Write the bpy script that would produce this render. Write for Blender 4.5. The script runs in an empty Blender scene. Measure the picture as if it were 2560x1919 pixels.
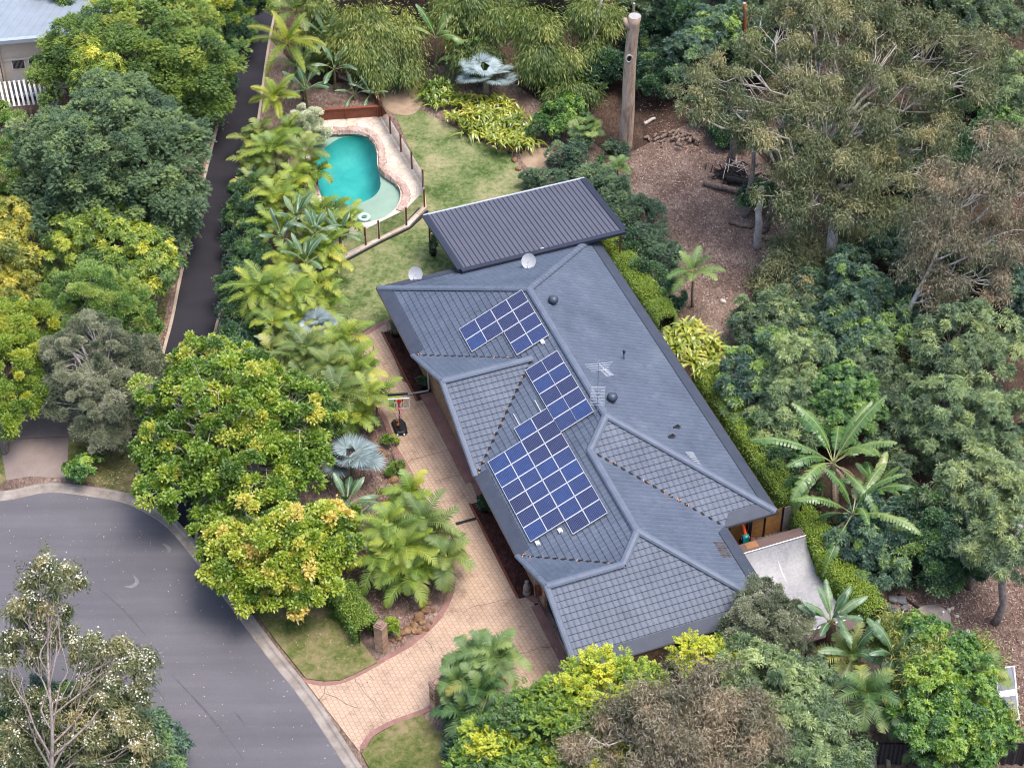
import bpy, math, random
import numpy as np
from mathutils import Matrix, Vector
from mathutils.geometry import tessellate_polygon
R = math.radians
sc = bpy.context.scene
# ------------------------------------------------------------------ camera, sky, sun, exposure
W, HE = 13.0, 2.5                       # house depth over the eaves, eaves height (metres)
FPX, PITCH, ROLL, YAW = 5177., .7369, -.0052, -1.2111
TX, TY, DIST = -.5711*W, .6153*W, 8.4601*W
cam = bpy.data.cameras.new("camera"); co = bpy.data.objects.new("camera", cam); sc.collection.objects.link(co)
CAM = np.array([0, -DIST*math.cos(PITCH), DIST*math.sin(PITCH)+HE])
co.matrix_world = Matrix.Translation(CAM) @ Matrix.Rotation(math.pi/2-PITCH, 4, 'X') @ Matrix.Rotation(ROLL, 4, 'Z')
cam.sensor_width = 36; cam.lens = FPX/2560*36; cam.clip_start = 1; cam.clip_end = 2000
sc.camera = co
SUN_EL, SUN_AZ = 72, 105                 # azimuth in degrees clockwise from away-from-camera (+y)
wd = bpy.data.worlds.new("World"); sc.world = wd; wd.use_nodes = True
nt = wd.node_tree; bg = nt.nodes['Background']
sky = nt.nodes.new('ShaderNodeTexSky'); sky.sky_type = 'NISHITA'; sky.sun_disc = False
sky.sun_elevation = R(SUN_EL); sky.sun_rotation = R(SUN_AZ); sky.air_density = 1.0; sky.dust_density = 4.0; sky.ozone_density = 1.0
nt.links.new(sky.outputs[0], bg.inputs[0]); bg.inputs[1].default_value = .15
sl = bpy.data.lights.new("sun", 'SUN'); sl.energy = 1.2; sl.angle = R(30); sl.color = (1, .95, .87)
so = bpy.data.objects.new("sun", sl); sc.collection.objects.link(so)
so.rotation_euler = (R(90-SUN_EL), 0, R(180-SUN_AZ)); so.location = (0, 0, 60)
vs = sc.view_settings; vs.view_transform = 'Standard'; vs.look = 'None'; vs.gamma = 1; vs.use_curve_mapping = False
vs.exposure = 1.12
cy = sc.cycles; cy.max_bounces = 5; cy.diffuse_bounces = 3; cy.glossy_bounces = 2; cy.transparent_max_bounces = 8; cy.transmission_bounces = 4
cy.filter_width = 1.1; cy.use_denoising = True; cy.denoiser = 'OPENIMAGEDENOISE'; cy.denoising_input_passes = 'RGB_ALBEDO_NORMAL'; cy.denoising_prefilter = 'ACCURATE'; cy.caustics_reflective = False; cy.caustics_refractive = False; cy.sample_clamp_indirect = 4

# ------------------------------------------------------------------ survey: from a sighted point of the photograph to a place on the ground
ZO = {0:(0,0,1.15732),1:(0,0,.40706),2:(500,0,.40706),3:(900,350,.36184),4:(900,700,.36184),5:(700,1200,.36184),6:(1400,900,.36184),7:(1660,0,.40706),8:(1660,1240,.40706),9:(0,600,.40706),10:(0,1240,.40706),11:(500,550,.27137),12:(750,950,.2051),13:(1600,550,.3166),14:(1900,600,.29851),15:(900,1550,.36166),16:(1300,0,.22614),17:(1780,1260,.23102),18:(2200,1440,.5035)}
_c, _s = math.cos(PITCH), math.sin(PITCH)
FW = np.array([0,_c,-_s]); UP = np.array([0,_s,_c]); RT = np.array([1.,0,0])
def g(k, x, y, z=0.):
    ox, oy, s = ZO[k]; px, py = ox+x*s-1280, oy+y*s-959.5
    c, q = math.cos(ROLL), math.sin(ROLL); a, b = c*px+q*py, -q*px+c*py
    r = FW+RT*a/FPX-UP*b/FPX
    return CAM+r*((z-CAM[2])/r[2])
def gy(k, x, y, Y):
    """sighted point in the upright plane at distance Y"""
    r = g(k, x, y, 0.)-CAM; return CAM+r*((Y-CAM[1])/r[1])
def gs(k, pts, z=0.): return [g(k, x, y, z) for x, y in pts]
def mpp(p): return float((np.asarray(p)-CAM)@FW)/FPX*1.15732      # metres for one unit of sheet 0 at that depth
CU = np.array([math.cos(YAW), math.sin(YAW)]); CV = np.array([math.sin(YAW), -math.cos(YAW)])
def hw(u, v, z): return np.array([TX+u*CU[0]+v*CV[0], TY+u*CU[1]+v*CV[1], z])
def w2h(w):
    d = np.asarray(w)[:2]-[TX, TY]; return float(d@CU), float(d@CV)

# ------------------------------------------------------------------ materials
def mat_new(n):
    m = bpy.data.materials.new(n); m.use_nodes = True; t = m.node_tree; t.nodes.clear()
    return m, t, t.nodes, t.links
def nd(t, typ, **k):
    n = t.nodes.new(typ)
    for a, v in k.items():
        if a[0] == '_': n.inputs[int(a[1:])].default_value = v
        else: setattr(n, a, v)
    return n
def ramp(t, stops, fac=None):
    r = t.nodes.new('ShaderNodeValToRGB'); e = r.color_ramp.elements
    while len(e) < len(stops): e.new(.5)
    for i, (p, c) in enumerate(stops): e[i].position = p; e[i].color = (*c, 1)
    if fac is not None: t.links.new(fac, r.inputs[0])
    return r
def noise(t, scale, detail=4, rough=.55, vec=None, dist=0.):
    n = nd(t, 'ShaderNodeTexNoise'); n.inputs['Scale'].default_value = scale; n.inputs['Detail'].default_value = detail
    n.inputs['Roughness'].default_value = rough; n.inputs['Distortion'].default_value = dist
    if vec is not None: t.links.new(vec, n.inputs['Vector'])
    return n
def mixc(t, a, b, fac, mode='MIX'):
    m = t.nodes.new('ShaderNodeMix'); m.data_type = 'RGBA'; m.blend_type = mode
    for s, v in ((6, a), (7, b), (0, fac)):
        if hasattr(v, 'links'): t.links.new(v, m.inputs[s])
        elif s == 0: m.inputs[0].default_value = v
        else: m.inputs[s].default_value = (*v, 1)
    return m.outputs[2]
def math_(t, op, a, b=0., c=0.):
    m = t.nodes.new('ShaderNodeMath'); m.operation = op
    for i, v in enumerate((a, b, c)):
        if hasattr(v, 'links'): t.links.new(v, m.inputs[i])
        else: m.inputs[i].default_value = v
    return m.outputs[0]
def finish(m, t, col, rough=.8, metal=0., bump=None, bstr=.3, bdist=.02, spec=.4):
    p = t.nodes.new('ShaderNodeBsdfPrincipled'); o = t.nodes.new('ShaderNodeOutputMaterial')
    if hasattr(col, 'links'): t.links.new(col, p.inputs['Base Color'])
    else: p.inputs['Base Color'].default_value = (*col, 1)
    if hasattr(rough, 'links'): t.links.new(rough, p.inputs['Roughness'])
    else: p.inputs['Roughness'].default_value = rough
    p.inputs['Metallic'].default_value = metal; p.inputs['Specular IOR Level'].default_value = spec
    if bump is not None:
        b = t.nodes.new('ShaderNodeBump'); b.inputs['Strength'].default_value = bstr; b.inputs['Distance'].default_value = bdist
        t.links.new(bump, b.inputs['Height']); t.links.new(b.outputs[0], p.inputs['Normal'])
    t.links.new(p.outputs[0], o.inputs[0]); return m
def geo(t, rz=0., scale=(1,1,1)):
    gn = t.nodes.new('ShaderNodeNewGeometry'); mp = t.nodes.new('ShaderNodeMapping')
    mp.inputs['Rotation'].default_value = (0,0,rz); mp.inputs['Scale'].default_value = scale
    t.links.new(gn.outputs['Position'], mp.inputs[0]); return mp.outputs[0]
def surf(name, stops, scale=3., rough=.85, bstr=.3, bdist=.02, fine=60., finew=.25, metal=0., spec=.3, detail=6, dark=.55, light=1.35):
    """mottled natural or painted surface: broad noise through a colour ramp, fine grain on top"""
    m, t, n, l = mat_new(name); v = geo(t)
    a = noise(t, scale, detail, .6, v); b = noise(t, fine, 3, .6, v)
    c = ramp(t, stops, a.outputs[0]).outputs[0]
    gr = ramp(t, [(.3,(dark,)*3),(.7,(light,)*3)], b.outputs[0]).outputs[0]
    col = mixc(t, c, gr, finew, 'MULTIPLY')
    return finish(m, t, col, rough, metal, b.outputs[0], bstr, bdist, spec)
def plain(name, col, rough=.6, metal=0., var=.12, spec=.4):
    c = np.array(col); return surf(name, [(.3, tuple(c*(1-var))), (.7, tuple(np.minimum(c*(1+var), .95)))], 2.5, rough, .08, .005, 40, .15, metal, spec)
def leafmat(name, stops, trans=.35, rough=.5, gloss=.04, vscale=.35, k=1.4):
    stops = [(p, tuple(min(.8, x*k) for x in c)) for p, c in stops]
    m, t, n, l = mat_new(name)
    at = nd(t, 'ShaderNodeAttribute', attribute_name='tint'); v = geo(t)
    nz = noise(t, vscale, 2, .5, v)
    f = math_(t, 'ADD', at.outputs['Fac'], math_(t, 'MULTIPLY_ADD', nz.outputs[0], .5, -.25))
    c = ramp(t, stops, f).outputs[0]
    d = nd(t, 'ShaderNodeBsdfDiffuse'); tr = nd(t, 'ShaderNodeBsdfTranslucent'); gl = nd(t, 'ShaderNodeBsdfGlossy'); gl.inputs['Roughness'].default_value = rough
    l.new(c, d.inputs[0]); l.new(mixc(t, c, (1.25,1.2,.55), 1., 'MULTIPLY'), tr.inputs[0]); gl.inputs[0].default_value = (.9,.95,1,1)
    m1 = nd(t, 'ShaderNodeMixShader', _0=trans); l.new(d.outputs[0], m1.inputs[1]); l.new(tr.outputs[0], m1.inputs[2])
    m2 = nd(t, 'ShaderNodeMixShader', _0=gloss); l.new(m1.outputs[0], m2.inputs[1]); l.new(gl.outputs[0], m2.inputs[2])
    o = nd(t, 'ShaderNodeOutputMaterial'); l.new(m2.outputs[0], o.inputs[0]); return m

# ------------------------------------------------------------------ objects
def tag(o, label=None, cat=None, group=None, kind=None):
    for k, v in (('label',label),('category',cat),('group',group),('kind',kind)):
        if v: o[k] = v
    return o
def thing(name, label, cat, loc=(0,0,0), rz=0., group=None):
    o = bpy.data.objects.new(name, None); sc.collection.objects.link(o); o.empty_display_size = .3
    o.location = tuple(float(x) for x in loc); o.rotation_euler = (0,0,rz)
    return tag(o, label, cat, group)
def raw_mesh(name, V, F, mat, parent=None, tint=None, smooth=False, fsize=None):
    """V (n,3); F flat loop index array with constant fsize, or a list of index tuples"""
    me = bpy.data.meshes.new(name); V = np.asarray(V, dtype=np.float32)
    if fsize:
        F = np.asarray(F, dtype=np.int32).reshape(-1); nf = len(F)//fsize
        me.vertices.add(len(V)); me.vertices.foreach_set('co', V.ravel()); me.loops.add(len(F)); me.polygons.add(nf)
        me.loops.foreach_set('vertex_index', F); me.polygons.foreach_set('loop_start', np.arange(nf, dtype=np.int32)*fsize)
        me.update(calc_edges=True)
    else:
        me.from_pydata(V.tolist(), [], F); me.update()
    if tint is not None:
        a = me.attributes.new('tint', 'FLOAT', 'POINT'); a.data.foreach_set('value', np.asarray(tint, dtype=np.float32))
    if smooth: me.polygons.foreach_set('use_smooth', np.ones(len(me.polygons), dtype=bool))
    if isinstance(mat, (list, tuple)):
        for q in mat: me.materials.append(q)
    elif mat: me.materials.append(mat)
    o = bpy.data.objects.new(name, me); sc.collection.objects.link(o)
    if parent: o.parent = parent
    return o
def copy_tree(o, parent=None):
    c = o.copy(); sc.collection.objects.link(c)
    if parent: c.parent = parent
    for ch in list(o.children): copy_tree(ch, c)
    return c
class MB:
    def __init__(s, off=(0,0,0)): s.v, s.f, s.o = [], [], np.array(off, float)
    def add(s, V, F):
        n = len(s.v); s.v += [tuple(np.asarray(p, float)-s.o) for p in V]; s.f += [tuple(i+n for i in f) for f in F]; return s
    def hexa(s, b, t):      # two quads, bottom and top, same winding
        return s.add(list(b)+list(t), [(3,2,1,0),(4,5,6,7),(0,1,5,4),(1,2,6,5),(2,3,7,6),(3,0,4,7)])
    def box(s, c, d, rz=0., rx=0.):
        M = Matrix.Rotation(rz,3,'Z') @ Matrix.Rotation(rx,3,'X'); h = [x/2 for x in d]
        P = [np.array(M @ Vector((a*h[0],b*h[1],e*h[2])))+np.array(c, float) for e in (-1,1) for a,b in ((-1,-1),(1,-1),(1,1),(-1,1))]
        return s.hexa(P[:4], P[4:])
    def beam(s, a, b, w, h=None, up=(0,0,1)):
        a, b = np.array(a, float), np.array(b, float); h = h or w; d = b-a; d /= np.linalg.norm(d)+1e-9
        x = np.cross(d, up); n = np.linalg.norm(x); x = np.array([1.,0,0]) if n < 1e-5 else x/n; y = np.cross(x, d)
        q = lambda p: [p-x*w/2-y*h/2, p+x*w/2-y*h/2, p+x*w/2+y*h/2, p-x*w/2+y*h/2]
        return s.hexa(q(a), q(b))
    def tube(s, pts, rad, n=6, cap=True):
        P = np.array(pts, float); m = len(P); rad = np.broadcast_to(rad, (m,)) if np.ndim(rad) else np.full(m, rad)
        T = np.gradient(P, axis=0); T /= np.linalg.norm(T, axis=1)[:,None]+1e-9
        ref = np.where(np.abs(T[:,2:3]) > .9, [[1.,0,0]], [[0.,0,1]]); X = np.cross(T, ref); X /= np.linalg.norm(X, axis=1)[:,None]+1e-9; Y = np.cross(X, T)
        for i in range(1, m):
            if X[i]@X[i-1] < 0: X[i], Y[i] = -X[i], -Y[i]
        a = np.arange(n)*2*math.pi/n
        V = (P[:,None]+rad[:,None,None]*(X[:,None]*np.cos(a)[None,:,None]+Y[:,None]*np.sin(a)[None,:,None])).reshape(-1,3)
        F = [(i*n+j, i*n+(j+1)%n, (i+1)*n+(j+1)%n, (i+1)*n+j) for i in range(m-1) for j in range(n)]
        if cap: F += [tuple(range(n))[::-1], tuple((m-1)*n+j for j in range(n))]
        return s.add(V, F)
    def lathe(s, c, prof, n=16):
        a = np.arange(n)*2*math.pi/n
        V = [(c[0]+r*math.cos(x), c[1]+r*math.sin(x), c[2]+z) for r, z in prof for x in a]; m = len(prof)
        F = [(i*n+j, i*n+(j+1)%n, (i+1)*n+(j+1)%n, (i+1)*n+j) for i in range(m-1) for j in range(n)]
        return s.add(V, F+[tuple(range(n))[::-1], tuple((m-1)*n+j for j in range(n))])
    def build(s, name, mat, parent=None, smooth=False): return raw_mesh(name, s.v, s.f, mat, parent, smooth=smooth)
def catmull(P, n=6, closed=False):
    P = [np.array(p, float) for p in P]; m = len(P); out = []
    for i in range(m if closed else m-1):
        p0, p1, p2, p3 = (P[(i-1)%m], P[i], P[(i+1)%m], P[(i+2)%m]) if closed else (P[max(i-1,0)], P[i], P[i+1], P[min(i+2,m-1)])
        for k in range(n):
            t = k/n; out.append(.5*(2*p1+(p2-p0)*t+(2*p0-5*p1+4*p2-p3)*t*t+(3*p1-p0-3*p2+p3)*t**3))
    if not closed: out.append(P[-1])
    return out
def sheet(name, pts, z, mat, thick=0., holes=(), kind='structure', parent=None):
    L = [[Vector((p[0],p[1],0)) for p in pts]]+[[Vector((p[0],p[1],0)) for p in h] for h in holes]
    tri = tessellate_polygon(L); flat = [p for q in L for p in q]
    V = [(p.x,p.y,z) for p in flat]; F = []
    for a, b, c in tri:
        A, B, C_ = flat[a], flat[b], flat[c]
        F.append((a,b,c) if (B-A).cross(C_-A).z > 0 else (c,b,a))
    if thick:
        n0 = len(V); V += [(p.x,p.y,z-thick) for p in flat]; i0 = 0
        for q in L:
            for i in range(len(q)):
                a, b = i0+i, i0+(i+1)%len(q); F.append((a,b,b+n0,a+n0))
            i0 += len(q)
    o = raw_mesh(name, V, F, mat, parent)
    if kind: o['kind'] = kind
    return o
def offset(P, d):
    P = np.array([p[:2] for p in P], float); T = np.gradient(P, axis=0); T /= np.linalg.norm(T, axis=1)[:,None]+1e-9
    return P+np.stack([-T[:,1], T[:,0]], 1)*np.reshape(np.asarray(d, float), (-1,1))
def band(P, prof, mb=None):
    """sweep a profile [(offset, z)] along a ground line"""
    mb = mb or MB(); rows = [np.c_[offset(P, o), np.full(len(P), z)] for o, z in prof]; m = len(P)
    V = np.concatenate(rows); F = [(j*m+i, j*m+i+1, (j+1)*m+i+1, (j+1)*m+i) for j in range(len(prof)-1) for i in range(m-1)]
    return mb.add(V, F)
# ------------------------------------------------------------------ foliage
def unit(a): return a/(np.linalg.norm(a, axis=-1, keepdims=True)+1e-9)
def rdir(rng, n): return unit(rng.normal(size=(n,3)))
def cards(rng, P, D, L, Wd, tint, bend=.15, fold=.18, up=None):
    """folded rhombic leaves, one per point"""
    n = len(P); L = np.broadcast_to(L, n)[:,None]; Wd = np.broadcast_to(Wd, n)[:,None]
    ref = unit((np.array([0,0,1.]) if up is None else up)+rng.normal(size=(n,3))*.45)
    S = unit(np.cross(D, ref)); N = np.cross(S, D); dz = np.array([0,0,-1.])
    mid = P+D*L*.45+dz*L*bend*.25
    V = np.stack([P, mid-S*Wd*.5+N*Wd*fold, P+D*L+dz*L*bend, mid+S*Wd*.5+N*Wd*fold], 1).reshape(-1,3)
    b = np.arange(n)[:,None]*4; F = np.concatenate([b+[[0,2,1]], b+[[0,3,2]]], 1).reshape(-1)
    return V, F, np.repeat(np.clip(tint,0,1), 4)
def ribbons(rng, P, D, L, Wd, tint, seg=3, bend=.5, wprof=None, fold=.0, ref=None):
    """strap leaves that arch over: seg pieces each, with a keel"""
    n = len(P); L = np.broadcast_to(L, n)[:,None]; Wd = np.broadcast_to(Wd, n)[:,None]; bend = np.broadcast_to(bend, n)[:,None]
    S = unit(np.cross(D, unit(np.array([0,0,1.])+rng.normal(size=(n,3))*.15) if ref is None else ref)); N = np.cross(S, D)
    rows = []; wprof = wprof or [.55, 1., .85, .02]
    for i in range(seg+1):
        t = i/seg; c = P+D*L*t*(1-.12*t*bend)+np.array([0,0,-1.])*L*bend*t*t; w = Wd*wprof[min(int(round(t*(len(wprof)-1))), len(wprof)-1)]*.5
        rows += [c-S*w+N*w*fold, c, c+S*w+N*w*fold]
    V = np.stack(rows, 1).reshape(-1,3); k = 3*(seg+1); b = np.arange(n)[:,None]*k
    q = np.concatenate([b+[[3*i+j, 3*i+j+1, 3*i+3+j+1, 3*i+3+j]] for i in range(seg) for j in (0,1)], 1)
    tris = np.concatenate([q.reshape(-1,4)[:,[0,1,2]], q.reshape(-1,4)[:,[0,2,3]]], 1).reshape(-1)
    return V, tris, np.repeat(np.clip(tint,0,1), k)
def join(parts):
    V, F, T, n = [], [], [], 0
    for v, f, t in parts: V.append(v); F.append(f+n); T.append(t); n += len(v)
    return np.concatenate(V), np.concatenate(F), np.concatenate(T)
def put(name, parts, mat, parent, off=(0,0,0)):
    V, F, T = join(parts); return raw_mesh(name, V-np.array(off, float), F, mat, parent, T, fsize=3)
SP = {}
def species(k, stops, L, Wd, cr, style='broad', cov=2.2, bend=.2, trans=.3, gloss=.05, bark=None, rnd=.25, upb=.15, fold=.18, vscale=.35):
    SP[k] = dict(mat=leafmat('leaf_'+k, stops, trans, .5, gloss, vscale), L=L, W=Wd, cr=cr, style=style, cov=cov, bend=bend, bark=bark, rnd=rnd, upb=upb, fold=fold)
def clump_leaves(rng, sp, C, O, cr, tint0, cov=1.):
    """leaves of many clumps at once: C centres, O outward directions, cr radii"""
    st = sp['style']; L, Wd = sp['L'], sp['W']; unitarea = L*Wd*.5; m = len(C)
    per = max(6, int(sp['cov']*cov*2.6*math.pi*float(np.mean(cr))**2/unitarea))
    if st == 'whorl': k = 8
    elif st == 'feather': k = 14
    else: k = 1
    na = max(2, per//k); idx = np.repeat(np.arange(m), na); n = len(idx)
    d = unit(rdir(rng, n)+O[idx]*.55+np.array([0,0,.35])); rr = cr[idx][:,None]*(rng.uniform(.35,1.1,(n,1))**.7+(rng.random((n,1)) < .07)*rng.uniform(0,.5,(n,1)))
    an = rng.uniform(.55,1.45,(m,3))*np.array([1,1,.75]); P = C[idx]+(d*rr if st != 'droop' else rng.normal(size=(n,3))*cr[idx][:,None]*.55+d*rr*.25)*an[idx]; t = tint0[idx]+rng.normal(size=n)*sp['rnd']*.5
    if st == 'broad':
        D = unit(d*.8+rng.normal(size=(n,3))*.55+np.array([0,0,sp['upb']]))
        return [cards(rng, P, D, L*rng.uniform(.7,1.2,n), Wd*rng.uniform(.75,1.2,n), t, sp['bend'], sp['fold'])]
    if st == 'droop':
        D = unit(d*.55+rng.normal(size=(n,3))*.45+np.array([0,0,-.75]))
        return [cards(rng, P, D, L*rng.uniform(.6,1.25,n), Wd*rng.uniform(.7,1.2,n), t, .1, .1, up=d+1e-3)]
    if st == 'whorl':
        A = unit(d+np.array([0,0,.5])+rng.normal(size=(n,3))*.2); X = unit(np.cross(A, rdir(rng, n))); Y = np.cross(A, X)
        ph = (np.arange(k)*2*math.pi/k)[None,:]+rng.uniform(0,6.3,(n,1))+rng.normal(size=(n,k))*.2; el = rng.uniform(.05,.75,(n,k))
        D = (X[:,None]*np.cos(ph)[...,None]+Y[:,None]*np.sin(ph)[...,None])*np.cos(el)[...,None]+A[:,None]*np.sin(el)[...,None]
        D = D.reshape(-1,3); PP = np.repeat(P, k, 0)+D*L*.06; tt = np.repeat(t, k)+rng.normal(size=n*k)*.08
        return [cards(rng, PP, unit(D), L*rng.uniform(.75,1.15,n*k), Wd*rng.uniform(.8,1.15,n*k), tt, sp['bend'], sp['fold'], up=np.repeat(A, k, 0)*1.5)]
    if st == 'feather':
        A = unit(d+rng.normal(size=(n,3))*.3+np.array([0,0,sp['upb']])); S = unit(np.cross(A, unit(np.array([0,0,1.])+rng.normal(size=(n,3))*.3))); h = k//2
        tt_ = np.linspace(.15,1,h); SL = L*2.6*rng.uniform(.7,1.2,(n,1,1)); out = []
        for sg in (-1,1):
            base = P[:,None]+A[:,None]*SL*tt_[None,:,None]+np.array([0,0,-1.])*SL*.22*(tt_**2)[None,:,None]
            D = unit(S[:,None]*sg+A[:,None]*.55+rng.normal(size=(n,h,3))*.12); ll = L*np.sin(np.pi*(.2+.75*tt_))[None,:]*rng.uniform(.85,1.1,(n,h))
            out.append(cards(rng, base.reshape(-1,3), D.reshape(-1,3), ll.reshape(-1), Wd, np.repeat(t, h)+rng.normal(size=n*h)*.05, sp['bend'], .1))
        return out
def lobe_clumps(rng, lobes, cr, dens=1., low=-.35, inner=.15):
    C, O, K = [], [], []
    for i, (c, r) in enumerate(lobes):
        c, r = np.array(c, float), np.array(r, float); area = 4*math.pi*((r[0]*r[1])**1.6/3+(r[0]*r[2])**1.6/3+(r[1]*r[2])**1.6/3)**(1/1.6)*.7
        n = max(3, int(dens*1.25*area/(math.pi*cr*cr))); d = rdir(rng, n*3); d = d[d[:,2] > low][:n]
        f = np.where(rng.random(len(d)) < inner, rng.uniform(.3,.7,len(d)), rng.uniform(.7,1.08,len(d))+(rng.random(len(d)) < .12)*rng.uniform(0,.22,len(d)))[:,None]
        f *= 1+.13*np.sin(d[:,:1]*5+i)*np.cos(d[:,1:2]*4+2*i)
        C.append(c+d*r*f); O.append(unit(d/r)); K.append(np.full(len(d), i))
    return np.concatenate(C), np.concatenate(O), np.concatenate(K)
def wig(rng, a, b, n=4, amp=.08, sag=0.):
    a, b = np.array(a, float), np.array(b, float); L = np.linalg.norm(b-a); t = np.linspace(0,1,n+1)[:,None]
    P = a+(b-a)*t; P[1:-1] += rng.normal(size=(n-1,3))*L*amp; P[:,2] += (np.sin(t[:,0]*math.pi))*sag*L
    return P
def limbs(rng, mb, base, lobes, C, K, tr, fork=.45, every=2, twig=.018, lean=None):
    """a leader up to the highest lobe, limbs off it to the others, twigs on to the clumps"""
    base = np.array(base, float); cs_ = [np.array(c) for c, _ in lobes]; it = int(np.argmax([c[2] for c in cs_])); top = cs_[it]
    cen = np.mean(cs_, 0); way = base+(np.array([cen[0],cen[1],top[2]])-base)*np.array([.45,.45,fork])
    TR = np.array(catmull([base-np.array([0,0,.1]), base+(way-base)*.5+rng.normal(size=3)*[.1,.1,0], way, (way+top)/2+rng.normal(size=3)*.15, top], 5)); nt = len(TR); tw = np.linspace(1,.18,nt)**1.15*tr; mb.tube(TR, tw, 7)
    for i, (c, r) in enumerate(lobes):
        e = np.array(c)+np.array([0,0,-.15*r[2]]); lo = .5 if lean is None else lean
        if i == it: P = TR[nt//2:]; r0 = tw[nt//2]
        else:
            hgt = base[2]+(e[2]-base[2])*rng.uniform(lo,lo+.25); k = int(np.clip(np.argmin(np.abs(TR[:,2]-hgt)), 4, nt-3)); P = np.array(catmull(wig(rng, TR[k], e, 4, .07, .05), 2)); r0 = min(tw[k]*.62, tr*.14+.035*np.linalg.norm(e-TR[k])*tr*2); mb.tube(P, np.linspace(r0, max(r0*.35, twig*1.2), len(P)), 6, False)
        ids = np.where(K == i)[0][::every]
        for j in ids:
            k = rng.integers(len(P)//3, len(P)); s = P[k]; q = wig(rng, s, C[j], 3, .1, .05); mb.tube(q, np.linspace(max(r0*.3, twig*1.3), twig*.8, len(q)), 4, False)
def tree(name, label, cat, k, lobes, base=None, tr=.16, group=None, seed=1, dens=1., cov=1., low=-.35, inner=.15, every=2, bark=None, bias=0., fork=.45, twig=.018, tip=.25, crs=1., parts=('crown','trunk'), stem=True, lean=None):
    """lobes: (x, y, height of the middle, radius, squash) sighted on sheet 0"""
    rng = np.random.default_rng(seed); sp = SP[k]; LB = []
    for x, y, z, r, q in lobes:
        c = g(0, x, y, z); m = mpp(c); LB.append((c, (r*m, r*m, r*m*q)))
    if base is None: b = np.mean([c for c, _ in LB], 0); b = np.array([b[0], b[1], 0])
    else: b = g(0, *base)
    o = thing(name, label, cat, b, 0, group); cr = sp['cr']*crs
    C, O, K = lobe_clumps(rng, LB, cr, dens, low, inner); C[:,2] = np.maximum(C[:,2], .12)
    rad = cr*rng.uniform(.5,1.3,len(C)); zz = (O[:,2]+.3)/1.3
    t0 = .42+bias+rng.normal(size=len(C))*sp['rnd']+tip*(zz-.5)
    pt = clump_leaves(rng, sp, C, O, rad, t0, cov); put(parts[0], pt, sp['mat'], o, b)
    if stem:
        mb = MB(b); limbs(rng, mb, b, LB, C, K, tr, fork, every, twig, lean); mb.build(parts[1], bark or sp['bark'] or M['bark'], o, True)
    return o, C, b, LB
def bamboo(label, culms, seed, bias=0., group=None, n=9, spread=.8):
    """arching culms: each (x, y, z) is the weeping tip sighted on sheet 0; several plumes round it"""
    rng = np.random.default_rng(seed); sp = SP['bamboo']; tips = [g(0,*c) for c in culms]; b = np.mean(tips, 0); b[2] = 0; b[1] += .4; o = thing('bamboo_clump', label, 'bamboo', b, 0, group); P, D, TT = [], [], []; mb = MB(b)
    for q in tips:
        for k in range(n):
            a = rng.uniform(0,6.3); e = q+np.array([math.cos(a)*spread*rng.uniform(.3,1.5), math.sin(a)*spread*rng.uniform(.3,1.5)-.2, rng.uniform(-1.6,.3)]); r0 = b+rng.normal(size=3)*[.5,.35,0]; top = r0+(e-r0)*[.55,.55,0]+np.array([0,0,max(e[2],1.)*rng.uniform(1.0,1.12)])
            C = np.array(catmull([r0, r0+(top-r0)*[.35,.35,.6], top, (top+e)/2+np.array([0,0,.25]), e], 6)); mb.tube(C, np.linspace(.04,.008,len(C)), 5, False); m = len(C)
            kk = rng.integers(m//4, m, 330); f = rng.random((330,1)); p = C[kk]; p = p+(C[np.minimum(kk+1,m-1)]-p)*f; w = .16+.3*np.sin(np.pi*kk/m)[:,None]; off = rng.normal(size=(330,3))*w*[1,1,.5]; off[:,2] -= np.abs(rng.normal(size=330))*.28
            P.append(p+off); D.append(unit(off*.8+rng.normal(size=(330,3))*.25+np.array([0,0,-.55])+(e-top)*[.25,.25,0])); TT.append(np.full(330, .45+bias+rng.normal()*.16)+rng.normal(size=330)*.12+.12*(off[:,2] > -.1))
    P, D, TT = np.concatenate(P), np.concatenate(D), np.concatenate(TT); m = len(P)
    put('crown', [cards(rng, P, D, .3*rng.uniform(.6,1.25,m), .055*rng.uniform(.8,1.2,m), TT, .12, .1)], sp['mat'], o, b); mb.build('culm', M['bamboo_culm'], o, True); return o
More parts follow.
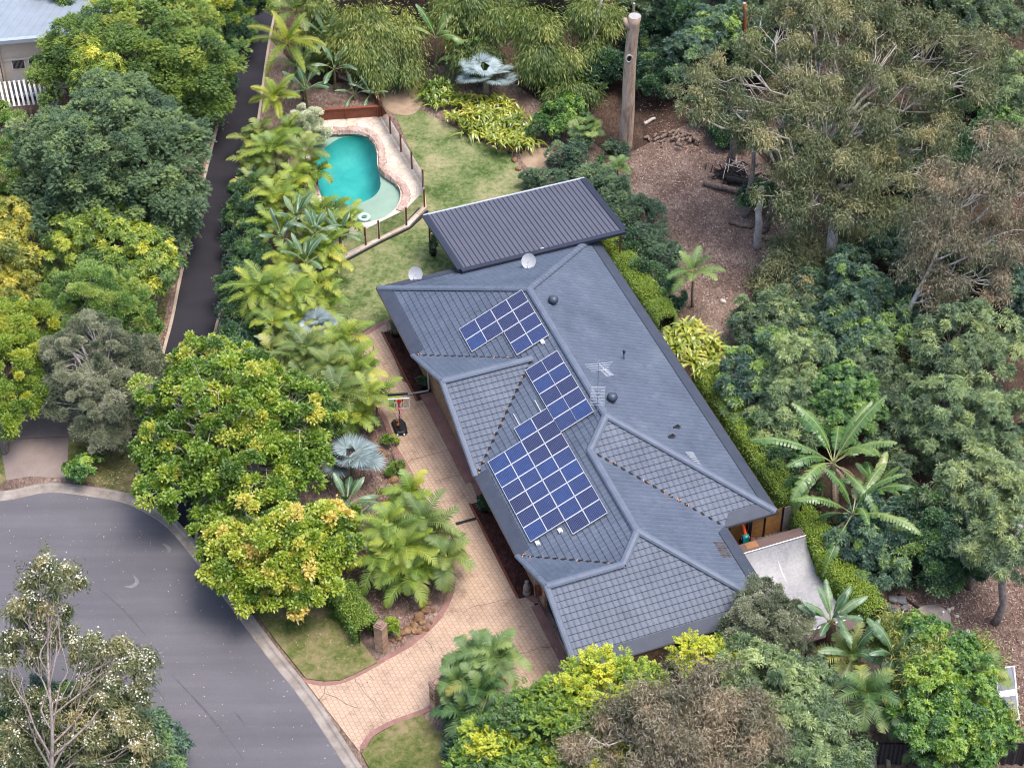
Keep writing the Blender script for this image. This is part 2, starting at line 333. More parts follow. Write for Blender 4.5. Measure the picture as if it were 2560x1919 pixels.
# ---- palms
def frond_parts(rng, base, az, el, L, pairs=26, ll=.5, lw=.05, arch=.9, tint=.5, plume=False, vee=.35):
    """one feather frond: a rachis that arches over, with drooping leaflets"""
    t = np.linspace(0,1,pairs+1)[1:]; h = np.array([math.cos(az), math.sin(az), 0.]); ang = el-arch*1.6*t**1.25
    seg = np.stack([np.cos(ang)[:,None]*h+np.array([0,0,1.])*np.sin(ang)[:,None]], 0)[0]; pos = np.array(base)+np.cumsum(seg*L/pairs, 0)
    S = np.array([-h[1], h[0], 0.]); out = []; use = t > .16; p = pos[use]; T = seg[use]; tt = t[use]; n = len(p); N = np.cross(S, T); N *= np.sign(N[:,2:3]+1e-6)
    ln = ll*np.sin(np.pi*np.clip(.18+.8*tt, 0, 1))**.6
    for sg in (-1,1):
        for q in ((0,) if not plume else (-.5,.5)):
            D = unit(S*sg+T*.75*(.5+tt[:,None]*.6)+N*(vee+q)+rng.normal(size=(n,3))*.07)
            out.append(ribbons(rng, p, D, ln*rng.uniform(.9,1.1,n), lw, tint+rng.normal(size=n)*.05+.16*(tt-.6), 2, .28, [1.,.85,.04], .25, ref=np.repeat(N,1,0)))
    # rachis
    full = np.vstack([np.array(base)[None], pos]); w = np.linspace(.045,.008,len(full))[:,None]; up = np.array([0,0,.012])
    V = np.stack([full-S*w, full+up, full+S*w], 1).reshape(-1,3); m = len(full)-1; F = []
    for i in range(m):
        for j in (0,1): a = 3*i+j; F += [a,a+1,a+4,a,a+4,a+3]
    out.append((V, np.array(F), np.full(len(V), .85)))
    return out
def palm_crown(rng, c, n, L, **k):
    out = []; k = dict(k); t = k.pop('tint', .5); arch = k.pop('arch', .9)
    for i in range(n):
        f = i/max(n-1,1); el = 1.35-1.15*f+rng.normal()*.1; az = i*2.39996+rng.normal()*.2
        out += frond_parts(rng, c, az, el, L*rng.uniform(.8,1.08)*(1-.15*(f < .15)), arch=arch*rng.uniform(.75,1.2)*(.75+.4*f), tint=t+rng.normal()*.13+.1*f, **k)
    return out
def palm(label, x, y, z, L, n=14, key='golden', seed=1, group=None, tr=.07, base=None, stems=1, spread=.5, name='palm_tree', trunkmat=None, kk={}):
    """heart of the crown sighted on sheet 0 at height z; several stems make a clump"""
    rng = np.random.default_rng(seed); c0 = g(0, x, y, z); b = np.array([c0[0], c0[1], 0]) if base is None else g(0, *base); o = thing(name, label, 'palm', b, 0, group)
    parts, mb = [], MB(b)
    for s in range(stems):
        a = s*2.4+seed; r = 0 if stems == 1 else spread*math.sqrt((s+.5)/stems); c = c0+np.array([math.cos(a)*r, math.sin(a)*r, -rng.uniform(0,.28)*z*(s > 0)])
        parts += palm_crown(rng, c, n, L*rng.uniform(.85,1.1), **kk)
        e = np.array([b[0]+math.cos(a)*r*.4, b[1]+math.sin(a)*r*.4, 0]); P = catmull(wig(rng, e-np.array([0,0,.05]), c, 3, .02), 3); mb.tube(P, np.linspace(tr*1.3, tr*.7, len(P)), 7)
    put('crown', parts, PM[key], o, b); mb.build('trunk', trunkmat or M['palm_trunk'], o, True); return o
def fan_palm(label, x, y, z, pet, rad, n=16, seed=1, key='blue', group=None, tr=.14, name='fan_palm', base=None, segs=26, deg=250):
    rng = np.random.default_rng(seed); c = g(0, x, y, z); b = np.array([c[0], c[1], 0]) if base is None else g(0, *base); o = thing(name, label, 'palm', b, 0, group); parts = []; st = MB(b)
    for i in range(n):
        f = i/max(n-1,1); el = 1.3-1.1*f+rng.normal()*.08; az = i*2.39996+rng.normal()*.2; h = np.array([math.cos(az), math.sin(az), 0])
        d = h*math.cos(el)+np.array([0,0,math.sin(el)]); e = c+d*pet*rng.uniform(.85,1.1)+np.array([0,0,-.08*pet]); st.tube([c, (c+e)/2+np.array([0,0,.06]), e], [.03,.022,.018], 4, False)
        S = np.array([-h[1], h[0], 0]); el2 = el*.5-.3+rng.normal()*.22; A = h*math.cos(el2)+np.array([0,0,math.sin(el2)]); N = np.cross(S, A); N *= np.sign(N[2]+1e-6); ro = rng.normal()*.35; S, N = S*math.cos(ro)+N*math.sin(ro), N*math.cos(ro)-S*math.sin(ro); th = np.linspace(-R(deg/2), R(deg/2), segs)
        D = unit(A*np.cos(th)[:,None]+S*np.sin(th)[:,None]+N*.22*np.cos(th*.5)[:,None]); w = rad*R(deg)/segs*1.05
        parts.append(ribbons(rng, np.repeat(e[None], segs, 0), D, rad*(1-.18*np.abs(th)/R(deg/2))*rng.uniform(.94,1.05,segs), w, np.clip(.45+rng.normal()*.2+rng.normal(size=segs)*.12+.16*(np.arange(segs)%2),0,1), 3, rng.uniform(.02,.2), [.1,.5,.5,.04], .5, ref=np.repeat(N[None], segs, 0)+rng.normal(size=(segs,3))*.12))  # alternate segments tinted lighter, standing in for light on the pleats
    put('crown', parts, PM[key], o, b); mb = MB(b); mb.tube([b-np.array([0,0,.05]), (b+c)/2, c], [tr*1.2,tr,tr*.9], 8); mb.build('trunk', M['palm_trunk'], o, True); st.build('leaf_stalk', PM[key], o, True); return o
def paddle(rng, base, az, el, L, Wd, pet=.5, arch=.7, tear=.25, tint=.5, twist=0.):
    """one banana-like leaf: stalk, midrib and a blade torn into strips"""
    n = 24; t = np.linspace(0,1,n+1); h = np.array([math.cos(az), math.sin(az), 0.]); ang = el-arch*1.5*np.clip((t*(L+pet)-pet*.6)/L,0,1)**1.3
    T = np.cos(ang)[:,None]*h+np.array([0,0,1.])*np.sin(ang)[:,None]; pos = np.array(base)+np.vstack([[0,0,0], np.cumsum(T[:-1]*(L+pet)/n, 0)])
    S = np.array([-h[1], h[0], 0.]); N = np.cross(S, T); N *= np.sign(N[:,2:3]+1e-6); s = np.clip((t*(L+pet)-pet)/L, 0, 1); w = Wd*.5*np.sin(np.pi*np.clip(s*.93+.05,0,1))**.55*(s > 0); V, F, tt = [], [], []
    for sg in (-1,1):
        lift = .38; k = 0
        droop = .1+rng.uniform(0,.25)
        for i in range(n):
            if s[i+1] <= 0: continue
            if rng.random() < tear: droop = .05+rng.uniform(0,.75)
            gp = L/n*rng.uniform(.15,.5) if rng.random() < tear else 0.
            a0, a1 = pos[i], pos[i+1]; fwd = T[i]*.25
            def q(p, ww, f, nn): return p+(S*sg+fwd)*ww*f+nn*ww*f*lift*(1-f)*1.3-np.array([0,0,1.])*droop*ww*f*f
            b = len(V); V += [a0, q(a0,w[i],.5,N[i]), q(a0,w[i],1.,N[i])+T[i]*gp*.5, a1, q(a1,w[i+1],.5,N[i+1])-T[i]*gp*.4, q(a1,w[i+1],1.,N[i+1])-T[i]*gp]; sh = tint+rng.normal()*.05
            tt += [sh+.12, sh, sh, sh+.12, sh, sh]; F += [b,b+1,b+4, b,b+4,b+3, b+1,b+2,b+5, b+1,b+5,b+4]
    r = np.linspace(.035,.008,n+1)[:,None]; b = len(V)
    for i in range(n+1): V += [pos[i]-S*r[i]+N[i]*.006, pos[i]+N[i]*.02, pos[i]+S*r[i]+N[i]*.006]; tt += [.95]*3
    for i in range(n):
        for j in (0,1): a = b+3*i+j; F += [a,a+1,a+4,a,a+4,a+3]
    return [(np.array(V), np.array(F), np.clip(np.array(tt),0,1))]
def banana(label, x, y, z, n, L, Wd, key='banana', seed=1, group=None, tr=.12, name='banana_plant', base=None, el0=1.35, spread=1.2, tear=.3, pet=.5, arch=.75, fan=None, stemmat=None, dead=0):
    rng = np.random.default_rng(seed); c = g(0, x, y, z); b = np.array([c[0], c[1], 0]) if base is None else g(0, *base); o = thing(name, label, 'banana plant' if 'banana' in name else 'plant', b, 0, group); parts = []
    for i in range(n):
        f = i/max(n-1,1)
        az = (i*2.39996+rng.normal()*.25) if fan is None else fan+(math.pi if i%2 else 0)+rng.normal()*.3
        parts += paddle(rng, c, az, el0-spread*f+rng.normal()*.1, L*rng.uniform(.75,1.1), Wd*rng.uniform(.85,1.1), pet, arch*rng.uniform(.6,1.25)*(.6+.6*f), tear, .5+rng.normal()*.14)
    put('crown', parts, PM[key], o, b)
    for i in range(dead):
        put('dead_leaf', paddle(rng, c-np.array([0,0,.15]), rng.uniform(0,6.3), -.5, L*.7, Wd*.5, .2, .7, .8, .4), PM['dead'], o, b)
    mb = MB(b); P = catmull(wig(rng, b-np.array([0,0,.05]), c+np.array([0,0,.12]), 3, .02), 3); mb.tube(P, np.linspace(tr*1.25, tr*.7, len(P)), 8); mb.build('stem', stemmat or M['banana_stem'], o, True); return o
def straps(name, label, cat, spots, L, Wd, n=22, key='strap', seed=1, bend=.55, el=(.25,1.35), group=None, parent=None, jit=.1):
    """rosettes of strap leaves; spots are (x, y, z) on sheet 0"""
    rng = np.random.default_rng(seed); c = [g(0,*s) for s in spots]; b = np.mean(c, 0); b[2] = 0; o = thing(name, label, cat, b, 0, group); P, D, T = [], [], []
    for q in c:
        az = rng.uniform(0,6.3,n); e = rng.uniform(el[0],el[1],n); P.append(q+rng.normal(size=(n,3))*jit*np.array([1,1,.3])); D.append(np.stack([np.cos(az)*np.cos(e), np.sin(az)*np.cos(e), np.sin(e)], 1)); T.append(.5+rng.normal()*.12+rng.normal(size=n)*.16)
    P, D, T = np.concatenate(P), np.concatenate(D), np.concatenate(T); m = len(P)
    put('crown', [ribbons(rng, P, D, L*rng.uniform(.7,1.15,m), Wd*rng.uniform(.8,1.2,m), T, 4, bend*rng.uniform(.6,1.3,m), [.6,.95,1.,.75,.04], .28)], PM[key], o, b)
    mb = MB(b)
    for q in c: mb.tube([[q[0],q[1],-.03], q+np.array([0,0,.06])], [.07,.05], 6)
    mb.build('stem', M['banana_stem'], o, True); return o
def hedge(name, label, line, w, h, key, seed=1, cov=1., jag=.1, wob=.12, bias=0.):
    """a clipped hedge along a ground line: woody core, leaves over every face"""
    rng = np.random.default_rng(seed); P = np.array([p[:2] for p in line]); sp = SP[key]; b = np.r_[P.mean(0), 0]; o = thing(name, label, 'hedge', b)
    d = np.linalg.norm(np.diff(P, axis=0), axis=1); cum = np.r_[0, np.cumsum(d)]; Lh = cum[-1]; area = Lh*(2*h+w)
    n = int(cov*sp['cov']*1.6*area/(sp['L']*sp['W']*.5)/(8 if sp['style'] == 'whorl' else 1)); s = rng.uniform(0,Lh,n); cx = np.stack([np.interp(s, cum, P[:,0]), np.interp(s, cum, P[:,1])], 1)
    e = .05; tg = unit(np.stack([np.interp(s+e,cum,P[:,0])-np.interp(s-e,cum,P[:,0]), np.interp(s+e,cum,P[:,1])-np.interp(s-e,cum,P[:,1])], 1)); nr = np.stack([-tg[:,1], tg[:,0]], 1)
    q = rng.uniform(0, 2*h+w, n); bump = 1+wob*np.sin(s*1.9+1)*np.sin(s*.7)+wob*.5*np.sin(s*4.3); hh = h*bump
    off = np.where(q < h, -w/2, np.where(q > h+w, w/2, q-h-w/2))*bump; z = np.where(q < h, q, np.where(q > h+w, q-h-w, h))/h*hh; ov = np.where(q < h, -1, np.where(q > h+w, 1, 0.))
    O = unit(np.concatenate([nr*ov[:,None], (ov == 0)[:,None]*1.], 1)+rng.normal(size=(n,3))*.4+np.array([0,0,.25])); C = np.concatenate([cx+nr*off[:,None], z[:,None]], 1)+rng.normal(size=(n,3))*jag
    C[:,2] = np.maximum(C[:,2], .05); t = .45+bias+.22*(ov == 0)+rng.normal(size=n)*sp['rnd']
    sp2 = dict(sp)
    if sp['style'] == 'whorl': pt = clump_leaves(rng, dict(sp, cov=1e-6), C, O, np.full(n, .05), t)
    else: D = unit(O*.8+rng.normal(size=(n,3))*.6); pt = [cards(rng, C, D, sp['L']*rng.uniform(.7,1.2,n), sp['W']*rng.uniform(.8,1.2,n), t, sp['bend'])]
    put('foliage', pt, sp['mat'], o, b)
    core = MB(b); band(np.c_[P, np.zeros(len(P))], [(-w*.38,0),(-w*.38,h*.86),(w*.38,h*.86),(w*.38,0)], core); core.build('branches', M['hedge_core'], o); return o
# ------------------------------------------------------------------ material library
M = {}
def pavers():
    m, t, n, l = mat_new('stamped_pavers'); v = geo(t, -R(24.4)+R(90)); br = nd(t, 'ShaderNodeTexBrick', offset=.5, squash=1.)
    l.new(v, br.inputs[0])
    for k, x in (('Scale',1.),('Brick Width',.235),('Row Height',.235),('Mortar Size',.011),('Mortar Smooth',.5)): br.inputs[k].default_value = x
    br.inputs['Color1'].default_value = (.42,.305,.225,1); br.inputs['Color2'].default_value = (.46,.335,.25,1); br.inputs['Mortar'].default_value = (.2,.13,.09,1)
    a = noise(t, .55, 5, .6, geo(t)); c = mixc(t, br.outputs[0], ramp(t, [(.3,(.72,.66,.66)),(.5,(1,1,1)),(.7,(1.1,1.06,1.02))], a.outputs[0]).outputs[0], .85, 'MULTIPLY')
    s = noise(t, 2.2, 4, .65, geo(t)); c = mixc(t, c, ramp(t, [(.28,(.62,.55,.5)),(.45,(1,1,1))], s.outputs[0]).outputs[0], .55, 'MULTIPLY')
    return finish(m, t, c, .75, 0, br.outputs['Fac'], -.3, .006, .35)
def bricks(name, c1, c2, mort, bw=.24, rh=.086, mz=.012, rz=0., vert=True):
    m, t, n, l = mat_new(name); br = nd(t, 'ShaderNodeTexBrick', offset=.5)
    if vert:
        gn = nd(t, 'ShaderNodeNewGeometry'); sp = nd(t, 'ShaderNodeSeparateXYZ'); l.new(gn.outputs['Position'], sp.inputs[0])
        mp = nd(t, 'ShaderNodeMapping'); mp.inputs['Rotation'].default_value = (0,0,-YAW); l.new(gn.outputs['Position'], mp.inputs[0]); s2 = nd(t, 'ShaderNodeSeparateXYZ'); l.new(mp.outputs[0], s2.inputs[0])
        cb = nd(t, 'ShaderNodeCombineXYZ'); l.new(math_(t, 'ADD', s2.outputs[0], s2.outputs[1]), cb.inputs[0]); l.new(sp.outputs[2], cb.inputs[1]); v = cb.outputs[0]
    else: v = geo(t, rz)
    l.new(v, br.inputs[0])
    for k, x in (('Scale',1.),('Brick Width',bw),('Row Height',rh),('Mortar Size',mz),('Mortar Smooth',.3)): br.inputs[k].default_value = x
    br.inputs['Color1'].default_value = (*c1,1); br.inputs['Color2'].default_value = (*c2,1); br.inputs['Mortar'].default_value = (*mort,1)
    a = noise(t, 1.2, 4, .6, geo(t)); c = mixc(t, br.outputs[0], ramp(t, [(.3,(.75,.72,.7)),(.7,(1.15,1.12,1.1))], a.outputs[0]).outputs[0], .8, 'MULTIPLY')
    return finish(m, t, c, .85, 0, br.outputs['Fac'], -.4, .006)
def tiles():
    m, t, n, l = mat_new('roof_tiles'); a = noise(t, .45, 5, .6, geo(t)); b = noise(t, 9., 4, .7, geo(t))
    at = nd(t, 'ShaderNodeAttribute', attribute_name='tint')
    c = ramp(t, [(.28,(.055,.07,.105)),(.42,(.072,.092,.133)),(.56,(.08,.101,.145)),(.74,(.105,.127,.17))], a.outputs[0]).outputs[0]
    c = mixc(t, c, ramp(t, [(.0,(.8,.8,.82)),(.5,(1,1,1)),(1.,(1.22,1.2,1.18))], at.outputs['Fac']).outputs[0], .8, 'MULTIPLY')
    c = mixc(t, c, ramp(t, [(.28,(.72,.72,.72)),(.5,(1,1,1)),(.74,(1.3,1.3,1.26))], b.outputs[0]).outputs[0], .55, 'MULTIPLY')
    return finish(m, t, c, .5, 0, b.outputs[0], .1, .004, .45)
def panel_mat():
    m, t, n, l = mat_new('solar_cells'); tc = nd(t, 'ShaderNodeTexCoord'); s = nd(t, 'ShaderNodeSeparateXYZ'); l.new(tc.outputs['Object'], s.inputs[0])
    f = None
    for i, p in ((0,.1145),(1,.0775)):
        q = math_(t, 'PINGPONG', math_(t, 'ADD', s.outputs[i], 20*p), p*.5); w = math_(t, 'LESS_THAN', q, .0085 if i else .008); f = w if f is None else math_(t, 'MAXIMUM', f, w)
    oi = nd(t, 'ShaderNodeObjectInfo'); v = noise(t, 3., 2, .5, geo(t))
    c = ramp(t, [(0.,(.016,.017,.055)),(.45,(.017,.024,.085)),(1.,(.012,.04,.16))], oi.outputs['Random']).outputs[0]
    c = mixc(t, c, ramp(t, [(.3,(.7,.7,.75)),(.7,(1.3,1.3,1.25))], v.outputs[0]).outputs[0], .7, 'MULTIPLY')
    return finish(m, t, mixc(t, c, (.085,.105,.19), f), .18, 0, spec=.5)
def asphalt(name, c0, c1, rz, streak=.5):
    m, t, n, l = mat_new(name); a = noise(t, .16, 6, .6, geo(t)); st = noise(t, 1., 4, .6, geo(t, rz, (.05,.9,1))); f = noise(t, 55., 3, .8, geo(t)); f2 = noise(t, 14., 4, .7, geo(t))
    c = ramp(t, [(.33,c0),(.68,c1)], a.outputs[0]).outputs[0]
    c = mixc(t, c, ramp(t, [(.32,(.8,.8,.8)),(.68,(1.25,1.24,1.24))], st.outputs[0]).outputs[0], streak, 'MULTIPLY')
    c = mixc(t, c, ramp(t, [(.25,(.55,.55,.56)),(.5,(1,1,1)),(.75,(1.6,1.58,1.55))], f.outputs[0]).outputs[0], .55, 'MULTIPLY')
    c = mixc(t, c, ramp(t, [(.3,(.85,.85,.85)),(.7,(1.15,1.15,1.15))], f2.outputs[0]).outputs[0], .5, 'MULTIPLY')
    return finish(m, t, c, .9, 0, f.outputs[0], .25, .006, .3)
def lawnmat(name, dry, green, dark, bias=0., sc_=.35):
    m, t, n, l = mat_new(name); a = noise(t, sc_, 6, .62, geo(t), .4); b = noise(t, 3.2, 6, .7, geo(t), .6); f = noise(t, 26., 4, .75, geo(t), 1.)
    q = math_(t, 'ADD', math_(t, 'MULTIPLY_ADD', b.outputs[0], .9, bias-.45), math_(t, 'MULTIPLY_ADD', a.outputs[0], 1.25, -.125))
    c = ramp(t, [(.3,dark),(.47,green),(.62,tuple((np.array(green)+np.array(dry))/2)),(.78,dry)], q).outputs[0]
    c = mixc(t, c, ramp(t, [(.25,(.45,.48,.4)),(.5,(1,1,1)),(.75,(1.5,1.45,1.35))], f.outputs[0]).outputs[0], .75, 'MULTIPLY')
    return finish(m, t, c, .95, 0, f.outputs[0], .6, .03, .1)
def mulch(name, a, b, c3, sc_=.4):
    m, t, n, l = mat_new(name); v = geo(t); a1 = noise(t, sc_, 6, .6, v, .5); vo = nd(t, 'ShaderNodeTexVoronoi'); vo.inputs['Scale'].default_value = 13.; vo.inputs['Randomness'].default_value = 1.; w = noise(t, 7., 4, .7, v, 2.); l.new(geo(t, .6, (1,.4,1)), vo.inputs['Vector'])
    c = ramp(t, [(.3,a),(.52,b),(.72,c3)], a1.outputs[0]).outputs[0]
    hs = nd(t, 'ShaderNodeSeparateColor'); l.new(vo.outputs['Color'], hs.inputs[0])
    c = mixc(t, c, ramp(t, [(.0,(.42,.38,.36)),(.5,(.95,.95,.95)),(.86,(1.2,1.17,1.13)),(1.,(1.8,1.75,1.7))], hs.outputs[0]).outputs[0], .6, 'MULTIPLY')
    c = mixc(t, c, ramp(t, [(.3,(.5,.5,.5)),(.65,(1.3,1.3,1.3))], w.outputs[0]).outputs[0], .8, 'MULTIPLY')
    return finish(m, t, c, .95, 0, w.outputs[0], .7, .04, .1)
def stripes(name, col, dark, axis_rz, pitch, frac=.12, rough=.45, metal=0., bstr=.5):
    m, t, n, l = mat_new(name); s = nd(t, 'ShaderNodeSeparateXYZ'); l.new(geo(t, axis_rz), s.inputs[0])
    q = math_(t, 'PINGPONG', math_(t, 'ADD', s.outputs[0], 500*pitch), pitch*.5); f = math_(t, 'LESS_THAN', q, pitch*frac*.5)
    a = noise(t, 1.5, 4, .6, geo(t)); c = mixc(t, col, dark, f); c = mixc(t, c, ramp(t, [(.3,(.88,.88,.88)),(.7,(1.1,1.1,1.1))], a.outputs[0]).outputs[0], .8, 'MULTIPLY')
    return finish(m, t, c, rough, metal, q, bstr, .02)
def flagstone():
    m, t, n, l = mat_new('sandstone_flags'); v = geo(t, .3); vo = nd(t, 'ShaderNodeTexVoronoi', feature='F1'); v2 = nd(t, 'ShaderNodeTexVoronoi', feature='DISTANCE_TO_EDGE')
    for q in (vo, v2): q.inputs['Scale'].default_value = 1.5; q.inputs['Randomness'].default_value = .75; l.new(v, q.inputs['Vector'])
    hs = nd(t, 'ShaderNodeSeparateColor'); l.new(vo.outputs['Color'], hs.inputs[0])
    c = ramp(t, [(0.,(.5,.41,.34)),(.3,(.6,.54,.47)),(.6,(.55,.47,.38)),(.8,(.62,.57,.52)),(1.,(.44,.33,.25))], hs.outputs[0]).outputs[0]
    c = mixc(t, c, (.36,.31,.26), math_(t, 'LESS_THAN', v2.outputs['Distance'], .018)); a = noise(t, 3., 5, .65, geo(t))
    return finish(m, t, mixc(t, c, ramp(t, [(.3,(.78,.75,.72)),(.7,(1.14,1.12,1.1))], a.outputs[0]).outputs[0], .8, 'MULTIPLY'), .7)
def watermat():
    m, t, n, l = mat_new('pool_water'); tr = nd(t, 'ShaderNodeBsdfTransparent'); tr.inputs[0].default_value = (.80,.965,.955,1); gl = nd(t, 'ShaderNodeBsdfGlossy'); gl.inputs['Roughness'].default_value = .03
    b = nd(t, 'ShaderNodeBump', _0=.12, _1=.03); l.new(noise(t, 4., 3, .5, geo(t), .4).outputs[0], b.inputs['Height']); l.new(b.outputs[0], gl.inputs['Normal'])
    fr = nd(t, 'ShaderNodeFresnel', _0=1.33); l.new(b.outputs[0], fr.inputs['Normal']); mx = nd(t, 'ShaderNodeMixShader'); l.new(fr.outputs[0], mx.inputs[0]); l.new(tr.outputs[0], mx.inputs[1]); l.new(gl.outputs[0], mx.inputs[2])
    o = nd(t, 'ShaderNodeOutputMaterial'); l.new(mx.outputs[0], o.inputs[0]); return m
def glassmat():
    m, t, n, l = mat_new('fence_glass'); tr = nd(t, 'ShaderNodeBsdfTransparent'); tr.inputs[0].default_value = (.95,.97,.965,1); gl = nd(t, 'ShaderNodeBsdfGlossy'); gl.inputs['Roughness'].default_value = .02
    fr = nd(t, 'ShaderNodeFresnel', _0=1.45); mx = nd(t, 'ShaderNodeMixShader'); l.new(fr.outputs[0], mx.inputs[0]); l.new(tr.outputs[0], mx.inputs[1]); l.new(gl.outputs[0], mx.inputs[2]); o = nd(t, 'ShaderNodeOutputMaterial'); l.new(mx.outputs[0], o.inputs[0]); return m
def barkmat(name, a, b, c, vz=.5, sc_=5.):
    m, t, n, l = mat_new(name); v = geo(t, 0, (1,1,vz)); q = noise(t, sc_, 5, .65, v, .8); f = noise(t, 30., 3, .6, geo(t, 0, (1,1,.25)))
    col = mixc(t, ramp(t, [(.32,a),(.5,b),(.68,c)], q.outputs[0]).outputs[0], ramp(t, [(.3,(.7,.7,.7)),(.7,(1.25,1.25,1.25))], f.outputs[0]).outputs[0], .6, 'MULTIPLY')
    return finish(m, t, col, .9, 0, q.outputs[0], .5, .02, .2)
M['pavers'] = pavers()
M['red_band'] = bricks('red_border', (.25,.135,.115), (.3,.17,.15), (.2,.115,.1), .2, .1, .01, -YAW, False)
M['brick'] = bricks('blond_brick', (.5,.33,.21), (.24,.14,.09), (.42,.33,.25))
M['tiles'] = tiles(); M['cells'] = panel_mat()
M['ridge'] = surf('ridge_tile', [(.3,(.1,.122,.17)),(.7,(.13,.157,.21))], 2., .5, .1, .004, 30., .3)
M['guard'] = surf('gutter_mesh', [(.3,(.04,.05,.075)),(.7,(.055,.066,.095))], 2., .6, .2, .004, 50., .4)
M['gutter'] = plain('gutter_paint', (.045,.042,.045), .4)
M['fascia'] = plain('fascia_paint', (.05,.04,.038), .5)
M['white'] = plain('white_paint', (.72,.71,.7), .45, 0, .05); M['panel_frame'] = plain('panel_frame', (.5,.51,.54), .4); M['alu'] = plain('aluminium', (.62,.63,.66), .35, .6, .06); M['steel'] = plain('galvanised_steel', (.4,.42,.44), .4, .7)
M['dish'] = plain('dish_paint', (.4,.415,.44), .5); M['black'] = plain('black_plastic', (.012,.013,.016), .45); M['darkmetal'] = plain('vent_metal', (.06,.075,.11), .35)
M['clear'] = glassmat(); M['glass_dark'] = plain('dark_glass', (.015,.017,.02), .08, 0, .1, .6)
M['asphalt'] = asphalt('road_asphalt', (.098,.094,.108), (.125,.12,.135), R(62)); M['black_asphalt'] = asphalt('driveway_asphalt', (.017,.016,.022), (.03,.028,.036), R(82), .6)
M['concrete'] = surf('kerb_concrete', [(.3,(.19,.16,.14)),(.5,(.27,.235,.21)),(.7,(.34,.3,.27))], 1.5, .9, .3, .01, 30., .45)
M['edge_concrete'] = surf('edge_concrete', [(.3,(.36,.29,.22)),(.7,(.47,.39,.31))], 1.5, .9, .3, .01, 30., .4)
M['aggregate'] = surf('exposed_aggregate', [(.3,(.2,.155,.14)),(.7,(.27,.22,.2))], .6, .9, .4, .01, 45., .7, dark=.5, light=1.5)
M['lawn'] = lawnmat('back_lawn', (.32,.285,.17), (.15,.185,.075), (.06,.1,.03), .0)
M['verge'] = lawnmat('verge_lawn', (.25,.2,.115), (.115,.13,.042), (.055,.08,.022), .05, .5)
M['sand'] = surf('bare_soil', [(.3,(.26,.18,.125)),(.7,(.4,.3,.215))], 1.2, .95, .4, .02, 25., .5)
M['mulch'] = mulch('leaf_litter_soil', (.12,.083,.068), (.2,.145,.12), (.285,.22,.185)); M['bed'] = mulch('bed_mulch', (.13,.085,.07), (.22,.15,.125), (.31,.23,.2), .7)
M['darkbed'] = mulch('dark_bark_mulch', (.045,.022,.02), (.065,.03,.027), (.085,.04,.035), 1.)
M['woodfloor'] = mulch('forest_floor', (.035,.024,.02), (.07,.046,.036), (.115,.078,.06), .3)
M['flags'] = flagstone(); M['water'] = watermat()
M['coping'] = surf('rock_coping', [(.25,(.27,.17,.135)),(.45,(.4,.28,.235)),(.6,(.5,.38,.33)),(.75,(.36,.24,.19))], 2.2, .85, .6, .03, 14., .5)
M['pale_coping'] = surf('pale_coping', [(.3,(.55,.48,.42)),(.7,(.63,.57,.51))], 2., .8, .15, .01, 20., .3)
M['pool_deep'] = surf('pool_deep', [(.3,(.02,.29,.3)),(.5,(.04,.37,.36)),(.7,(.075,.44,.42))], .5, .6, 0, .01, 6., .1)
M['pool_shelf'] = surf('pool_shelf', [(.3,(.36,.37,.31)),(.7,(.46,.46,.39))], .7, .7, 0, .01, 20., .15)
M['redwood'] = surf('red_timber', [(.3,(.15,.045,.025)),(.7,(.23,.075,.042))], 3., .6, .3, .01, 20., .4); M['rust_post'] = plain('brown_post', (.13,.05,.03), .5)
M['fencewood'] = surf('pine_fence', [(.3,(.33,.15,.045)),(.7,(.46,.23,.08))], 1.5, .7, .3, .01, 12., .5); M['greywood'] = surf('grey_timber', [(.3,(.2,.17,.15)),(.7,(.32,.28,.25))], 4., .85, .4, .01, 25., .5)
M['metal_roof'] = surf('patio_steel', [(.3,(.08,.081,.108)),(.7,(.095,.096,.126))], .8, .38, .05, .003, 20., .12, 0, .5); M['trim_navy'] = plain('patio_trim', (.022,.026,.045), .4)
M['ramp'] = surf('ramp_skin', [(.28,(.2,.2,.21)),(.45,(.31,.31,.325)),(.7,(.37,.37,.385))], .6, .5, .1, .004, 9., .35); M['ramp_deck'] = surf('ramp_deck', [(.3,(.11,.072,.068)),(.7,(.135,.092,.085))], 1.5, .6, .1, .004, 25., .25)
M['ply'] = plain('ply_patch', (.27,.13,.06), .6); M['teal'] = plain('teal_plastic', (.01,.26,.26), .4); M['orange'] = plain('orange_plastic', (.8,.09,.02), .4); M['red'] = plain('red_plastic', (.65,.02,.025), .4)
M['ball'] = plain('ball_leather', (.34,.13,.06), .6); M['pinkred'] = plain('rim_paint', (.6,.1,.09), .45); M['net'] = plain('net_cord', (.65,.6,.6), .8)
M['mint'] = plain('pool_ring', (.45,.67,.58), .45); M['rock'] = surf('brown_rock', [(.25,(.09,.055,.035)),(.5,(.22,.125,.065)),(.75,(.36,.24,.15))], 2.6, .9, .7, .04, 12., .6); M['slate'] = surf('dark_rock', [(.3,(.06,.065,.075)),(.7,(.16,.165,.175))], 2., .8, .6, .04, 10., .6)
M['cream'] = surf('cream_render', [(.3,(.56,.48,.4)),(.7,(.63,.55,.47))], .8, .85, .1, .005, 20., .2); M['nb_roof'] = stripes('neighbour_roof', (.24,.28,.33), (.2,.24,.29), R(15), .5, .1); M['nb_gutter'] = plain('neighbour_gutter', (.33,.38,.43), .4)
M['palings'] = stripes('steel_fence', (.035,.035,.04), (.016,.016,.018), R(-8), .2, .35, .5); M['shed'] = stripes('shed_steel', (.2,.21,.235), (.12,.13,.15), R(0), .35, .12, .4)
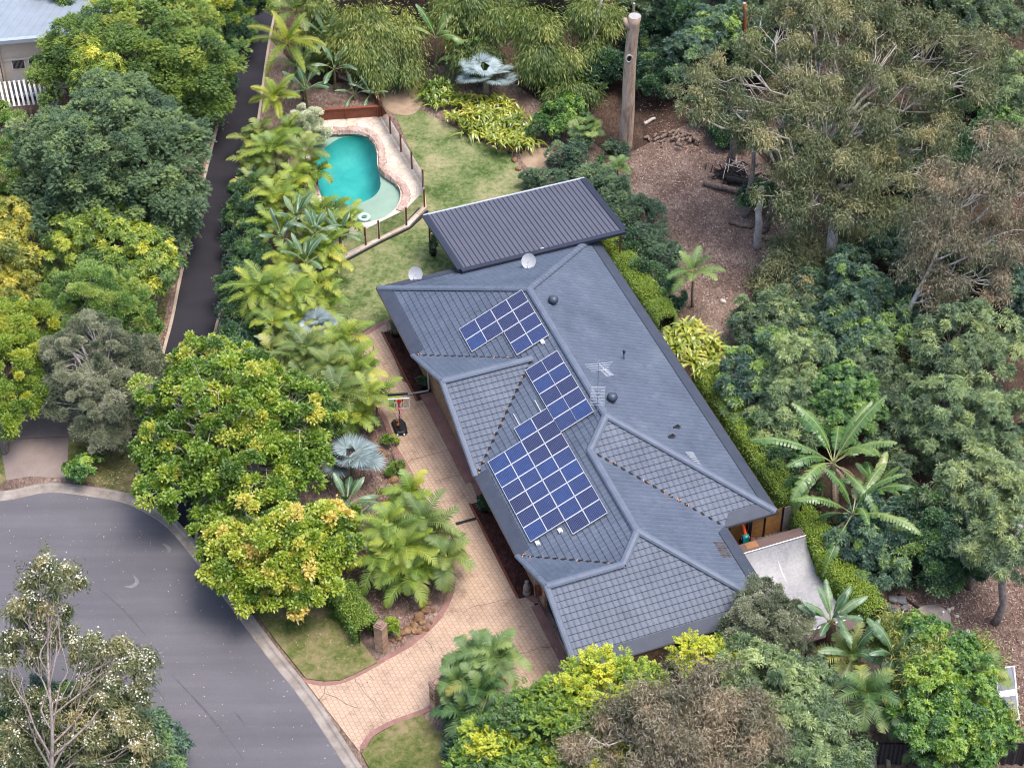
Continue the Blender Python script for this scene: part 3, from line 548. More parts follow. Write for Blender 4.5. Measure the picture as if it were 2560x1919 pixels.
M['charcoal'] = surf('charcoal', [(.3,(.01,.01,.011)),(.7,(.03,.028,.028))], 5., .9, .6, .03, 20., .5)
M['bark'] = barkmat('grey_brown_bark', (.07,.055,.045), (.15,.125,.105), (.26,.22,.19)); M['pale_bark'] = barkmat('pale_bark', (.27,.235,.21), (.42,.38,.35), (.55,.52,.49)); M['gum_bark'] = barkmat('gum_bark', (.13,.105,.095), (.24,.2,.185), (.34,.3,.275))
M['white_bark'] = barkmat('bleached_twigs', (.36,.32,.29), (.5,.46,.43), (.6,.57,.54)); M['dead_trunk'] = barkmat('dead_trunk', (.2,.14,.105), (.4,.29,.225), (.52,.41,.34), .18, 3.5); M['cut_wood'] = surf('cut_wood', [(.3,(.3,.28,.28)),(.7,(.42,.4,.4))], 6., .9, .3, .01, 30., .4); M['orange_bark'] = barkmat('orange_bark', (.15,.06,.035), (.33,.11,.05), (.24,.14,.1))
M['palm_trunk'] = barkmat('palm_trunk', (.1,.085,.06), (.19,.165,.12), (.27,.25,.19), 3., 4.); M['banana_stem'] = barkmat('banana_stem', (.08,.07,.035), (.15,.15,.07), (.2,.17,.1), .5, 5.); M['shaggy'] = barkmat('shaggy_trunk', (.05,.03,.022), (.1,.062,.045), (.17,.115,.085), .3, 7.)
M['bamboo_culm'] = plain('bamboo_culm', (.22,.24,.08), .5); M['hedge_core'] = plain('hedge_core', (.012,.016,.006), .95); M['log'] = barkmat('log_bark', (.09,.065,.055), (.19,.14,.115), (.28,.22,.185), 1., 6.)
PM = {}
pleaf = lambda *a: leafmat(*a, k=1.15)
PM['golden'] = pleaf('golden_cane', [(0,(.05,.105,.018)),(.4,(.13,.215,.028)),(.7,(.27,.33,.04)),(1,(.47,.41,.055))], .3)
PM['cane'] = pleaf('green_cane', [(0,(.04,.085,.02)),(.45,(.11,.175,.04)),(.75,(.225,.27,.065)),(1,(.4,.36,.1))], .3)
PM['foxtail'] = pleaf('foxtail', [(0,(.07,.13,.02)),(.45,(.2,.27,.03)),(.75,(.33,.36,.04)),(1,(.42,.36,.05))], .3)
PM['darkpalm'] = pleaf('dark_palm', [(0,(.02,.06,.02)),(.45,(.05,.12,.03)),(.75,(.12,.19,.05)),(1,(.42,.3,.03))], .25)
PM['queen'] = pleaf('queen_palm', [(0,(.05,.1,.03)),(.5,(.11,.19,.05)),(1,(.27,.34,.1))], .3)
PM['blue'] = pleaf('blue_fan', [(0,(.075,.11,.115)),(.5,(.19,.25,.265)),(1,(.32,.39,.4))], .15)
PM['banana'] = pleaf('banana_leaf', [(0,(.04,.11,.03)),(.45,(.09,.19,.045)),(.75,(.22,.31,.1)),(1,(.4,.4,.2))], .35, .35, .05)
PM['paddle'] = pleaf('paddle_leaf', [(0,(.035,.085,.045)),(.45,(.075,.155,.07)),(.75,(.17,.26,.14)),(1,(.34,.38,.2))], .3, .35, .05)
PM['strap'] = pleaf('strap_leaf', [(0,(.09,.15,.015)),(.45,(.25,.3,.03)),(.75,(.42,.42,.055)),(1,(.55,.47,.14))], .3, .35, .07)
PM['strapgreen'] = pleaf('strap_green', [(0,(.05,.1,.015)),(.45,(.14,.22,.025)),(.75,(.3,.36,.05)),(1,(.44,.41,.08))], .3, .35, .07)
PM['fern'] = pleaf('fern_leaf', [(0,(.02,.06,.02)),(.5,(.05,.13,.035)),(1,(.13,.22,.05))], .3); PM['redleaf'] = pleaf('red_leaf', [(0,(.12,.012,.015)),(.5,(.3,.03,.035)),(1,(.42,.12,.09))], .3); PM['dead'] = pleaf('dead_leaf', [(0,(.12,.075,.045)),(.5,(.25,.17,.11)),(1,(.4,.3,.22))], .2)
G3 = lambda a, b, c, d: [(0.,a),(.38,b),(.68,c),(1.,d)]
species('lime', G3((.045,.1,.012),(.115,.205,.02),(.21,.3,.03),(.42,.4,.07)), .2, .13, .42, 'broad', 2.1, .2, .35)
species('limeyellow', G3((.06,.12,.012),(.17,.255,.02),(.32,.37,.035),(.55,.43,.13)), .2, .13, .42, 'broad', 2.1, .2, .35)
species('featherblue', G3((.035,.075,.035),(.075,.13,.058),(.125,.19,.075),(.2,.27,.09)), .11, .05, .48, 'feather', 2.0, .2)
species('feathergreen', G3((.04,.09,.018),(.1,.175,.025),(.18,.25,.03),(.3,.33,.05)), .11, .045, .5, 'feather', 2.0, .2)
species('whorlyellow', G3((.045,.095,.014),(.115,.185,.02),(.225,.29,.03),(.45,.44,.05)), .27, .085, .45, 'whorl', 1.9, .25)
species('yellow', G3((.07,.1,.012),(.2,.215,.024),(.35,.325,.035),(.48,.42,.08)), .27, .085, .45, 'whorl', 1.9, .25)
species('olivefine', G3((.055,.075,.04),(.12,.14,.08),(.2,.215,.135),(.29,.29,.21)), .12, .038, .4, 'broad', 1.5, .1, .2)
species('midfine', G3((.045,.1,.022),(.1,.19,.035),(.17,.26,.05),(.28,.34,.08)), .12, .05, .42, 'broad', 1.9, .1)
species('brightfine', G3((.05,.11,.012),(.14,.22,.02),(.25,.31,.03),(.4,.4,.05)), .14, .06, .45, 'broad', 2.0, .1)
species('gum', G3((.05,.07,.027),(.11,.13,.058),(.185,.195,.092),(.31,.275,.14)), .27, .05, .62, 'droop', 1.2, .1, .3)
species('gumbrown', G3((.065,.072,.04),(.13,.122,.078),(.205,.175,.118),(.31,.235,.155)), .25, .045, .6, 'droop', 1.0, .1, .25)
species('gumflower', G3((.055,.075,.025),(.125,.14,.055),(.2,.2,.09),(.32,.27,.13)), .24, .06, .36, 'droop', 1.6, .1, .25)
species('whorlgreen', G3((.035,.065,.032),(.085,.135,.06),(.155,.215,.09),(.28,.33,.13)), .28, .062, .42, 'whorl', 1.5, .2)
species('whorlpale', G3((.045,.08,.035),(.1,.16,.065),(.18,.245,.1),(.29,.35,.14)), .24, .06, .42, 'whorl', 1.9, .2)
species('whorldark', G3((.016,.045,.03),(.04,.09,.055),(.08,.145,.08),(.2,.3,.06)), .24, .07, .42, 'whorl', 1.9, .2)
species('brightbroad', G3((.022,.066,.012),(.055,.135,.018),(.11,.21,.025),(.23,.32,.04)), .2, .09, .42, 'whorl', 2.0, .2)
species('roundgreen', G3((.03,.08,.025),(.075,.165,.04),(.135,.24,.055),(.23,.33,.08)), .17, .065, .36, 'whorl', 2.1, .2)
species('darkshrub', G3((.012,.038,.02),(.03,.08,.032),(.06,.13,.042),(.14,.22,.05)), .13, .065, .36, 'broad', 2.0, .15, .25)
species('feathershrub', G3((.022,.055,.03),(.05,.1,.05),(.09,.15,.065),(.15,.22,.09)), .1, .035, .36, 'feather', 1.6, .2)
species('bamboo', G3((.035,.07,.016),(.09,.14,.028),(.175,.22,.045),(.33,.33,.09)), .3, .05, .5, 'droop', 1.8, .1, .3)
species('hedge', G3((.03,.075,.012),(.09,.17,.02),(.19,.28,.028),(.32,.38,.045)), .085, .05, .2, 'broad', 1.7, .1)
species('hedgedark', G3((.014,.045,.022),(.032,.085,.03),(.06,.135,.04),(.14,.22,.05)), .1, .055, .2, 'broad', 1.7, .1)
species('jacaranda', G3((.04,.095,.014),(.105,.19,.018),(.225,.31,.02),(.42,.43,.025)), .19, .085, .6, 'feather', 2.2, .35, .35)
species('whiteflower', G3((.12,.16,.08),(.28,.33,.2),(.5,.53,.4),(.66,.67,.58)), .09, .055, .3, 'broad', 1.8, .1)
# ------------------------------------------------------------------ the setting
def st(o, kind='structure'): o['kind'] = kind; return o
deckP = gs(2, [(722,738),(1110,715),(1172,792),(1243,930),(1306,1035),(1377,1150),(1392,1272),(1285,1386),(1100,1475),(880,1592),(720,1500),(640,1150),(630,820)], .2)
waterP = catmull(gs(2, [(720,838),(800,822),(900,818),(985,822),(1042,850),(1078,905),(1088,965),(1090,1020),(1112,1066),(1160,1100),(1205,1135),(1230,1185),(1225,1240),(1195,1290),(1145,1332),(1080,1360),(1005,1374),(930,1372),(860,1355),(790,1290),(740,1200),(715,1080),(698,960),(696,880)], .1), 4, True)
deepP = catmull(gs(2, [(703,945),(760,895),(850,835),(920,822),(985,824),(1040,853),(1075,908),(1085,970),(1092,1030),(1106,1085),(1103,1140),(1058,1195),(965,1233),(865,1240),(765,1205),(725,1110)], .1), 4, True)
big = [(-320,-200),(320,-200),(320,420),(-320,420)]
sheet('ground', big, 0, M['mulch'], holes=[[p[:2] for p in waterP][::-1]])
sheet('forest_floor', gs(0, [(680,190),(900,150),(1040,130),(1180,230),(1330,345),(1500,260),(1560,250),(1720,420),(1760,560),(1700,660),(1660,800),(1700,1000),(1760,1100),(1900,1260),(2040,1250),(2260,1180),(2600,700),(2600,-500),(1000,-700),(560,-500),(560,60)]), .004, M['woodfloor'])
# road, kerb
kin = gs(10, [(-700,60),(-400,10),(0,30),(300,-22),(600,10),(760,42),(880,95),(1010,180),(1110,285),(1200,400),(1330,570),(1430,700),(1640,985),(1860,1262),(2120,1660),(2400,2080),(2800,2700)])
kerbL = catmull(kin, 4); roadP = [p[:2] for p in kerbL]+[g(10,1500,3600)[:2], g(10,-3500,3600)[:2], g(10,-3500,60)[:2]]
road = sheet('road', roadP, .008, M['asphalt'])
kb = band(kerbL, [(0,.0085),(.04,.03),(.32,.03),(.36,.045),(.44,.105),(.62,.112),(.64,.0)]); o = st(kb.build('kerb', M['concrete'])); 
mk = MB()
for i in range(6, len(kerbL)-1, 7):
    a, b = offset(kerbL, .03)[i], offset(kerbL, .63)[i]; mk.beam([a[0],a[1],.1], [b[0],b[1],.118], .025, .012)
def arc_mark(pts, w, name='tyre_mark', z=.013, mat=None):
    P = catmull(gs(10, pts), 4); m = len(P); ww = w*np.sin(np.linspace(.15,3.0,m)); A = offset(P, 0); T = offset(P, 1)-A; V = np.concatenate([np.c_[A-T*ww[:,None]/2, np.full(m,z)], np.c_[A+T*ww[:,None]/2, np.full(m,z)]])
    return st(raw_mesh(name, V, [(i,i+1,m+i+1,m+i) for i in range(m-1)], mat, road))
M['skid'] = surf('scuffed_asphalt', [(.3,(.13,.125,.135)),(.7,(.21,.205,.21))], 3., .9, .2, .01, 30., .5); M['skid2'] = surf('old_tar', [(.3,(.085,.082,.092)),(.7,(.11,.106,.118))], 3., .9, .2, .01, 30., .5)
arc_mark([(820,485),(842,520),(828,545),(798,556),(765,552)], .22, mat=M['skid']); arc_mark([(995,290),(1030,310),(1040,330),(1028,350)], .2, mat=M['skid'])
for q in ([(600,560),(760,700),(900,860)], [(1050,1090),(1300,1360),(1500,1620)], [(700,860),(860,1040),(1010,1250)], [(1440,1320),(1480,1370),(1510,1420)]): arc_mark(q, .12, mat=M['skid2'], z=.0115)
# shared asphalt driveway along the palms, its edge strips
dl = gs(1, [(1500,-60),(1480,110),(1420,390),(1330,760),(1240,1120),(1150,1480)])+gs(9, [(1085,300),(1045,500),(985,730),(935,990),(870,1330),(803,1572)])
dr = gs(1, [(1750,-60),(1690,110),(1640,390),(1590,760),(1510,1120),(1420,1480)])+gs(9, [(1390,300),(1330,560),(1290,760),(1265,990),(1245,1330),(1240,1560)])+gs(10, [(1210,290)])
sheet('driveway', [p[:2] for p in catmull(dl,3)]+[p[:2] for p in catmull(dr,3)][::-1], .012, M['black_asphalt'])
st(band(catmull(dl,3), [(0,.0),(0,.06),(.17,.06),(.17,0)]).build('edge_strip', M['edge_concrete'])); st(band(catmull(dr,3), [(-.15,.0),(-.15,.05),(0,.05),(0,0)]).build('edge_strip', M['edge_concrete']))
st(sheet('garden_bed', gs(1, [(1480,105),(1420,390),(1330,760),(1240,1120),(1110,1640)])+gs(9, [(1000,700),(930,990),(860,1330),(800,1560),(420,1440),(420,1100),(850,1080),(870,700),(950,400),(1040,130)])+gs(1, [(1060,1400),(1160,900),(1280,500),(1380,150)]), .006, M['bed']))
st(sheet('side_lawn', gs(9, [(1040,130),(1075,120),(1000,560),(960,700),(930,640),(935,560)]), .01, M['verge']))
# exposed aggregate driveway of the neighbour
sheet('side_driveway', gs(9, [(-60,1090),(60,1080),(300,1010),(620,980),(1000,960),(960,1075),(700,1080),(425,1090),(412,1465),(190,1452),(40,1475),(0,1250),(-60,1200)]), .016, M['aggregate'])
mb = MB()
for a, b in (((10,1225),(415,1205)),((270,1003),(390,965))): mb.beam(g(9,*a,.02), g(9,*b,.02), .03, .01)
st(mb.build('driveway_joint', M['redwood']))
sheet('verge_lawn', gs(9, [(-80,1200),(0,1260),(40,1475),(0,1500),(-90,1510)]), .02, M['verge']); sheet('verge_lawn', gs(9, [(418,1100),(720,1090),(850,1330),(800,1560),(560,1490),(415,1468)]), .014, M['verge'])
# paved drive of the house, border, lawns
driveP = catmull(gs(0, [(852,688),(790,722),(755,760),(760,800),(800,860)]), 4)[:-1]+catmull(gs(0,[(800,860),(833,910),(850,962),(880,1012),(905,1060),(930,1110),(965,1190),(978,1262),(950,1330),(893,1386),(836,1420),(780,1452),(735,1472),(690,1475),(657,1469)]), 5)+gs(0, [(776,1622)])+catmull(gs(0, [(776,1622),(800,1590),(850,1562),(905,1542),(960,1510),(1030,1500),(1130,1500),(1250,1470)]), 4)[1:]+gs(0, [(1236,1425),(1156,1290),(1122,1262),(1030,1115),(1035,1075),(945,866),(868,822),(838,728)])
drive = sheet('driveway', [p[:2] for p in driveP], .03, M['pavers'])
def strip(name, line, w, z, mat, h=.02, n=4):
    P = catmull(line, n) if n else line; return st(band(P, [(-w/2,z-h),(-w/2,z),(w/2,z),(w/2,z-h)]).build(name, mat))
strip('paver_border', gs(0, [(845,690),(790,722),(755,760),(760,800),(800,860),(833,910),(850,962),(880,1012),(905,1060),(930,1110),(965,1190),(978,1262),(950,1330),(893,1386),(836,1420),(780,1452),(735,1472),(690,1475),(652,1467)]), .28, .038, M['red_band'], .038)
strip('paver_border', gs(0, [(782,1618),(803,1586),(850,1560),(905,1540),(945,1522)]), .28, .038, M['red_band'], .038)
strip('paver_border', gs(0, [(842,712),(848,740),(880,815),(948,862),(1008,998),(1040,1080)]), .36, .039, M['red_band'], .039, 0); strip('paver_border', gs(0, [(1036,1072),(1042,1108),(1133,1282),(1160,1300)]), .36, .039, M['red_band'], .039, 0)
strip('house_path', [hw(u,.02-.55,0) for u in (6.6,13.9)], .9, .06, M['red_band'], .06, 0); strip('house_path', [hw(u,-.42,0) for u in (23.1,29.0)], .46, .07, M['red_band'], .07, 0)
strip('garden_bed', [hw(u,-.33,0) for u in (.9,7.0)], 1.0, .05, M['darkbed'], .05, 0); strip('garden_bed', [hw(u,-.33,0) for u in (15.4,22.4)], 1.0, .05, M['darkbed'], .05, 0)
for a, b in ((.9,7.),(15.4,22.3)): strip('bed_edging', [hw(a,.22,0), hw(b,.22,0)], .1, .13, M['redwood'], .13, 0)
strip('garden_bed', gs(0, [(700,900),(760,960),(820,1010),(850,1080),(880,1160),(900,1240),(880,1330),(850,1390)]), 3.4, .012, M['bed'], .012); 
sheet('lawn', catmull(gs(0, [(828,205),(880,226),(955,262),(1060,318),(1105,335),(1150,400),(1230,420),(1330,480),(1290,530),(900,620),(850,640),(848,692),(800,708),(735,728),(700,700),(690,640),(700,580),(760,520),(900,470),(905,380),(850,240)]), 3), .016, M['lawn'])
sheet('bare_patch', catmull(gs(0, [(818,200),(850,186),(900,192),(912,225),(890,248),(850,246),(828,230)]), 4), .022, M['sand']); sheet('bare_patch', catmull(gs(0, [(1120,330),(1160,320),(1200,330),(1195,375),(1150,370),(1128,350)]), 4), .022, M['sand'])
sheet('verge_lawn', gs(0, [(545,1275),(600,1290),(720,1310),(790,1400),(815,1432),(770,1455),(735,1470),(700,1472),(662,1467),(600,1390),(545,1315)]), .09, M['verge'], .09)
sheet('verge_lawn', gs(0, [(781,1628),(810,1590),(860,1562),(910,1545),(960,1590),(990,1700),(860,1780)]), .09, M['verge'], .09)
mb = MB(); rng = np.random.default_rng(5)
def crack(k, pts, w=.02):
    P = wig(rng, g(k,*pts[0],.036), g(k,*pts[0],.036), 1)*0; L = gs(k, pts, .0345)
    for a, b in zip(L[:-1], L[1:]):
        q = wig(rng, a, b, 4, .03); q[:,2] = .0345
        for c, d in zip(q[:-1], q[1:]): mb.beam(c, d, w, .004)
crack(5, [(315,1400),(305,1470),(530,1570)]); crack(5, [(1000,1100),(1040,1130),(1065,1190)]); crack(5, [(620,1345),(650,1380)]); crack(5, [(300,1480),(270,1520)]); crack(5, [(1660,1195),(1900,1145)], .014); crack(5, [(1290,890),(1560,820)], .014); crack(4, [(340,1240),(640,1160)], .014); crack(4, [(520,1390),(770,1330)], .014); crack(5, [(500,1330),(560,1430),(660,1560),(720,1640)], .014)
mb.build('crack', M['charcoal'], drive)['kind'] = 'structure'
mb = MB(); mb.beam(g(5,1215,302,.04), g(5,1380,256,.04), .17, .03); mb.beam(g(5,1768,850,.04), g(5,2030,1365,.04), .2, .03); st(mb.build('drain', M['black']))
# pool basin, coping and deck
dk = sheet('pool_deck', [p[:2] for p in deckP], .2, M['flags'], .2, [[p[:2] for p in waterP][::-1]])
pool = thing('swimming_pool', 'free form turquoise swimming pool with rock coping and pale beach shelf', 'swimming pool', np.r_[np.mean(waterP, 0)[:2], 0]); po = np.array(pool.location)
def lift(o, par): o.parent = par; o.matrix_parent_inverse = Matrix.Translation(-Vector(par.location)); return o
def sub(o, par):
    """hand a mesh built in world space to a thing without moving it"""
    me = o.data; off = np.array(par.location); n = len(me.vertices); c = np.empty(n*3, np.float32); me.vertices.foreach_get('co', c); c = (c.reshape(-1,3)-off).astype(np.float32); me.vertices.foreach_set('co', c.ravel()); o.parent = par
    if 'kind' in o: del o['kind']
    return o
sub(sheet('water', [p[:2] for p in waterP], .1, M['water']), pool)
sub(sheet('beach_shelf', [p[:2] for p in waterP], -.12, M['pool_shelf'], holes=[[p[:2] for p in deepP][::-1]]), pool)
bs = MB(); n = len(waterP); bs.add([(p[0],p[1],.21) for p in waterP]+[(p[0],p[1],-.12) for p in waterP], [(i,(i+1)%n,n+(i+1)%n,n+i) for i in range(n)]); sub(bs.build('pool_wall', M['pool_shelf']), pool)
bs = MB(); n = len(deepP); cen = np.mean([p[:2] for p in deepP], 0); prof = [(1.,-.12),(.985,-.4),(.9,-1.0),(.75,-1.45),(.4,-1.6)]
V = [(*(cen+(np.array(p[:2])-cen)*f), z) for f, z in prof for p in deepP]; bs.add(V, [(j*n+i, j*n+(i+1)%n, (j+1)*n+(i+1)%n, (j+1)*n+i) for j in range(len(prof)-1) for i in range(n)]+[tuple((len(prof)-1)*n+i for i in range(n))]); sub(bs.build('deep_basin', M['pool_deep'], None, True), pool)
def rockband(line, w, h, name, mat, rough=.07, seed=3):
    rng = np.random.default_rng(seed); P = np.array(catmull(line, 6)); d = np.r_[0, np.cumsum(np.linalg.norm(np.diff(P[:,:2], axis=0), axis=1))]; s = np.arange(0, d[-1], .1); P = np.stack([np.interp(s, d, P[:,i]) for i in range(3)], 1); m = len(P); K = 7; V = []
    blk = np.floor(s/.62+.5*np.sin(s*2)).astype(int); hb = rng.uniform(-1,1,400)
    for k in range(K):
        f = k/(K-1); o = offset(P, -w*f*(1+.12*hb[blk%400])); z = h*math.sin(math.pi*(.12+.76*f))**.6+rough*.7*hb[(blk*3+k//3)%400]+rng.normal(size=m)*rough*.3; z = np.where((k == 0)|(k == K-1), -.12, z); V.append(np.c_[o+rng.normal(size=(m,2))*rough*.25, .2+z])
    V = np.concatenate(V); return raw_mesh(name, V, [(j*m+i,j*m+i+1,(j+1)*m+i+1,(j+1)*m+i) for j in range(K-1) for i in range(m-1)], mat)
sub(rockband(gs(2, [(1196,1292),(1226,1242),(1232,1185),(1207,1133),(1160,1098),(1112,1064),(1090,1020),(1088,965),(1078,905),(1042,848),(985,820),(900,816),(800,820),(715,838)], .2), .62, .12, 'rock_coping', M['coping']), pool)
sub(rockband(gs(2, [(696,872),(694,960),(712,1080),(738,1200)], .2), .45, .1, 'rock_coping', M['coping'], .05, 8), pool)
cp = MB(); P = catmull(gs(2, [(1198,1288),(1145,1332),(1080,1361),(1005,1375),(930,1373),(860,1356),(790,1291),(738,1200)], .2), 5); band(P, [(-.01,.1),(-.01,.225),(.34,.225),(.34,.2)], cp); sub(cp.build('smooth_coping', M['pale_coping']), pool)
mb = MB(); band(gs(2, [(1398,1300),(1290,1402),(1105,1492),(880,1612)]), [(-.08,0),(-.08,.09),(.08,.09),(.08,0)], mb); st(mb.build('deck_edging', M['black']))
# ------------------------------------------------------------------ the house
S_ = .4628; W2, LE, LF, D0, U2, D2 = .7808*W, 1.8168*W, 2.2705*W, .2941*W, .8474*W, .3789*W; EV = .05
house = thing('brick_house', 'long blond brick house under a hipped blue-grey tiled roof', 'house', hw(LF/2, -W/2, 0)); HO = np.array(house.location)
rng = np.random.default_rng(11)
def roof_face(poly, eave_a, eave_b, inward, name='roof_face'):
    """tile courses laid on a plane that rises from the line eave_a-eave_b; poly in house metres (u, v)"""
    a = np.array(eave_a, float); A = np.array(eave_b, float)-a; A /= np.linalg.norm(A); B = np.array(inward, float); cs = 1/math.sqrt(1+S_*S_)
    P = [((np.array(p)-a)@A, ((np.array(p)-a)@B)/cs) for p in poly]
    if sum(P[i][0]*P[(i+1)%len(P)][1]-P[(i+1)%len(P)][0]*P[i][1] for i in range(len(P))) < 0: P = P[::-1]
    def w3(x, y, n):
        q = a+A*x+B*(y*cs); q = q-B*(n*S_*cs); return hw(q[0], q[1], HE+y*cs*S_+n*cs)
    def clip(Q):
        for i in range(len(P)):
            (x0,y0),(x1,y1) = P[i], P[(i+1)%len(P)]; out = []
            ds = [(x1-x0)*(q[1]-y0)-(y1-y0)*(q[0]-x0) for q in Q]
            for j in range(len(Q)):
                k = (j+1)%len(Q)
                if ds[j] >= 0: out.append(Q[j])
                if ds[j]*ds[k] < 0: t = ds[j]/(ds[j]-ds[k]); out.append(tuple(np.array(Q[j])+(np.array(Q[k])-np.array(Q[j]))*t))
            Q = out
            if len(Q) < 3: return []
        return Q
    V, F, T = [], [], []; xs = [p[0] for p in P]; ys = [p[1] for p in P]; CO, TW = .335, .3; st_ = (0,.3,.62,.81)
    prof = {0:0., .3:.0, .62:.0, .81:.017}
    for r in range(int(min(ys)/CO)-1, int(max(ys)/CO)+1):
        y0, y1 = r*CO, (r+1)*CO
        if y1 < min(ys) or y0 > max(ys): continue
        for t in range(int(min(xs)/TW)-1, int(max(xs)/TW)+2):
            tv = .5+rng.normal()*.13
            for i in range(4):
                xa = (t+st_[i])*TW; xb = (t+(st_+(1,))[i+1])*TW
                if xb < min(xs) or xa > max(xs): continue
                ha, hb = prof[st_[i]], prof[(st_+(0,))[(i+1)]] if i < 3 else 0.
                Q = clip([(xa,y0),(xb,y0),(xb,y1),(xa,y1)])
                if not Q: continue
                b = len(V)
                for x, y in Q: f = (x-xa)/(xb-xa); s = (y-y0)/CO; V.append(w3(x, y, ha+(hb-ha)*f+.05*(1-s)+.012)); T.append(tv)
                F.append(tuple(range(b, b+len(Q))))
                e = [q for q in Q if abs(q[1]-y0) < 1e-6]
                if len(e) == 2:
                    e.sort(); b = len(V)
                    for x, y, n in ((e[0][0],y0,-.005),(e[1][0],y0,-.005),(e[1][0],y0,ha+(hb-ha)*(e[1][0]-xa)/(xb-xa)+.062),(e[0][0],y0,ha+(hb-ha)*(e[0][0]-xa)/(xb-xa)+.062)): V.append(w3(x,y,n)); T.append(.05)  # butt tinted darker, the shadow gap under each course put into colour
                    F.append((b,b+1,b+2,b+3))
    # backing so that nothing shows through
    b = len(V); V += [w3(x,y,-.03) for x, y in P]; T += [.2]*len(P); F.append(tuple(range(b, b+len(P))))
    return V, F, T
def rp(u, v): return np.array([u, v])
faces = [
 ([(0,0),(W/2,-W/2),(0,-W)], (0,0), (0,-W), (1,0)),
 ([(0,0),(U2-D2,0),(U2,-D2),(U2,-W/2),(W/2,-W/2)], (0,0), (LE,0), (0,-1)), ([(U2,-W/2),(U2,-D2),(U2+D2,0),(LF-2*D0,0),((LE+LF)/2-D0,-(LE-LF)/2-D0),(LE-W/2,-W/2)], (0,0), (LE,0), (0,-1)), ([((LE+LF)/2-D0,-(LE-LF)/2-D0),(LF-D0,-D0),(LF-W2/2,-W2/2),(LE-W2/2,-W2/2)], (0,0), (LE,0), (0,-1)),
 ([(LE-W/2,-W/2),(LE,-W),(LE,-W2),(LE-W2/2,-W2/2)], (LE,-W), (LE,-W2), (-1,0)),
 ([(W/2,-W/2),(LE-W/2,-W/2),(LE,-W),(0,-W)], (LE,-W), (0,-W), (0,1)), ([(LE-W2/2,-W2/2),(LF-W2/2,-W2/2),(LF,-W2),(LE,-W2)], (LF,-W2), (LE,-W2), (0,1)),
 ([(LF,-W2),(LF,0),(LF-W2/2,-W2/2)], (LF,-W2), (LF,0), (-1,0)), ([(LF-D0,-D0),(LF-D0,EV),(LF,EV),(LF,0)], (LF,-W2), (LF,0), (-1,0)),
 ([(LF-D0,-D0),(LF-D0,EV),(LF-2*D0,EV),(LF-2*D0,0)], (LF-2*D0,EV), (LF-2*D0,0), (1,0)),
 ([(U2,-D2),(U2,EV),(U2-D2,EV),(U2-D2,0)], (U2-D2,EV), (U2-D2,0), (1,0)), ([(U2,-D2),(U2,EV),(U2+D2,EV),(U2+D2,0)], (U2+D2,0), (U2+D2,EV), (-1,0))]
V, F, T = [], [], []
for f in faces:
    v, fc, t = roof_face(*f); n = len(V); V += v; F += [tuple(i+n for i in q) for q in fc]; T += t
roof = raw_mesh('roof', np.array(V)-HO, F, M['tiles'], house, T)
rh = lambda u, v, d: hw(u, v, HE+S_*d)
def caps(p, q, w=.21, over=.0):
    """overlapping ridge tiles along an edge"""
    p, q = np.array(p), np.array(q); L = np.linalg.norm(q-p); n = max(2, int(L/.4)); d = (q-p)/L; x = np.cross(d, [0,0,1.]); x /= np.linalg.norm(x); y = np.cross(x, d)
    mb = MB(HO)
    for i in range(n):
        a = p+d*(L*i/n-.02); b = p+d*(L*(i+1)/n+.02); r = lambda c, s, e: [c+x*w*s*math.cos(t)+y*(.02+e+w*.55*s*math.sin(t)) for t in (math.pi, 2.3, 1.57, .84, 0)]
        P = r(a,1.,.012)+r(b,.96,.0); mb.add(P, [(j,j+1,j+6,j+5) for j in range(4)]+[(0,1,2,3,4)[::-1],(5,6,7,8,9)])
    return mb
cname = 'ridge_cap'
for p, q in [((W/2,-W/2,W/2),(0,0,0)), ((W/2,-W/2,W/2),(0,-W,0)), ((W/2,-W/2,W/2),(LE-W/2,-W/2,W/2)), ((LE-W/2,-W/2,W/2),(LE,-W,0)), ((LE-W/2,-W/2,W/2),(LE-W2/2,-W2/2,W2/2)), ((LE-W2/2,-W2/2,W2/2),(LF-W2/2,-W2/2,W2/2)),
             ((LF-W2/2,-W2/2,W2/2),(LF-D0,-D0,D0)), ((LF-W2/2,-W2/2,W2/2),(LF,-W2,0)), ((LF-D0,-D0,D0),(LF-D0,EV,D0)), ((U2,-D2,D2),(U2,EV,D2))]:
    m = caps(rh(*p)+np.array([0,0,.03]), rh(*q)+np.array([0,0,.03])); m.build('ridge_cap', M['ridge'], roof)
for p, q in [((LF-D0,EV,D0),(LF,EV,0)), ((LF-D0,EV,D0),(LF-2*D0,EV,0)), ((U2,EV,D2),(U2-D2,EV,0)), ((U2,EV,D2),(U2+D2,EV,0))]:
    m = caps(rh(*p)+np.array([0,0,.02]), rh(*q)+np.array([0,0,.02]), .17); m.build('verge_cap', M['ridge'], roof)
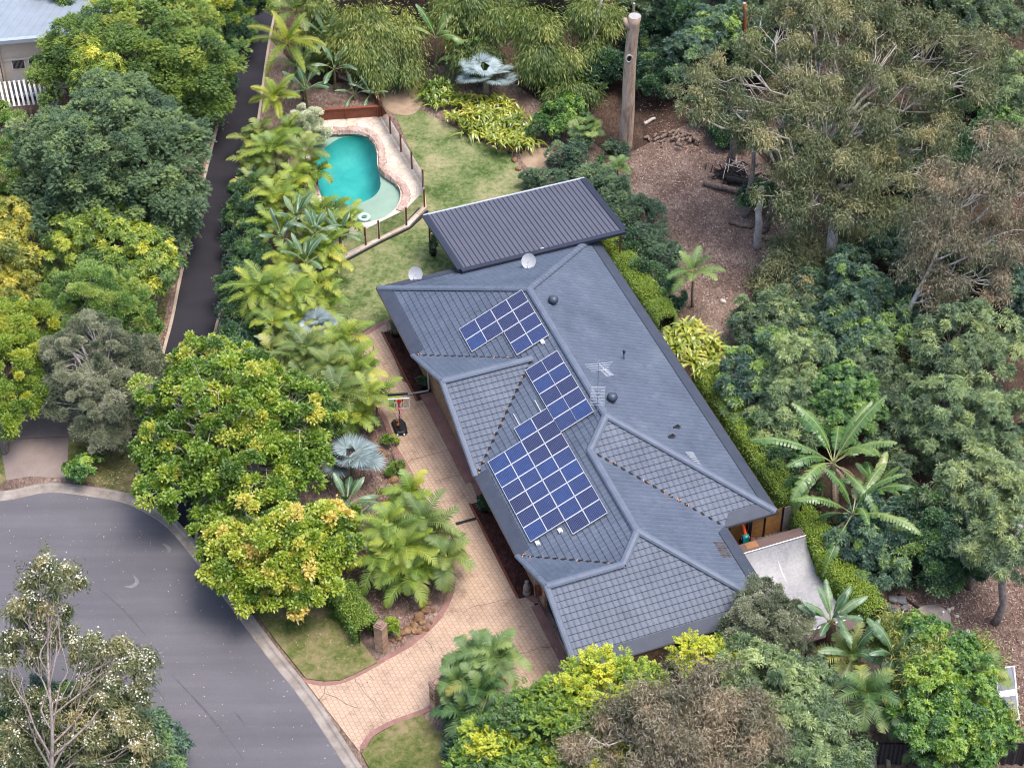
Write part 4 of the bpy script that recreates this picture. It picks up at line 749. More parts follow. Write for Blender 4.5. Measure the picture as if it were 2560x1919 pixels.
# gutter mesh, gutters, fascia, valleys
gm, gu, fa = MB(HO), MB(HO), MB(HO)
eaves = [((0,-W),(0,0),(1,0)), ((0,0),(U2-D2,0),(0,-1)), ((U2+D2,0),(LF-2*D0,0),(0,-1)), ((LF,0),(LF,-W2),(-1,0)), ((LF,-W2),(LE,-W2),(0,1)), ((LE,-W2),(LE,-W),(-1,0)), ((LE,-W),(0,-W),(0,1))]
for a, b, i in eaves:
    a, b, i = np.array(a, float), np.array(b, float), np.array(i, float); d = (b-a)/np.linalg.norm(b-a); w = .52; up = .075
    A = lambda p, s, z: hw(*(p+i*s), HE+S_*max(s,0)+z)
    ea, eb = (a+d*(w if a[0] in (0,LF,LE) and a[1] in (0,-W,-W2) else 0)), (b-d*(w if b[1] in (0,-W,-W2) and b[0] in (0,LF,LE) else 0))
    gm.add([A(a,-.1,up-.03), A(b,-.1,up-.03), A(eb,w,up), A(ea,w,up)], [(0,1,2,3)])
    o = -.09; gu.beam(hw(*(a-d*.1+i*o),HE-.02), hw(*(b+d*.1+i*o),HE-.02), .12, .11); fa.beam(hw(*(a-d*.02+i*.02),HE-.1), hw(*(b+d*.02+i*.02),HE-.1), .04, .22)
gm.build('gutter_mesh', M['guard'], house); gu.build('gutter', M['gutter'], house); fa.build('fascia', M['fascia'], house)
va = MB(HO)
for p, q in [((U2,-D2,D2),(U2-D2,0,0)), ((U2,-D2,D2),(U2+D2,0,0)), ((LF-D0,-D0,D0),(LF-2*D0,0,0)), ((LE-W2/2,-W2/2,W2/2),(LE,-W2,0))]:
    z = np.array([0,0,.035]); va.beam(rh(*p)+z, rh(*q)+z, .14, .05)
va.build('valley', M['charcoal'], roof)
lt = MB(HO); rng2 = np.random.default_rng(4)
for (p, q, n) in [((U2,-D2,D2),(U2+D2,0,0),9), ((LF-D0,-D0,D0),(LF-2*D0,0,0),6), ((LE-W2/2,-W2/2,W2/2),(LE,-W2,0),12), ((U2,-D2,D2),(U2-D2,0,0),4)]:
    for t in rng2.uniform(.1,1,n): c = rh(*p)*(1-t)+rh(*q)*t+rng2.normal(size=3)*[.06,.06,0]+[0,0,.09]; lt.box(c, (.16,.05,.012), rng2.uniform(0,3))
PM['litter'] = surf('fallen_leaf', [(.3,(.3,.13,.08)),(.7,(.5,.3,.2))], 3., .9, 0, .01, 10., .3); o = lt.build('valley_leaves', PM['litter']); tag(o, 'dry orange leaves caught in the roof valleys', 'leaves', kind='stuff'); o.location = tuple(HO)
# walls
wl = MB(HO); v0 = -.78; t = .22
def wall(p, q, z0, z1, mb=wl): mb.beam(hw(p[0],p[1],(z0+z1)/2), hw(q[0],q[1],(z0+z1)/2), t, z1-z0)
for p, q in [((.6,-.9),(U2-D2+.35,-.9)), ((U2+D2-.35,-.9),(LF-2*D0+.4,-.9)), ((.6,-.9),(.6,-W+.6)), ((.6,-W+.6),(LE-2.4,-W+.6)), ((LE-2.4,-W+.6),(LE-2.4,-W2+.6)), ((LE-2.4,-W2+.6),(LF-.6,-W2+.6)), ((LF-.6,-W2+.6),(LF-.6,-.9))]: wall(p, q, 0, HE-.1)
def gable(u, d, door=None):
    a = [(u-d+.35,0),(u+d-.35,0),(u+d-.35,HE-.05),(u,HE+S_*(d-.2)-.05),(u-d+.35,HE-.05)]
    if door:
        a0, a1, hd = door; a = [(u-d+.35,0),(a0,0),(a0,hd),(a1,hd),(a1,0),(u+d-.35,0),(u+d-.35,HE-.05),(u,HE+S_*(d-.2)-.05),(u-d+.35,HE-.05)]
    for vv, rev in ((v0,False),(v0-t,True)):
        tri = tessellate_polygon([[Vector((x,z,0)) for x, z in a]]); wl.add([hw(x,vv,z) for x, z in a], tri)
    n = len(a); wl.add([hw(x,v0,z) for x, z in a]+[hw(x,v0-t,z) for x, z in a], [(i,(i+1)%n,n+(i+1)%n,n+i) for i in range(n)])
gable(U2, D2); gable(LF-D0, D0, (LF-2*D0+1.5, LF-.75, 2.2))
wl.build('wall', M['brick'], house)
sf = MB(HO); sp_ = [(0,0),(U2-D2,0),(U2-D2,-.78),(U2+D2,-.78),(U2+D2,0),(LF-2*D0,0),(LF-2*D0,-.78),(LF,-.78),(LF,-W2),(LE,-W2),(LE,-W),(0,-W)]; sf.add([hw(u,v,HE-.12) for u, v in sp_], tessellate_polygon([[Vector((*q,0)) for q in sp_]])); sf.build('soffit', M['fascia'], house)
gd = MB(HO); gd.beam(hw(LF-2*D0+1.45,v0-.18,1.1), hw(LF-.7,v0-.18,1.1), .05, 2.2)
for i in range(1,6): gd.beam(hw(LF-2*D0+1.45,v0-.15,.36*i), hw(LF-.7,v0-.15,.36*i), .03, .03)
gd.build('garage_door', plain('garage_door', (.035,.03,.03), .5), house)
dpm = plain('downpipe_paint', (.5,.49,.47), .45)
for u, zs in ((U2-D2+.42,1),(LF-2*D0+.62,0)):
    dp = MB(HO); dp.tube([hw(u,.05-.1,HE-.1), hw(u,-.6,HE-.45), hw(u,-.63,.3 if zs else .05)]+([hw(u,-.6,.12), hw(u-.15,.55,.1)] if zs else []), .055, 8); dp.build('downpipe', dpm, house, True)
for u in (3.0,16.8,20.0): w_ = MB(HO); w_.beam(hw(u-.9,-.78,1.4), hw(u+.9,-.78,1.4), .05, 1.2); w_.build('window', M['glass_dark'], house)
for v in (-W2-.35,-W2-1.72): po_ = MB(HO); po_.beam(hw(LE-.35,v,0), hw(LE-.35,v,HE-.1), .16, .16, (1,0,0)); po_.build('patio_post', M['black'], house)
pl = MB(HO); pl.beam(hw(LE-1.2,-W2+.6,.08), hw(LE-1.2,-W+.6,.08), 2.3, .16); pl.build('patio_slab', M['red_band'], house)
# timber fence under the eave, running on towards the hedge
fn = thing('timber_fence', 'orange stained timber fence with dark posts under the eave behind the ramp', 'fence', hw(LE-.75,-W-.3,0)); fo = np.array(fn.location); a = hw(LE-.78,-W2+.2,0)[:2]; b = hw(LE-.78,-W-1.9,0)[:2]
for i in range(5):
    p, q = a+(b-a)*i/5, a+(b-a)*(i+1)/5; m = MB(fo)
    for k in range(8): m.beam([*p,.2+k*.2], [*q,.2+k*.2], .03, .19)
    m.build('panel', M['fencewood'] if i < 4 else M['greywood'], fn)
    m = MB(fo); m.beam([*q,0], [*q,1.75], .1, .1, (1,0,0)); m.build('post', M['black'], fn)
# pitched steel patio cover
pg = thing('patio_cover', 'dark ribbed steel patio cover with navy trim over the back lawn', 'patio roof', hw(-2.2,-9.5,0)); pgo = np.array(pg.location)
u0, u1, vA, vB, zf, zn = -5.2, .95, -4.65, -14.38, 2.62, 3.24
def pz(u): return zf+(zn-zf)*(u-u0)/(u1-u0)
m = MB(pgo); nr = 33
for i in range(nr):
    va_, vb_ = vA+(vB-vA)*i/nr, vA+(vB-vA)*(i+1)/nr; w = vb_-va_
    prof = [(0,0),(.80,0),(.86,.045),(.94,.045),(1,0)]; P = [(va_+w*f, h) for f, h in prof]
    m.add([hw(u,v,pz(u)+h) for u in (u0,u1) for v, h in P], [(j,j+1,j+6,j+5) for j in range(4)])
rb = MB(pgo)
for i in range(nr+1): v = vA+(vB-vA)*(i-.1)/nr; rb.beam(hw(u0,v,pz(u0)+.03), hw(u1,v,pz(u1)+.03), .02, .035)
rb.build('rib', M['trim_navy'], pg)
m.add([hw(u,v,pz(u)-.05) for u, v in ((u0,vA),(u1,vA),(u1,vB),(u0,vB))], [(0,1,2,3)]); m.build('roof_sheet', M['metal_roof'], pg)
m = MB(pgo)
for p, q in (((u0,vA+.1),(u1,vA+.1)),((u0,vB-.1),(u1,vB-.1))): m.beam(hw(*p,pz(p[0])-.02), hw(*q,pz(q[0])-.02), .36, .16)
m.beam(hw(u1+.1,vA+.1,zn-.02), hw(u1+.1,vB-.1,zn-.02), .3, .18); m.build('trim', M['trim_navy'], pg)
m = MB(pgo); m.beam(hw(u0-.06,vA+.2,zf-.02), hw(u0-.06,vB-.2,zf-.02), .12, .14); m.build('gutter', M['alu'], pg)
for u, v in ((u0+.3,vA-.02),(u0+.3,vB+.1),(.68,vB+.0),(-2.2,vB+.05)):
    m = MB(pgo); m.beam(hw(u,v,0), hw(u,v,pz(u)-.08), .1, .1, (1,0,0)); m.build('post', M['rust_post'], pg)
for i in range(5):
    v = vA-.8-i*1.9; m = MB(pgo); m.beam(hw(.8,v,HE+S_*.8), hw(.8,v,pz(.8)-.06), .06, .06, (1,0,0)); m.box(hw(.98,v,HE+S_*.98+.09), (.16,.12,.1), YAW); m.build('roof_bracket', M['steel'], pg)
m = MB(pgo); m.beam(hw(u0+.1,vA,zf-.16), hw(u0+.1,vB,zf-.16), .08, .16); m.beam(hw(u1-.3,vA,pz(u1-.3)-.16), hw(u1-.3,vB,pz(u1-.3)-.16), .08, .16); m.build('beam', M['fascia'], pg)
# solar panels
cs = 1/math.sqrt(1+S_*S_); PU, PV = .0766*W, .0755*W
pm = MB(); gw, gl = (PU-.03)/2, (PV-.012)/2
sproto = None; ORD = ['first','second','third','fourth','fifth','sixth','seventh','eighth','ninth']; CO_ = ['nearest the ridge','second from the ridge','third from the ridge','fourth from the ridge','fifth from the ridge','nearest the eaves']
def spanel(u, sd, arr, row, col, last):
    global sproto
    if sproto is None:
        sproto = thing('solar_panel', 'x', 'solar panel'); f = MB()
        for p, q, w in (((-gw,-gl),(gw,-gl),.02),((gw,-gl),(gw,gl),.034),((gw,gl),(-gw,gl),.02),((-gw,gl),(-gw,-gl),.034)): f.beam([*p,.0], [*q,.0], w, .045)
        f.build('frame', M['panel_frame'], sproto); c = MB(); c.box((0,0,-.004), (gw*2-.02,gl*2-.02,.03)); c.build('cell_sheet', M['cells'], sproto); o = sproto
    else: o = copy_tree(sproto)
    v = -sd*cs; n = np.array([0, S_*cs, cs]); bu = hw(u, v+n[1]*.14, HE+sd*cs*S_+n[2]*.14); X = Vector((CU[0],CU[1],0)); Yv = np.r_[-CV*cs, S_*cs]; Y = Vector(Yv); Z = X.cross(Y)
    o.matrix_world = Matrix.Translation(Vector(bu)) @ Matrix((X,Y,Z)).transposed().to_4x4()
    e = ORD[row]; cc = 'nearest the eaves' if col == last else CO_[col]
    o['label'] = f'solar panel {e} from top, column {cc.replace("the ","")}, {arr}'; o['group'] = 'solar panels on the '+arr; return o
for cset, u_, rows, sds, arr, last in [((0,1),.4885,4,(.5245,.448),'small upper array',3), ((2,3),.4885,2,(.371,.295),'small upper array',3),
    ((0,1),.8915,5,(.521,.446),'large lower array',5), ((2,3),1.1275,8,(.3712,.2947),'large lower array',5), ((4,5),1.204,6,(.2178,.1415),'large lower array',5)]:
    for ci, s0 in zip(cset, sds):
        for r in range(rows):
            spanel(u_*W+PU*(r+.5), s0*W-PV*.5, arr, r, ci, last)
# junction boxes at the ends of the arrays
for i, (q, lab) in enumerate([((1262,432),'small white junction box below the small upper solar array'),((5,1780,437),'small white junction box at the lower left tip of the large array'),((5,1935,350),'small white junction box in the step of the large solar array')]):
    k, x, y = q if len(q) == 3 else (4,)+q; p = g(k, x, y, HE+1.6)
    for _ in range(5): u, v = w2h(p); p = g(k, x, y, HE-S_*v+.06)
    j = thing('junction_box', lab, 'junction box', p, YAW, 'white boxes by the solar arrays'); m = MB(); m.box((0,0,.03), (.24,.2,.1)); m.build('case', M['white'], j); m = MB(); m.box((.06,.0,.085), (.1,.14,.015)); m.tube([(.1,.05,.04),(.2,.08,.03)], .02); m.build('lid', M['alu'], j)
def on_roof(k, x, y, side=-1, up=0.):
    p = g(k, x, y, HE+1.5)
    for _ in range(8): u, v = w2h(p); p = g(k, x, y, HE+S_*(-v if side > 0 else (W+v))+up)
    return p
rl = MB()
for (k, a, b) in ((4,(1060,925),(1105,1005)),(4,(1207,830),(1252,912))):
    p, q = on_roof(k,*a,1,.1), on_roof(k,*b,1,.1); m = MB(p); m.beam(p, q, .05, .05); o = m.build('mounting_rail', M['alu']); o.location = tuple(p); tag(o, 'bare aluminium rail sticking out above the large array, '+('nearer the valley' if a[0] == 1060 else 'nearer the ridge'), 'rail', 'bare solar rails')
# whirly vents, flue, vent tiles
for q, lab in (((4,1335,165),'round dark roof vent beside the ridge near the patio cover'),((4,1742,838),'round dark roof vent beside the tall aerial')):
    p = on_roof(*q); v = thing('roof_vent', lab, 'roof vent', p, 0, 'spinning roof vents'); m = MB(); m.lathe((0,0,-.12), [(.24,0),(.17,.05),(.15,.26),(.17,.27)], 20); m.build('base', M['darkmetal'], v, True)
    m = MB(); m.lathe((0,0,.12), [(.15,0),(.23,.06),(.265,.16),(.25,.27),(.17,.36),(.05,.4)], 28); m.build('dome', M['darkmetal'], v, True); m = MB()
    for i in range(20): a = i*2*math.pi/20; m.tube([((.008+r)*math.cos(a+k*.13),(.008+r)*math.sin(a+k*.13),.12+z) for k, (r, z) in enumerate([(.15,.01),(.23,.06),(.265,.16),(.25,.27),(.17,.36)])], .007, 4)
    m.build('fin', M['guard'], v)
p = on_roof(4,1822,550); v = thing('flue_pipe', 'short dark vent pipe standing on the right roof slope', 'vent pipe', p); m = MB(); m.lathe((0,0,-.1), [(.1,0),(.1,.06),(.055,.1),(.055,.62)], 14); m.build('pipe', M['darkmetal'], v, True); m = MB(); m.lathe((0,0,.5), [(.055,0),(.075,.02),(.075,.12),(.02,.16)], 14); m.build('cap', M['black'], v, True)
for q, lab in (((6,800,465),'small brown replacement tile on the right roof slope'),((6,765,530),'raised dark vent tile with ribs on the right roof slope')):
    p = on_roof(*q); v = thing('vent_tile', lab, 'roof tile', p, YAW+math.pi/2, 'odd tiles on the right slope'); a = math.atan(S_)
    m = MB(); m.box((0,0,.05), (.42,.34,.05), 0, -a); m.build('plate', M['fascia'], v); m = MB()
    for i in range(4): m.box((-.15+i*.1,0,.09), (.035,.3,.05), 0, -a)
    m.build('rib', M['black'], v)
def tile_patch(k, pts, label):
    c = np.mean([on_roof(k,*q,up=.06) for q in pts], 0); P = [on_roof(k,*q,up=.075)-c for q in pts]; o = thing('tile_patch', label, 'roof tiles', c); rows = 7; m = MB()
    for i in range(rows):
        a = i/rows; b = (i+.8)/rows; A, B, C, D = [np.array(x) for x in P]
        m.add([A+(D-A)*a, B+(C-B)*a, B+(C-B)*b, A+(D-A)*b], [(0,1,2,3)])
    m.build('course', M['tpatch'], o); return o
M['tpatch'] = surf('weathered_tiles', [(.3,(.06,.055,.06)),(.7,(.105,.095,.1))], 4., .7, .2, .01, 20., .4)
P_ = [(1060,1250),(1130,1252),(1192,1365),(1120,1362)]
def on_low(k, x, y, up=0.):
    p = g(k, x, y, HE+1.5)
    for _ in range(8): u, v = w2h(p); p = g(k, x, y, HE+S_*(W2+v)+up)
    return p
_o = on_roof; on_roof = lambda k, x, y, side=-1, up=0.: on_low(k, x, y, up); tile_patch(6, P_, 'patch of bare brown tiles low on the right roof slope'); on_roof = _o
M['tpatch'] = surf('pale_tiles', [(.3,(.2,.22,.26)),(.7,(.26,.28,.32))], 4., .7, .2, .01, 20., .4); tile_patch(6, [(862,632),(918,632),(985,735),(955,735)], 'strip of paler tiles beside the long hip of the right slope')
# satellite dishes and aerials
def dish(p, az, el, r, label, mast):
    d = thing('satellite_dish', label, 'satellite dish', p); A = np.array([math.sin(az)*math.cos(el), math.cos(az)*math.cos(el), math.sin(el)]); X = np.cross(A, [0,0,1.]); X /= np.linalg.norm(X); Y = np.cross(X, A); c = np.array([0,0,mast]); n = 28; V, F = [], []
    for k in range(5):
        for i in range(n): t = i*2*math.pi/n; rr = r*k/4; V.append(c+X*rr*math.cos(t)*.93+Y*rr*math.sin(t)+A*(.22*(rr*rr)/r-.1))
    F = [(k*n+i,k*n+(i+1)%n,(k+1)*n+(i+1)%n,(k+1)*n+i) for k in range(4) for i in range(n)]; raw_mesh('reflector', V, F, M['dish'], d, smooth=True)
    m = MB(); m.tube([(0,0,-.15),c-A*.12], .03, 8); m.build('mast', M['steel'], d); m = MB(); m.tube([c-Y*r*.95, c-Y*r*.5+A*.45], .014, 5); m.build('arm', M['steel'], d); m = MB(); m.tube([c-Y*r*.5+A*.43, c-Y*r*.45+A*.55], .035, 8); m.build('receiver', M['alu'], d); m = MB(); m.tube([c-A*.1, np.array([-.45,-.25,-.1])], .014, 5); m.build('brace', M['steel'], d); return d
def on_end(k, x, y):
    p = g(k, x, y, HE+.5)
    for _ in range(8): u, v = w2h(p); p = g(k, x, y, HE+S_*u)
    return p
dish(on_end(3,1165,880), R(-168), R(38), .44, 'stained grey satellite dish on the roof under the patio cover edge', .45); dish(on_end(3,385,965), R(-168), R(38), .44, 'clean pale satellite dish at the far left eave', .4)
j = thing('vent_pipe', 'white bent vent pipe beside the stained satellite dish', 'vent pipe', on_end(3,1240,785)); m = MB(); m.tube([(0,0,-.1),(0,0,.25),(.08,0,.36),(.25,0,.38),(.36,0,.3),(.38,0,.2)], .045, 8); m.build('pipe', M['white'], j, True); m = MB(); m.lathe((0,0,-.02), [(.1,0),(.09,.05),(.05,.08)], 12); m.build('collar', M['alu'], j)
p = on_roof(4,1637,945,1); a_ = thing('tv_aerial', 'tall roof mast carrying a wide fan aerial above a grid aerial', 'aerial', p); H = 3.75; m = MB(); m.tube([(0,0,-.1),(0,0,H)], .022, 8); m.build('mast', M['steel'], a_)
m = MB(); c0 = np.array([0,-.02,H-.15]); e = np.array([.55,-.9,-.0]); m.beam(c0-e*.1, c0+e, .03)
for i, w in enumerate((1.35,1.2,.98,.8)): c = c0+np.array([.0,-.16*i,.0]); m.tube([c+np.array([-w/2,-.05*w,.0]), c, c+np.array([w/2,.08*w,0])], .013, 5)
for i in range(7): c = c0+e*(.45+i*.085); m.tube([c-np.array([.2,.05,0]), c+np.array([.2,.05,0])], .009, 4)
m.build('fan_aerial', M['alu'], a_)
m = MB(); c0 = np.array([.02,-.1,1.55])
for i in range(13): z = c0[2]-.62+i*.1; m.tube([(-.36,c0[1],z),(.36,c0[1],z)], .011, 4)
for x in (-.36,.36): m.tube([(x,c0[1],c0[2]-.64),(x,c0[1],c0[2]+.62)], .012, 4)
m.build('grid_reflector', M['alu'], a_); m = MB()
for i in range(4):
    z = c0[2]-.42+i*.28
    for s in (-1,1): m.tube([(s*.14,c0[1]-.1,z+.06),(0,c0[1]-.09,z),(s*.14,c0[1]-.1,z-.06)], .009, 4)
m.build('bowtie_element', M['black'], a_)
# ------------------------------------------------------------------ things in the yards
# pool fence
rail = thing('pool_fence', 'frameless glass pool fence on brown posts round the pool deck', 'fence', g(2,1250,1000,.2)); ro = np.array(rail.location)
pts = [(1108,716),(1170,822),(1235,932),(1302,1038),(1370,1150),(1378,1270),(1268,1383),(1100,1465),(1018,1505)]; PW = [g(2,x,y,.2) for x, y in pts]+[g(2,880,1575,.2)]
for i, p in enumerate(PW[:-1]):
    h = 1.3; m = MB(ro); m.box(p+[0,0,h/2], (.1,.1,h), YAW); m.box(p+[0,0,h+.01], (.12,.12,.03), YAW); m.build('post', M['rust_post'], rail)
    q = PW[i+1]; d = unit(q-p); m = MB(ro); m.beam(p+d*.09+[0,0,.62], q-d*.09+[0,0,.62], .012, 1.12); m.build('glass_panel', M['clear'], rail)
# red timber retaining wall behind the pool
rw = thing('retaining_wall', 'low red timber retaining wall behind the pool', 'wall', g(2,920,720,.2)); ro = np.array(rw.location); a, b = g(2,690,742,.2), g(2,1106,714,.2); c = g(2,1084,660,.2); c = b+(g(2,1082,640,.2)-b)
m = MB(ro)
for k in range(4): m.beam(a+[0,0,.1+k*.19], b+[0,0,.1+k*.19], .06, .18)
m.build('plank', M['redwood'], rw); m = MB(ro)
for k in range(6): m.beam(b+[0,0,.1+k*.19], c+[0,0,.1+k*.19], .06, .18)
m.build('side_plank', M['redwood'], rw); m = MB(ro); m.beam(a+[0,0,.79], b+[0,0,.79], .2, .05); m.build('capping', M['redwood'], rw)
for t in (.05,.5,.97): m = MB(ro); q = a+(b-a)*t; m.box(q+np.array([0,-.06,.4]), (.1,.08,.8), YAW); m.build('post', M['redwood'], rw)
m = MB(ro); q = g(2,860,540,.2); m.beam(c+[0,0,.9], q+[0,0,.9], .16, .1); m.build('back_rail', M['greywood'], rw)
sheet('garden_bed', [a[:2],b[:2],c[:2],g(2,860,545)[:2],g(2,640,640)[:2]], .5, M['bed'], .5)
# ring, hoop, balls
rg = thing('pool_ring', 'mint green inflatable ring floating on the beach shelf', 'pool ring', g(2,1008,1340,.1)); m = MB(); n, k = 28, 12; V = [((.29+.115*math.cos(b_))*math.cos(a_), (.29+.115*math.cos(b_))*math.sin(a_), .07+.1*math.sin(b_)) for a_ in np.arange(n)*2*math.pi/n for b_ in np.arange(k)*2*math.pi/k]
m.add(V, [(i*k+j,((i+1)%n)*k+j,((i+1)%n)*k+(j+1)%k,i*k+(j+1)%k) for i in range(n) for j in range(k)]); m.build('tube', M['mint'], rg, True); m = MB(); m.tube([(.26,-.2,.16),(.3,-.22,.19)], .02, 8); m.build('valve', M['white'], rg)
bp = g(12,1225,640,.035); hp = thing('basketball_hoop', 'portable basketball hoop with black base on the paved drive', 'basketball hoop', bp, R(4)); m = MB()
sec = [(-.28,-.1),(-.2,-.24),(.26,-.24),(.38,-.06),(.3,.62),(.12,.9),(-.36,.9),(-.46,.72)]
V = [(x*s, y*s+(1-s)*.3, z) for s, z in ((1.,0),(1.02,.1),(.93,.19),(.8,.22)) for x, y in sec]; n = 8; m.add(V, [(j*n+i,j*n+(i+1)%n,(j+1)*n+(i+1)%n,(j+1)*n+i) for j in range(3) for i in range(n)]+[tuple(3*n+i for i in range(n))])
m.build('base', M['black'], hp); m = MB(); m.tube([(.0,-.05,.1),(0,-.05,1.4),(0,.02,2.45)], .045, 10); m.build('pole', M['fascia'], hp); m = MB(); m.tube([(.03,-.05,1.1),(.25,.5,.2)], .02, 6); m.tube([(-.03,-.05,1.1),(-.2,.5,.2)], .02, 6); m.build('strut', M['black'], hp)
for x in (-.16,.2): m = MB(); m.tube([(x-.04,-.25,.08),(x+.04,-.25,.08)], .07, 12); m.build('wheel', M['alu'], hp)
yb = -.32; m = MB(); m.box((0,yb,2.42), (1.1,.02,.68)); m.build('backboard', M['clear'], hp); m = MB()
for p, q in (((-.55,2.08),(.55,2.08)),((-.55,2.76),(.55,2.76)),((-.55,2.08),(-.55,2.76)),((.55,2.08),(.55,2.76))): m.beam([p[0],yb,p[1]], [q[0],yb,q[1]], .035, .045, (0,1,0))
for p, q in (((-.22,2.5),(.22,2.5)),((-.22,2.14),(-.22,2.5)),((.22,2.14),(.22,2.5))): m.beam([p[0],yb-.015,p[1]], [q[0],yb-.015,q[1]], .03, .02, (0,1,0))
m.build('board_frame', M['white'], hp); m = MB(); m.beam((-.55,yb+.02,2.07), (.55,yb+.02,2.07), .06, .05); m.beam((-.57,yb+.3,2.78), (.5,yb+.3,2.82), .1, .1); m.beam((-.2,yb+.05,2.2),(-.2,yb+.05,2.7), .06, .06,(0,1,0)); m.beam((.2,yb+.05,2.2),(.2,yb+.05,2.7), .06, .06,(0,1,0)); m.build('bracket', M['black'], hp)
m = MB(); m.lathe((0,0,0), [(.0,-.012),(.12,-.01),(.12,.01),(0,.012)], 20); o = m.build('badge', M['red'], hp); o.rotation_euler = (R(90),0,0); o.location = (.02,yb-.03,2.6)
m = MB(); a_ = np.arange(25)*2*math.pi/24; m.tube([(.18+.0+.225*math.cos(t)-.18,yb-.33+.225*math.sin(t),2.13) for t in a_], .012, 6, False); m.beam((0,yb-.02,2.12),(0,yb-.12,2.12), .16, .05); m.build('rim', M['pinkred'], hp); m = MB()
for i in range(12):
    for s in (-1,1): m.tube([(.225*math.cos(i*.5236),yb-.33+.225*math.sin(i*.5236),2.12),(.17*math.cos(i*.5236+s*.26),yb-.33+.17*math.sin(i*.5236+s*.26),1.92),(.13*math.cos(i*.5236+s*.5),yb-.33+.13*math.sin(i*.5236+s*.5),1.72)], .005, 3, False)
m.build('net', M['net'], hp)
def ball(p, r, lab):
    o = thing('basketball', lab, 'basketball', p, 0, 'basketballs on the hoop base'); m = MB(); m.lathe((0,0,0), [(r*math.sin(t), -r*math.cos(t)) for t in np.linspace(.08,math.pi-.08,12)], 18); m.build('ball', M['ball'], o, True); m = MB()
    for ax in range(3): m.tube([tuple(np.roll([r*1.004*math.cos(t), r*1.004*math.sin(t), 0], ax)) for t in np.linspace(0,2*math.pi,25)], .005, 4, False)
    m.build('seam', M['black'], o)
for dx, dy, dz, l in ((-.17,.62,.335,'darker basketball at the back of the hoop base'),(-.12,.28,.33,'orange basketball resting in the middle of the hoop base'),(-.14,.42,.47,'basketball lying on top of the two others behind the pole')): ball(bp+np.array([dx,dy,dz]), .12, l)
# brick pillars
def pillar(c, w, h, rz, label, number=None):
    o = thing('brick_pillar', label, 'gate pillar', c, rz, 'brick pillars at the drive'); m = MB(); m.box((0,0,h/2), (w,w,h)); m.build('shaft', M['brick'], o); m = MB(); z = h
    for k, s in enumerate((1.06,1.1,.86,.6)): m.box((0,0,z+.04), (w*s,w*s,.08)); z += .078
    m.build('cap', M['capbrick'], o)
    if number:
        m = MB(); m.box((0,-w/2-.006,h*.52), (.3,.03,.09)); m.build('mail_slot', M['black'], o); fc = bpy.data.curves.new('house_number', 'FONT'); fc.body = number; fc.size = .26; fc.extrude = .01; fc.align_x = 'CENTER'; t = bpy.data.objects.new('house_number', fc); sc.collection.objects.link(t)
        dg = bpy.context.evaluated_depsgraph_get(); me = bpy.data.meshes.new_from_object(t.evaluated_get(dg)); bpy.data.objects.remove(t); me.materials.clear(); me.materials.append(M['black']); t = bpy.data.objects.new('house_number', me); sc.collection.objects.link(t); t.parent = o; t.location = (0,-w/2-.012,h*.66); t.rotation_euler = (R(90),0,0)
M['capbrick'] = bricks('cap_brick', (.33,.21,.16), (.2,.12,.1), (.4,.32,.26), .2, .078)
pillar(g(5,704,1168)+np.array([.0,.02,0]), .46, 1.6, R(-30), 'blond brick pillar between the clipped hedge and the drive')
pillar(g(15,492,640)+np.array([.27,.3,0]), .5, 1.62, R(-58), 'letterbox brick pillar with house number beside the palms', '16')
# bins of rock along the beds
def rock(p, r, sq, mat, seed, name='rock'):
    rng = np.random.default_rng(seed); m = MB(); n, k = 10, 7; d = rdir(rng, 5); h = rng.uniform(.62,.95,5); V = []
    for j in range(k):
        th = math.pi*(j+.3)/(k-.4)
        for i in range(n):
            a = 2*math.pi*i/n; q = np.array([math.sin(th)*math.cos(a), math.sin(th)*math.sin(a), math.cos(th)])
            for dd, hh in zip(d, h): s = q@dd; q = q-dd*max(0, s-hh)
            V.append(q*r*np.array([1,.8,sq])*(1+rng.normal()*.04))
    m.add(V, [(j*n+i,j*n+(i+1)%n,(j+1)*n+(i+1)%n,(j+1)*n+i) for j in range(k-1) for i in range(n)]+[tuple(range(n)),tuple((k-1)*n+i for i in range(n))][::1]); return m
def rocks(k, L, mat, label, group, seed=1, name='rock'):
    rng = np.random.default_rng(seed)
    for i, (x, y, r) in enumerate(L):
        p = g(k, x, y, .02); o = rock(p, r, rng.uniform(.55,.8), mat, seed*50+i).build(name, mat); o.location = tuple(p+[0,0,r*.22]); o.rotation_euler = (0,0,rng.uniform(0,6)); tag(o, label, 'rock', group)
rocks(12, [(920,745,.17),(935,800,.16),(970,878,.24),(1015,960,.34),(1040,1040,.2),(1085,1110,.26),(1090,1180,.18),(1145,1225,.3),(1105,1235,.2),(1170,1300,.22),(1190,1370,.26)], M['rock'], 'rusty brown rock in the row beside the upper drive', 'rocks along the upper drive', 2)
rocks(5, [(960,950,.36),(1000,905,.3),(925,1005,.26),(880,1040,.3),(850,1060,.22),(815,1095,.24),(985,985,.2),(1005,1030,.22),(960,1050,.2),(930,1045,.22),(785,1110,.16),(1045,985,.12),(1030,850,.22),(1060,905,.15)], M['rock'], 'brown rock in the mulch bed between pillar and palms', 'rocks behind the brick pillar', 3)
rocks(11, [(1180,530,.2),(1185,590,.24),(1200,745,.3),(1235,935,.26),(1250,975,.2),(1165,560,.16)], M['coping'], 'pale stone edging the back lawn below the palms', 'stones edging the back lawn', 4)
rocks(8, [(1420,720,.36),(1460,650,.34),(1390,690,.28),(1480,690,.24),(1410,640,.3)], M['slate'], 'dark grey boulder in the heap beside the septic lid', 'dark boulders by the septic lid', 5, 'boulder')
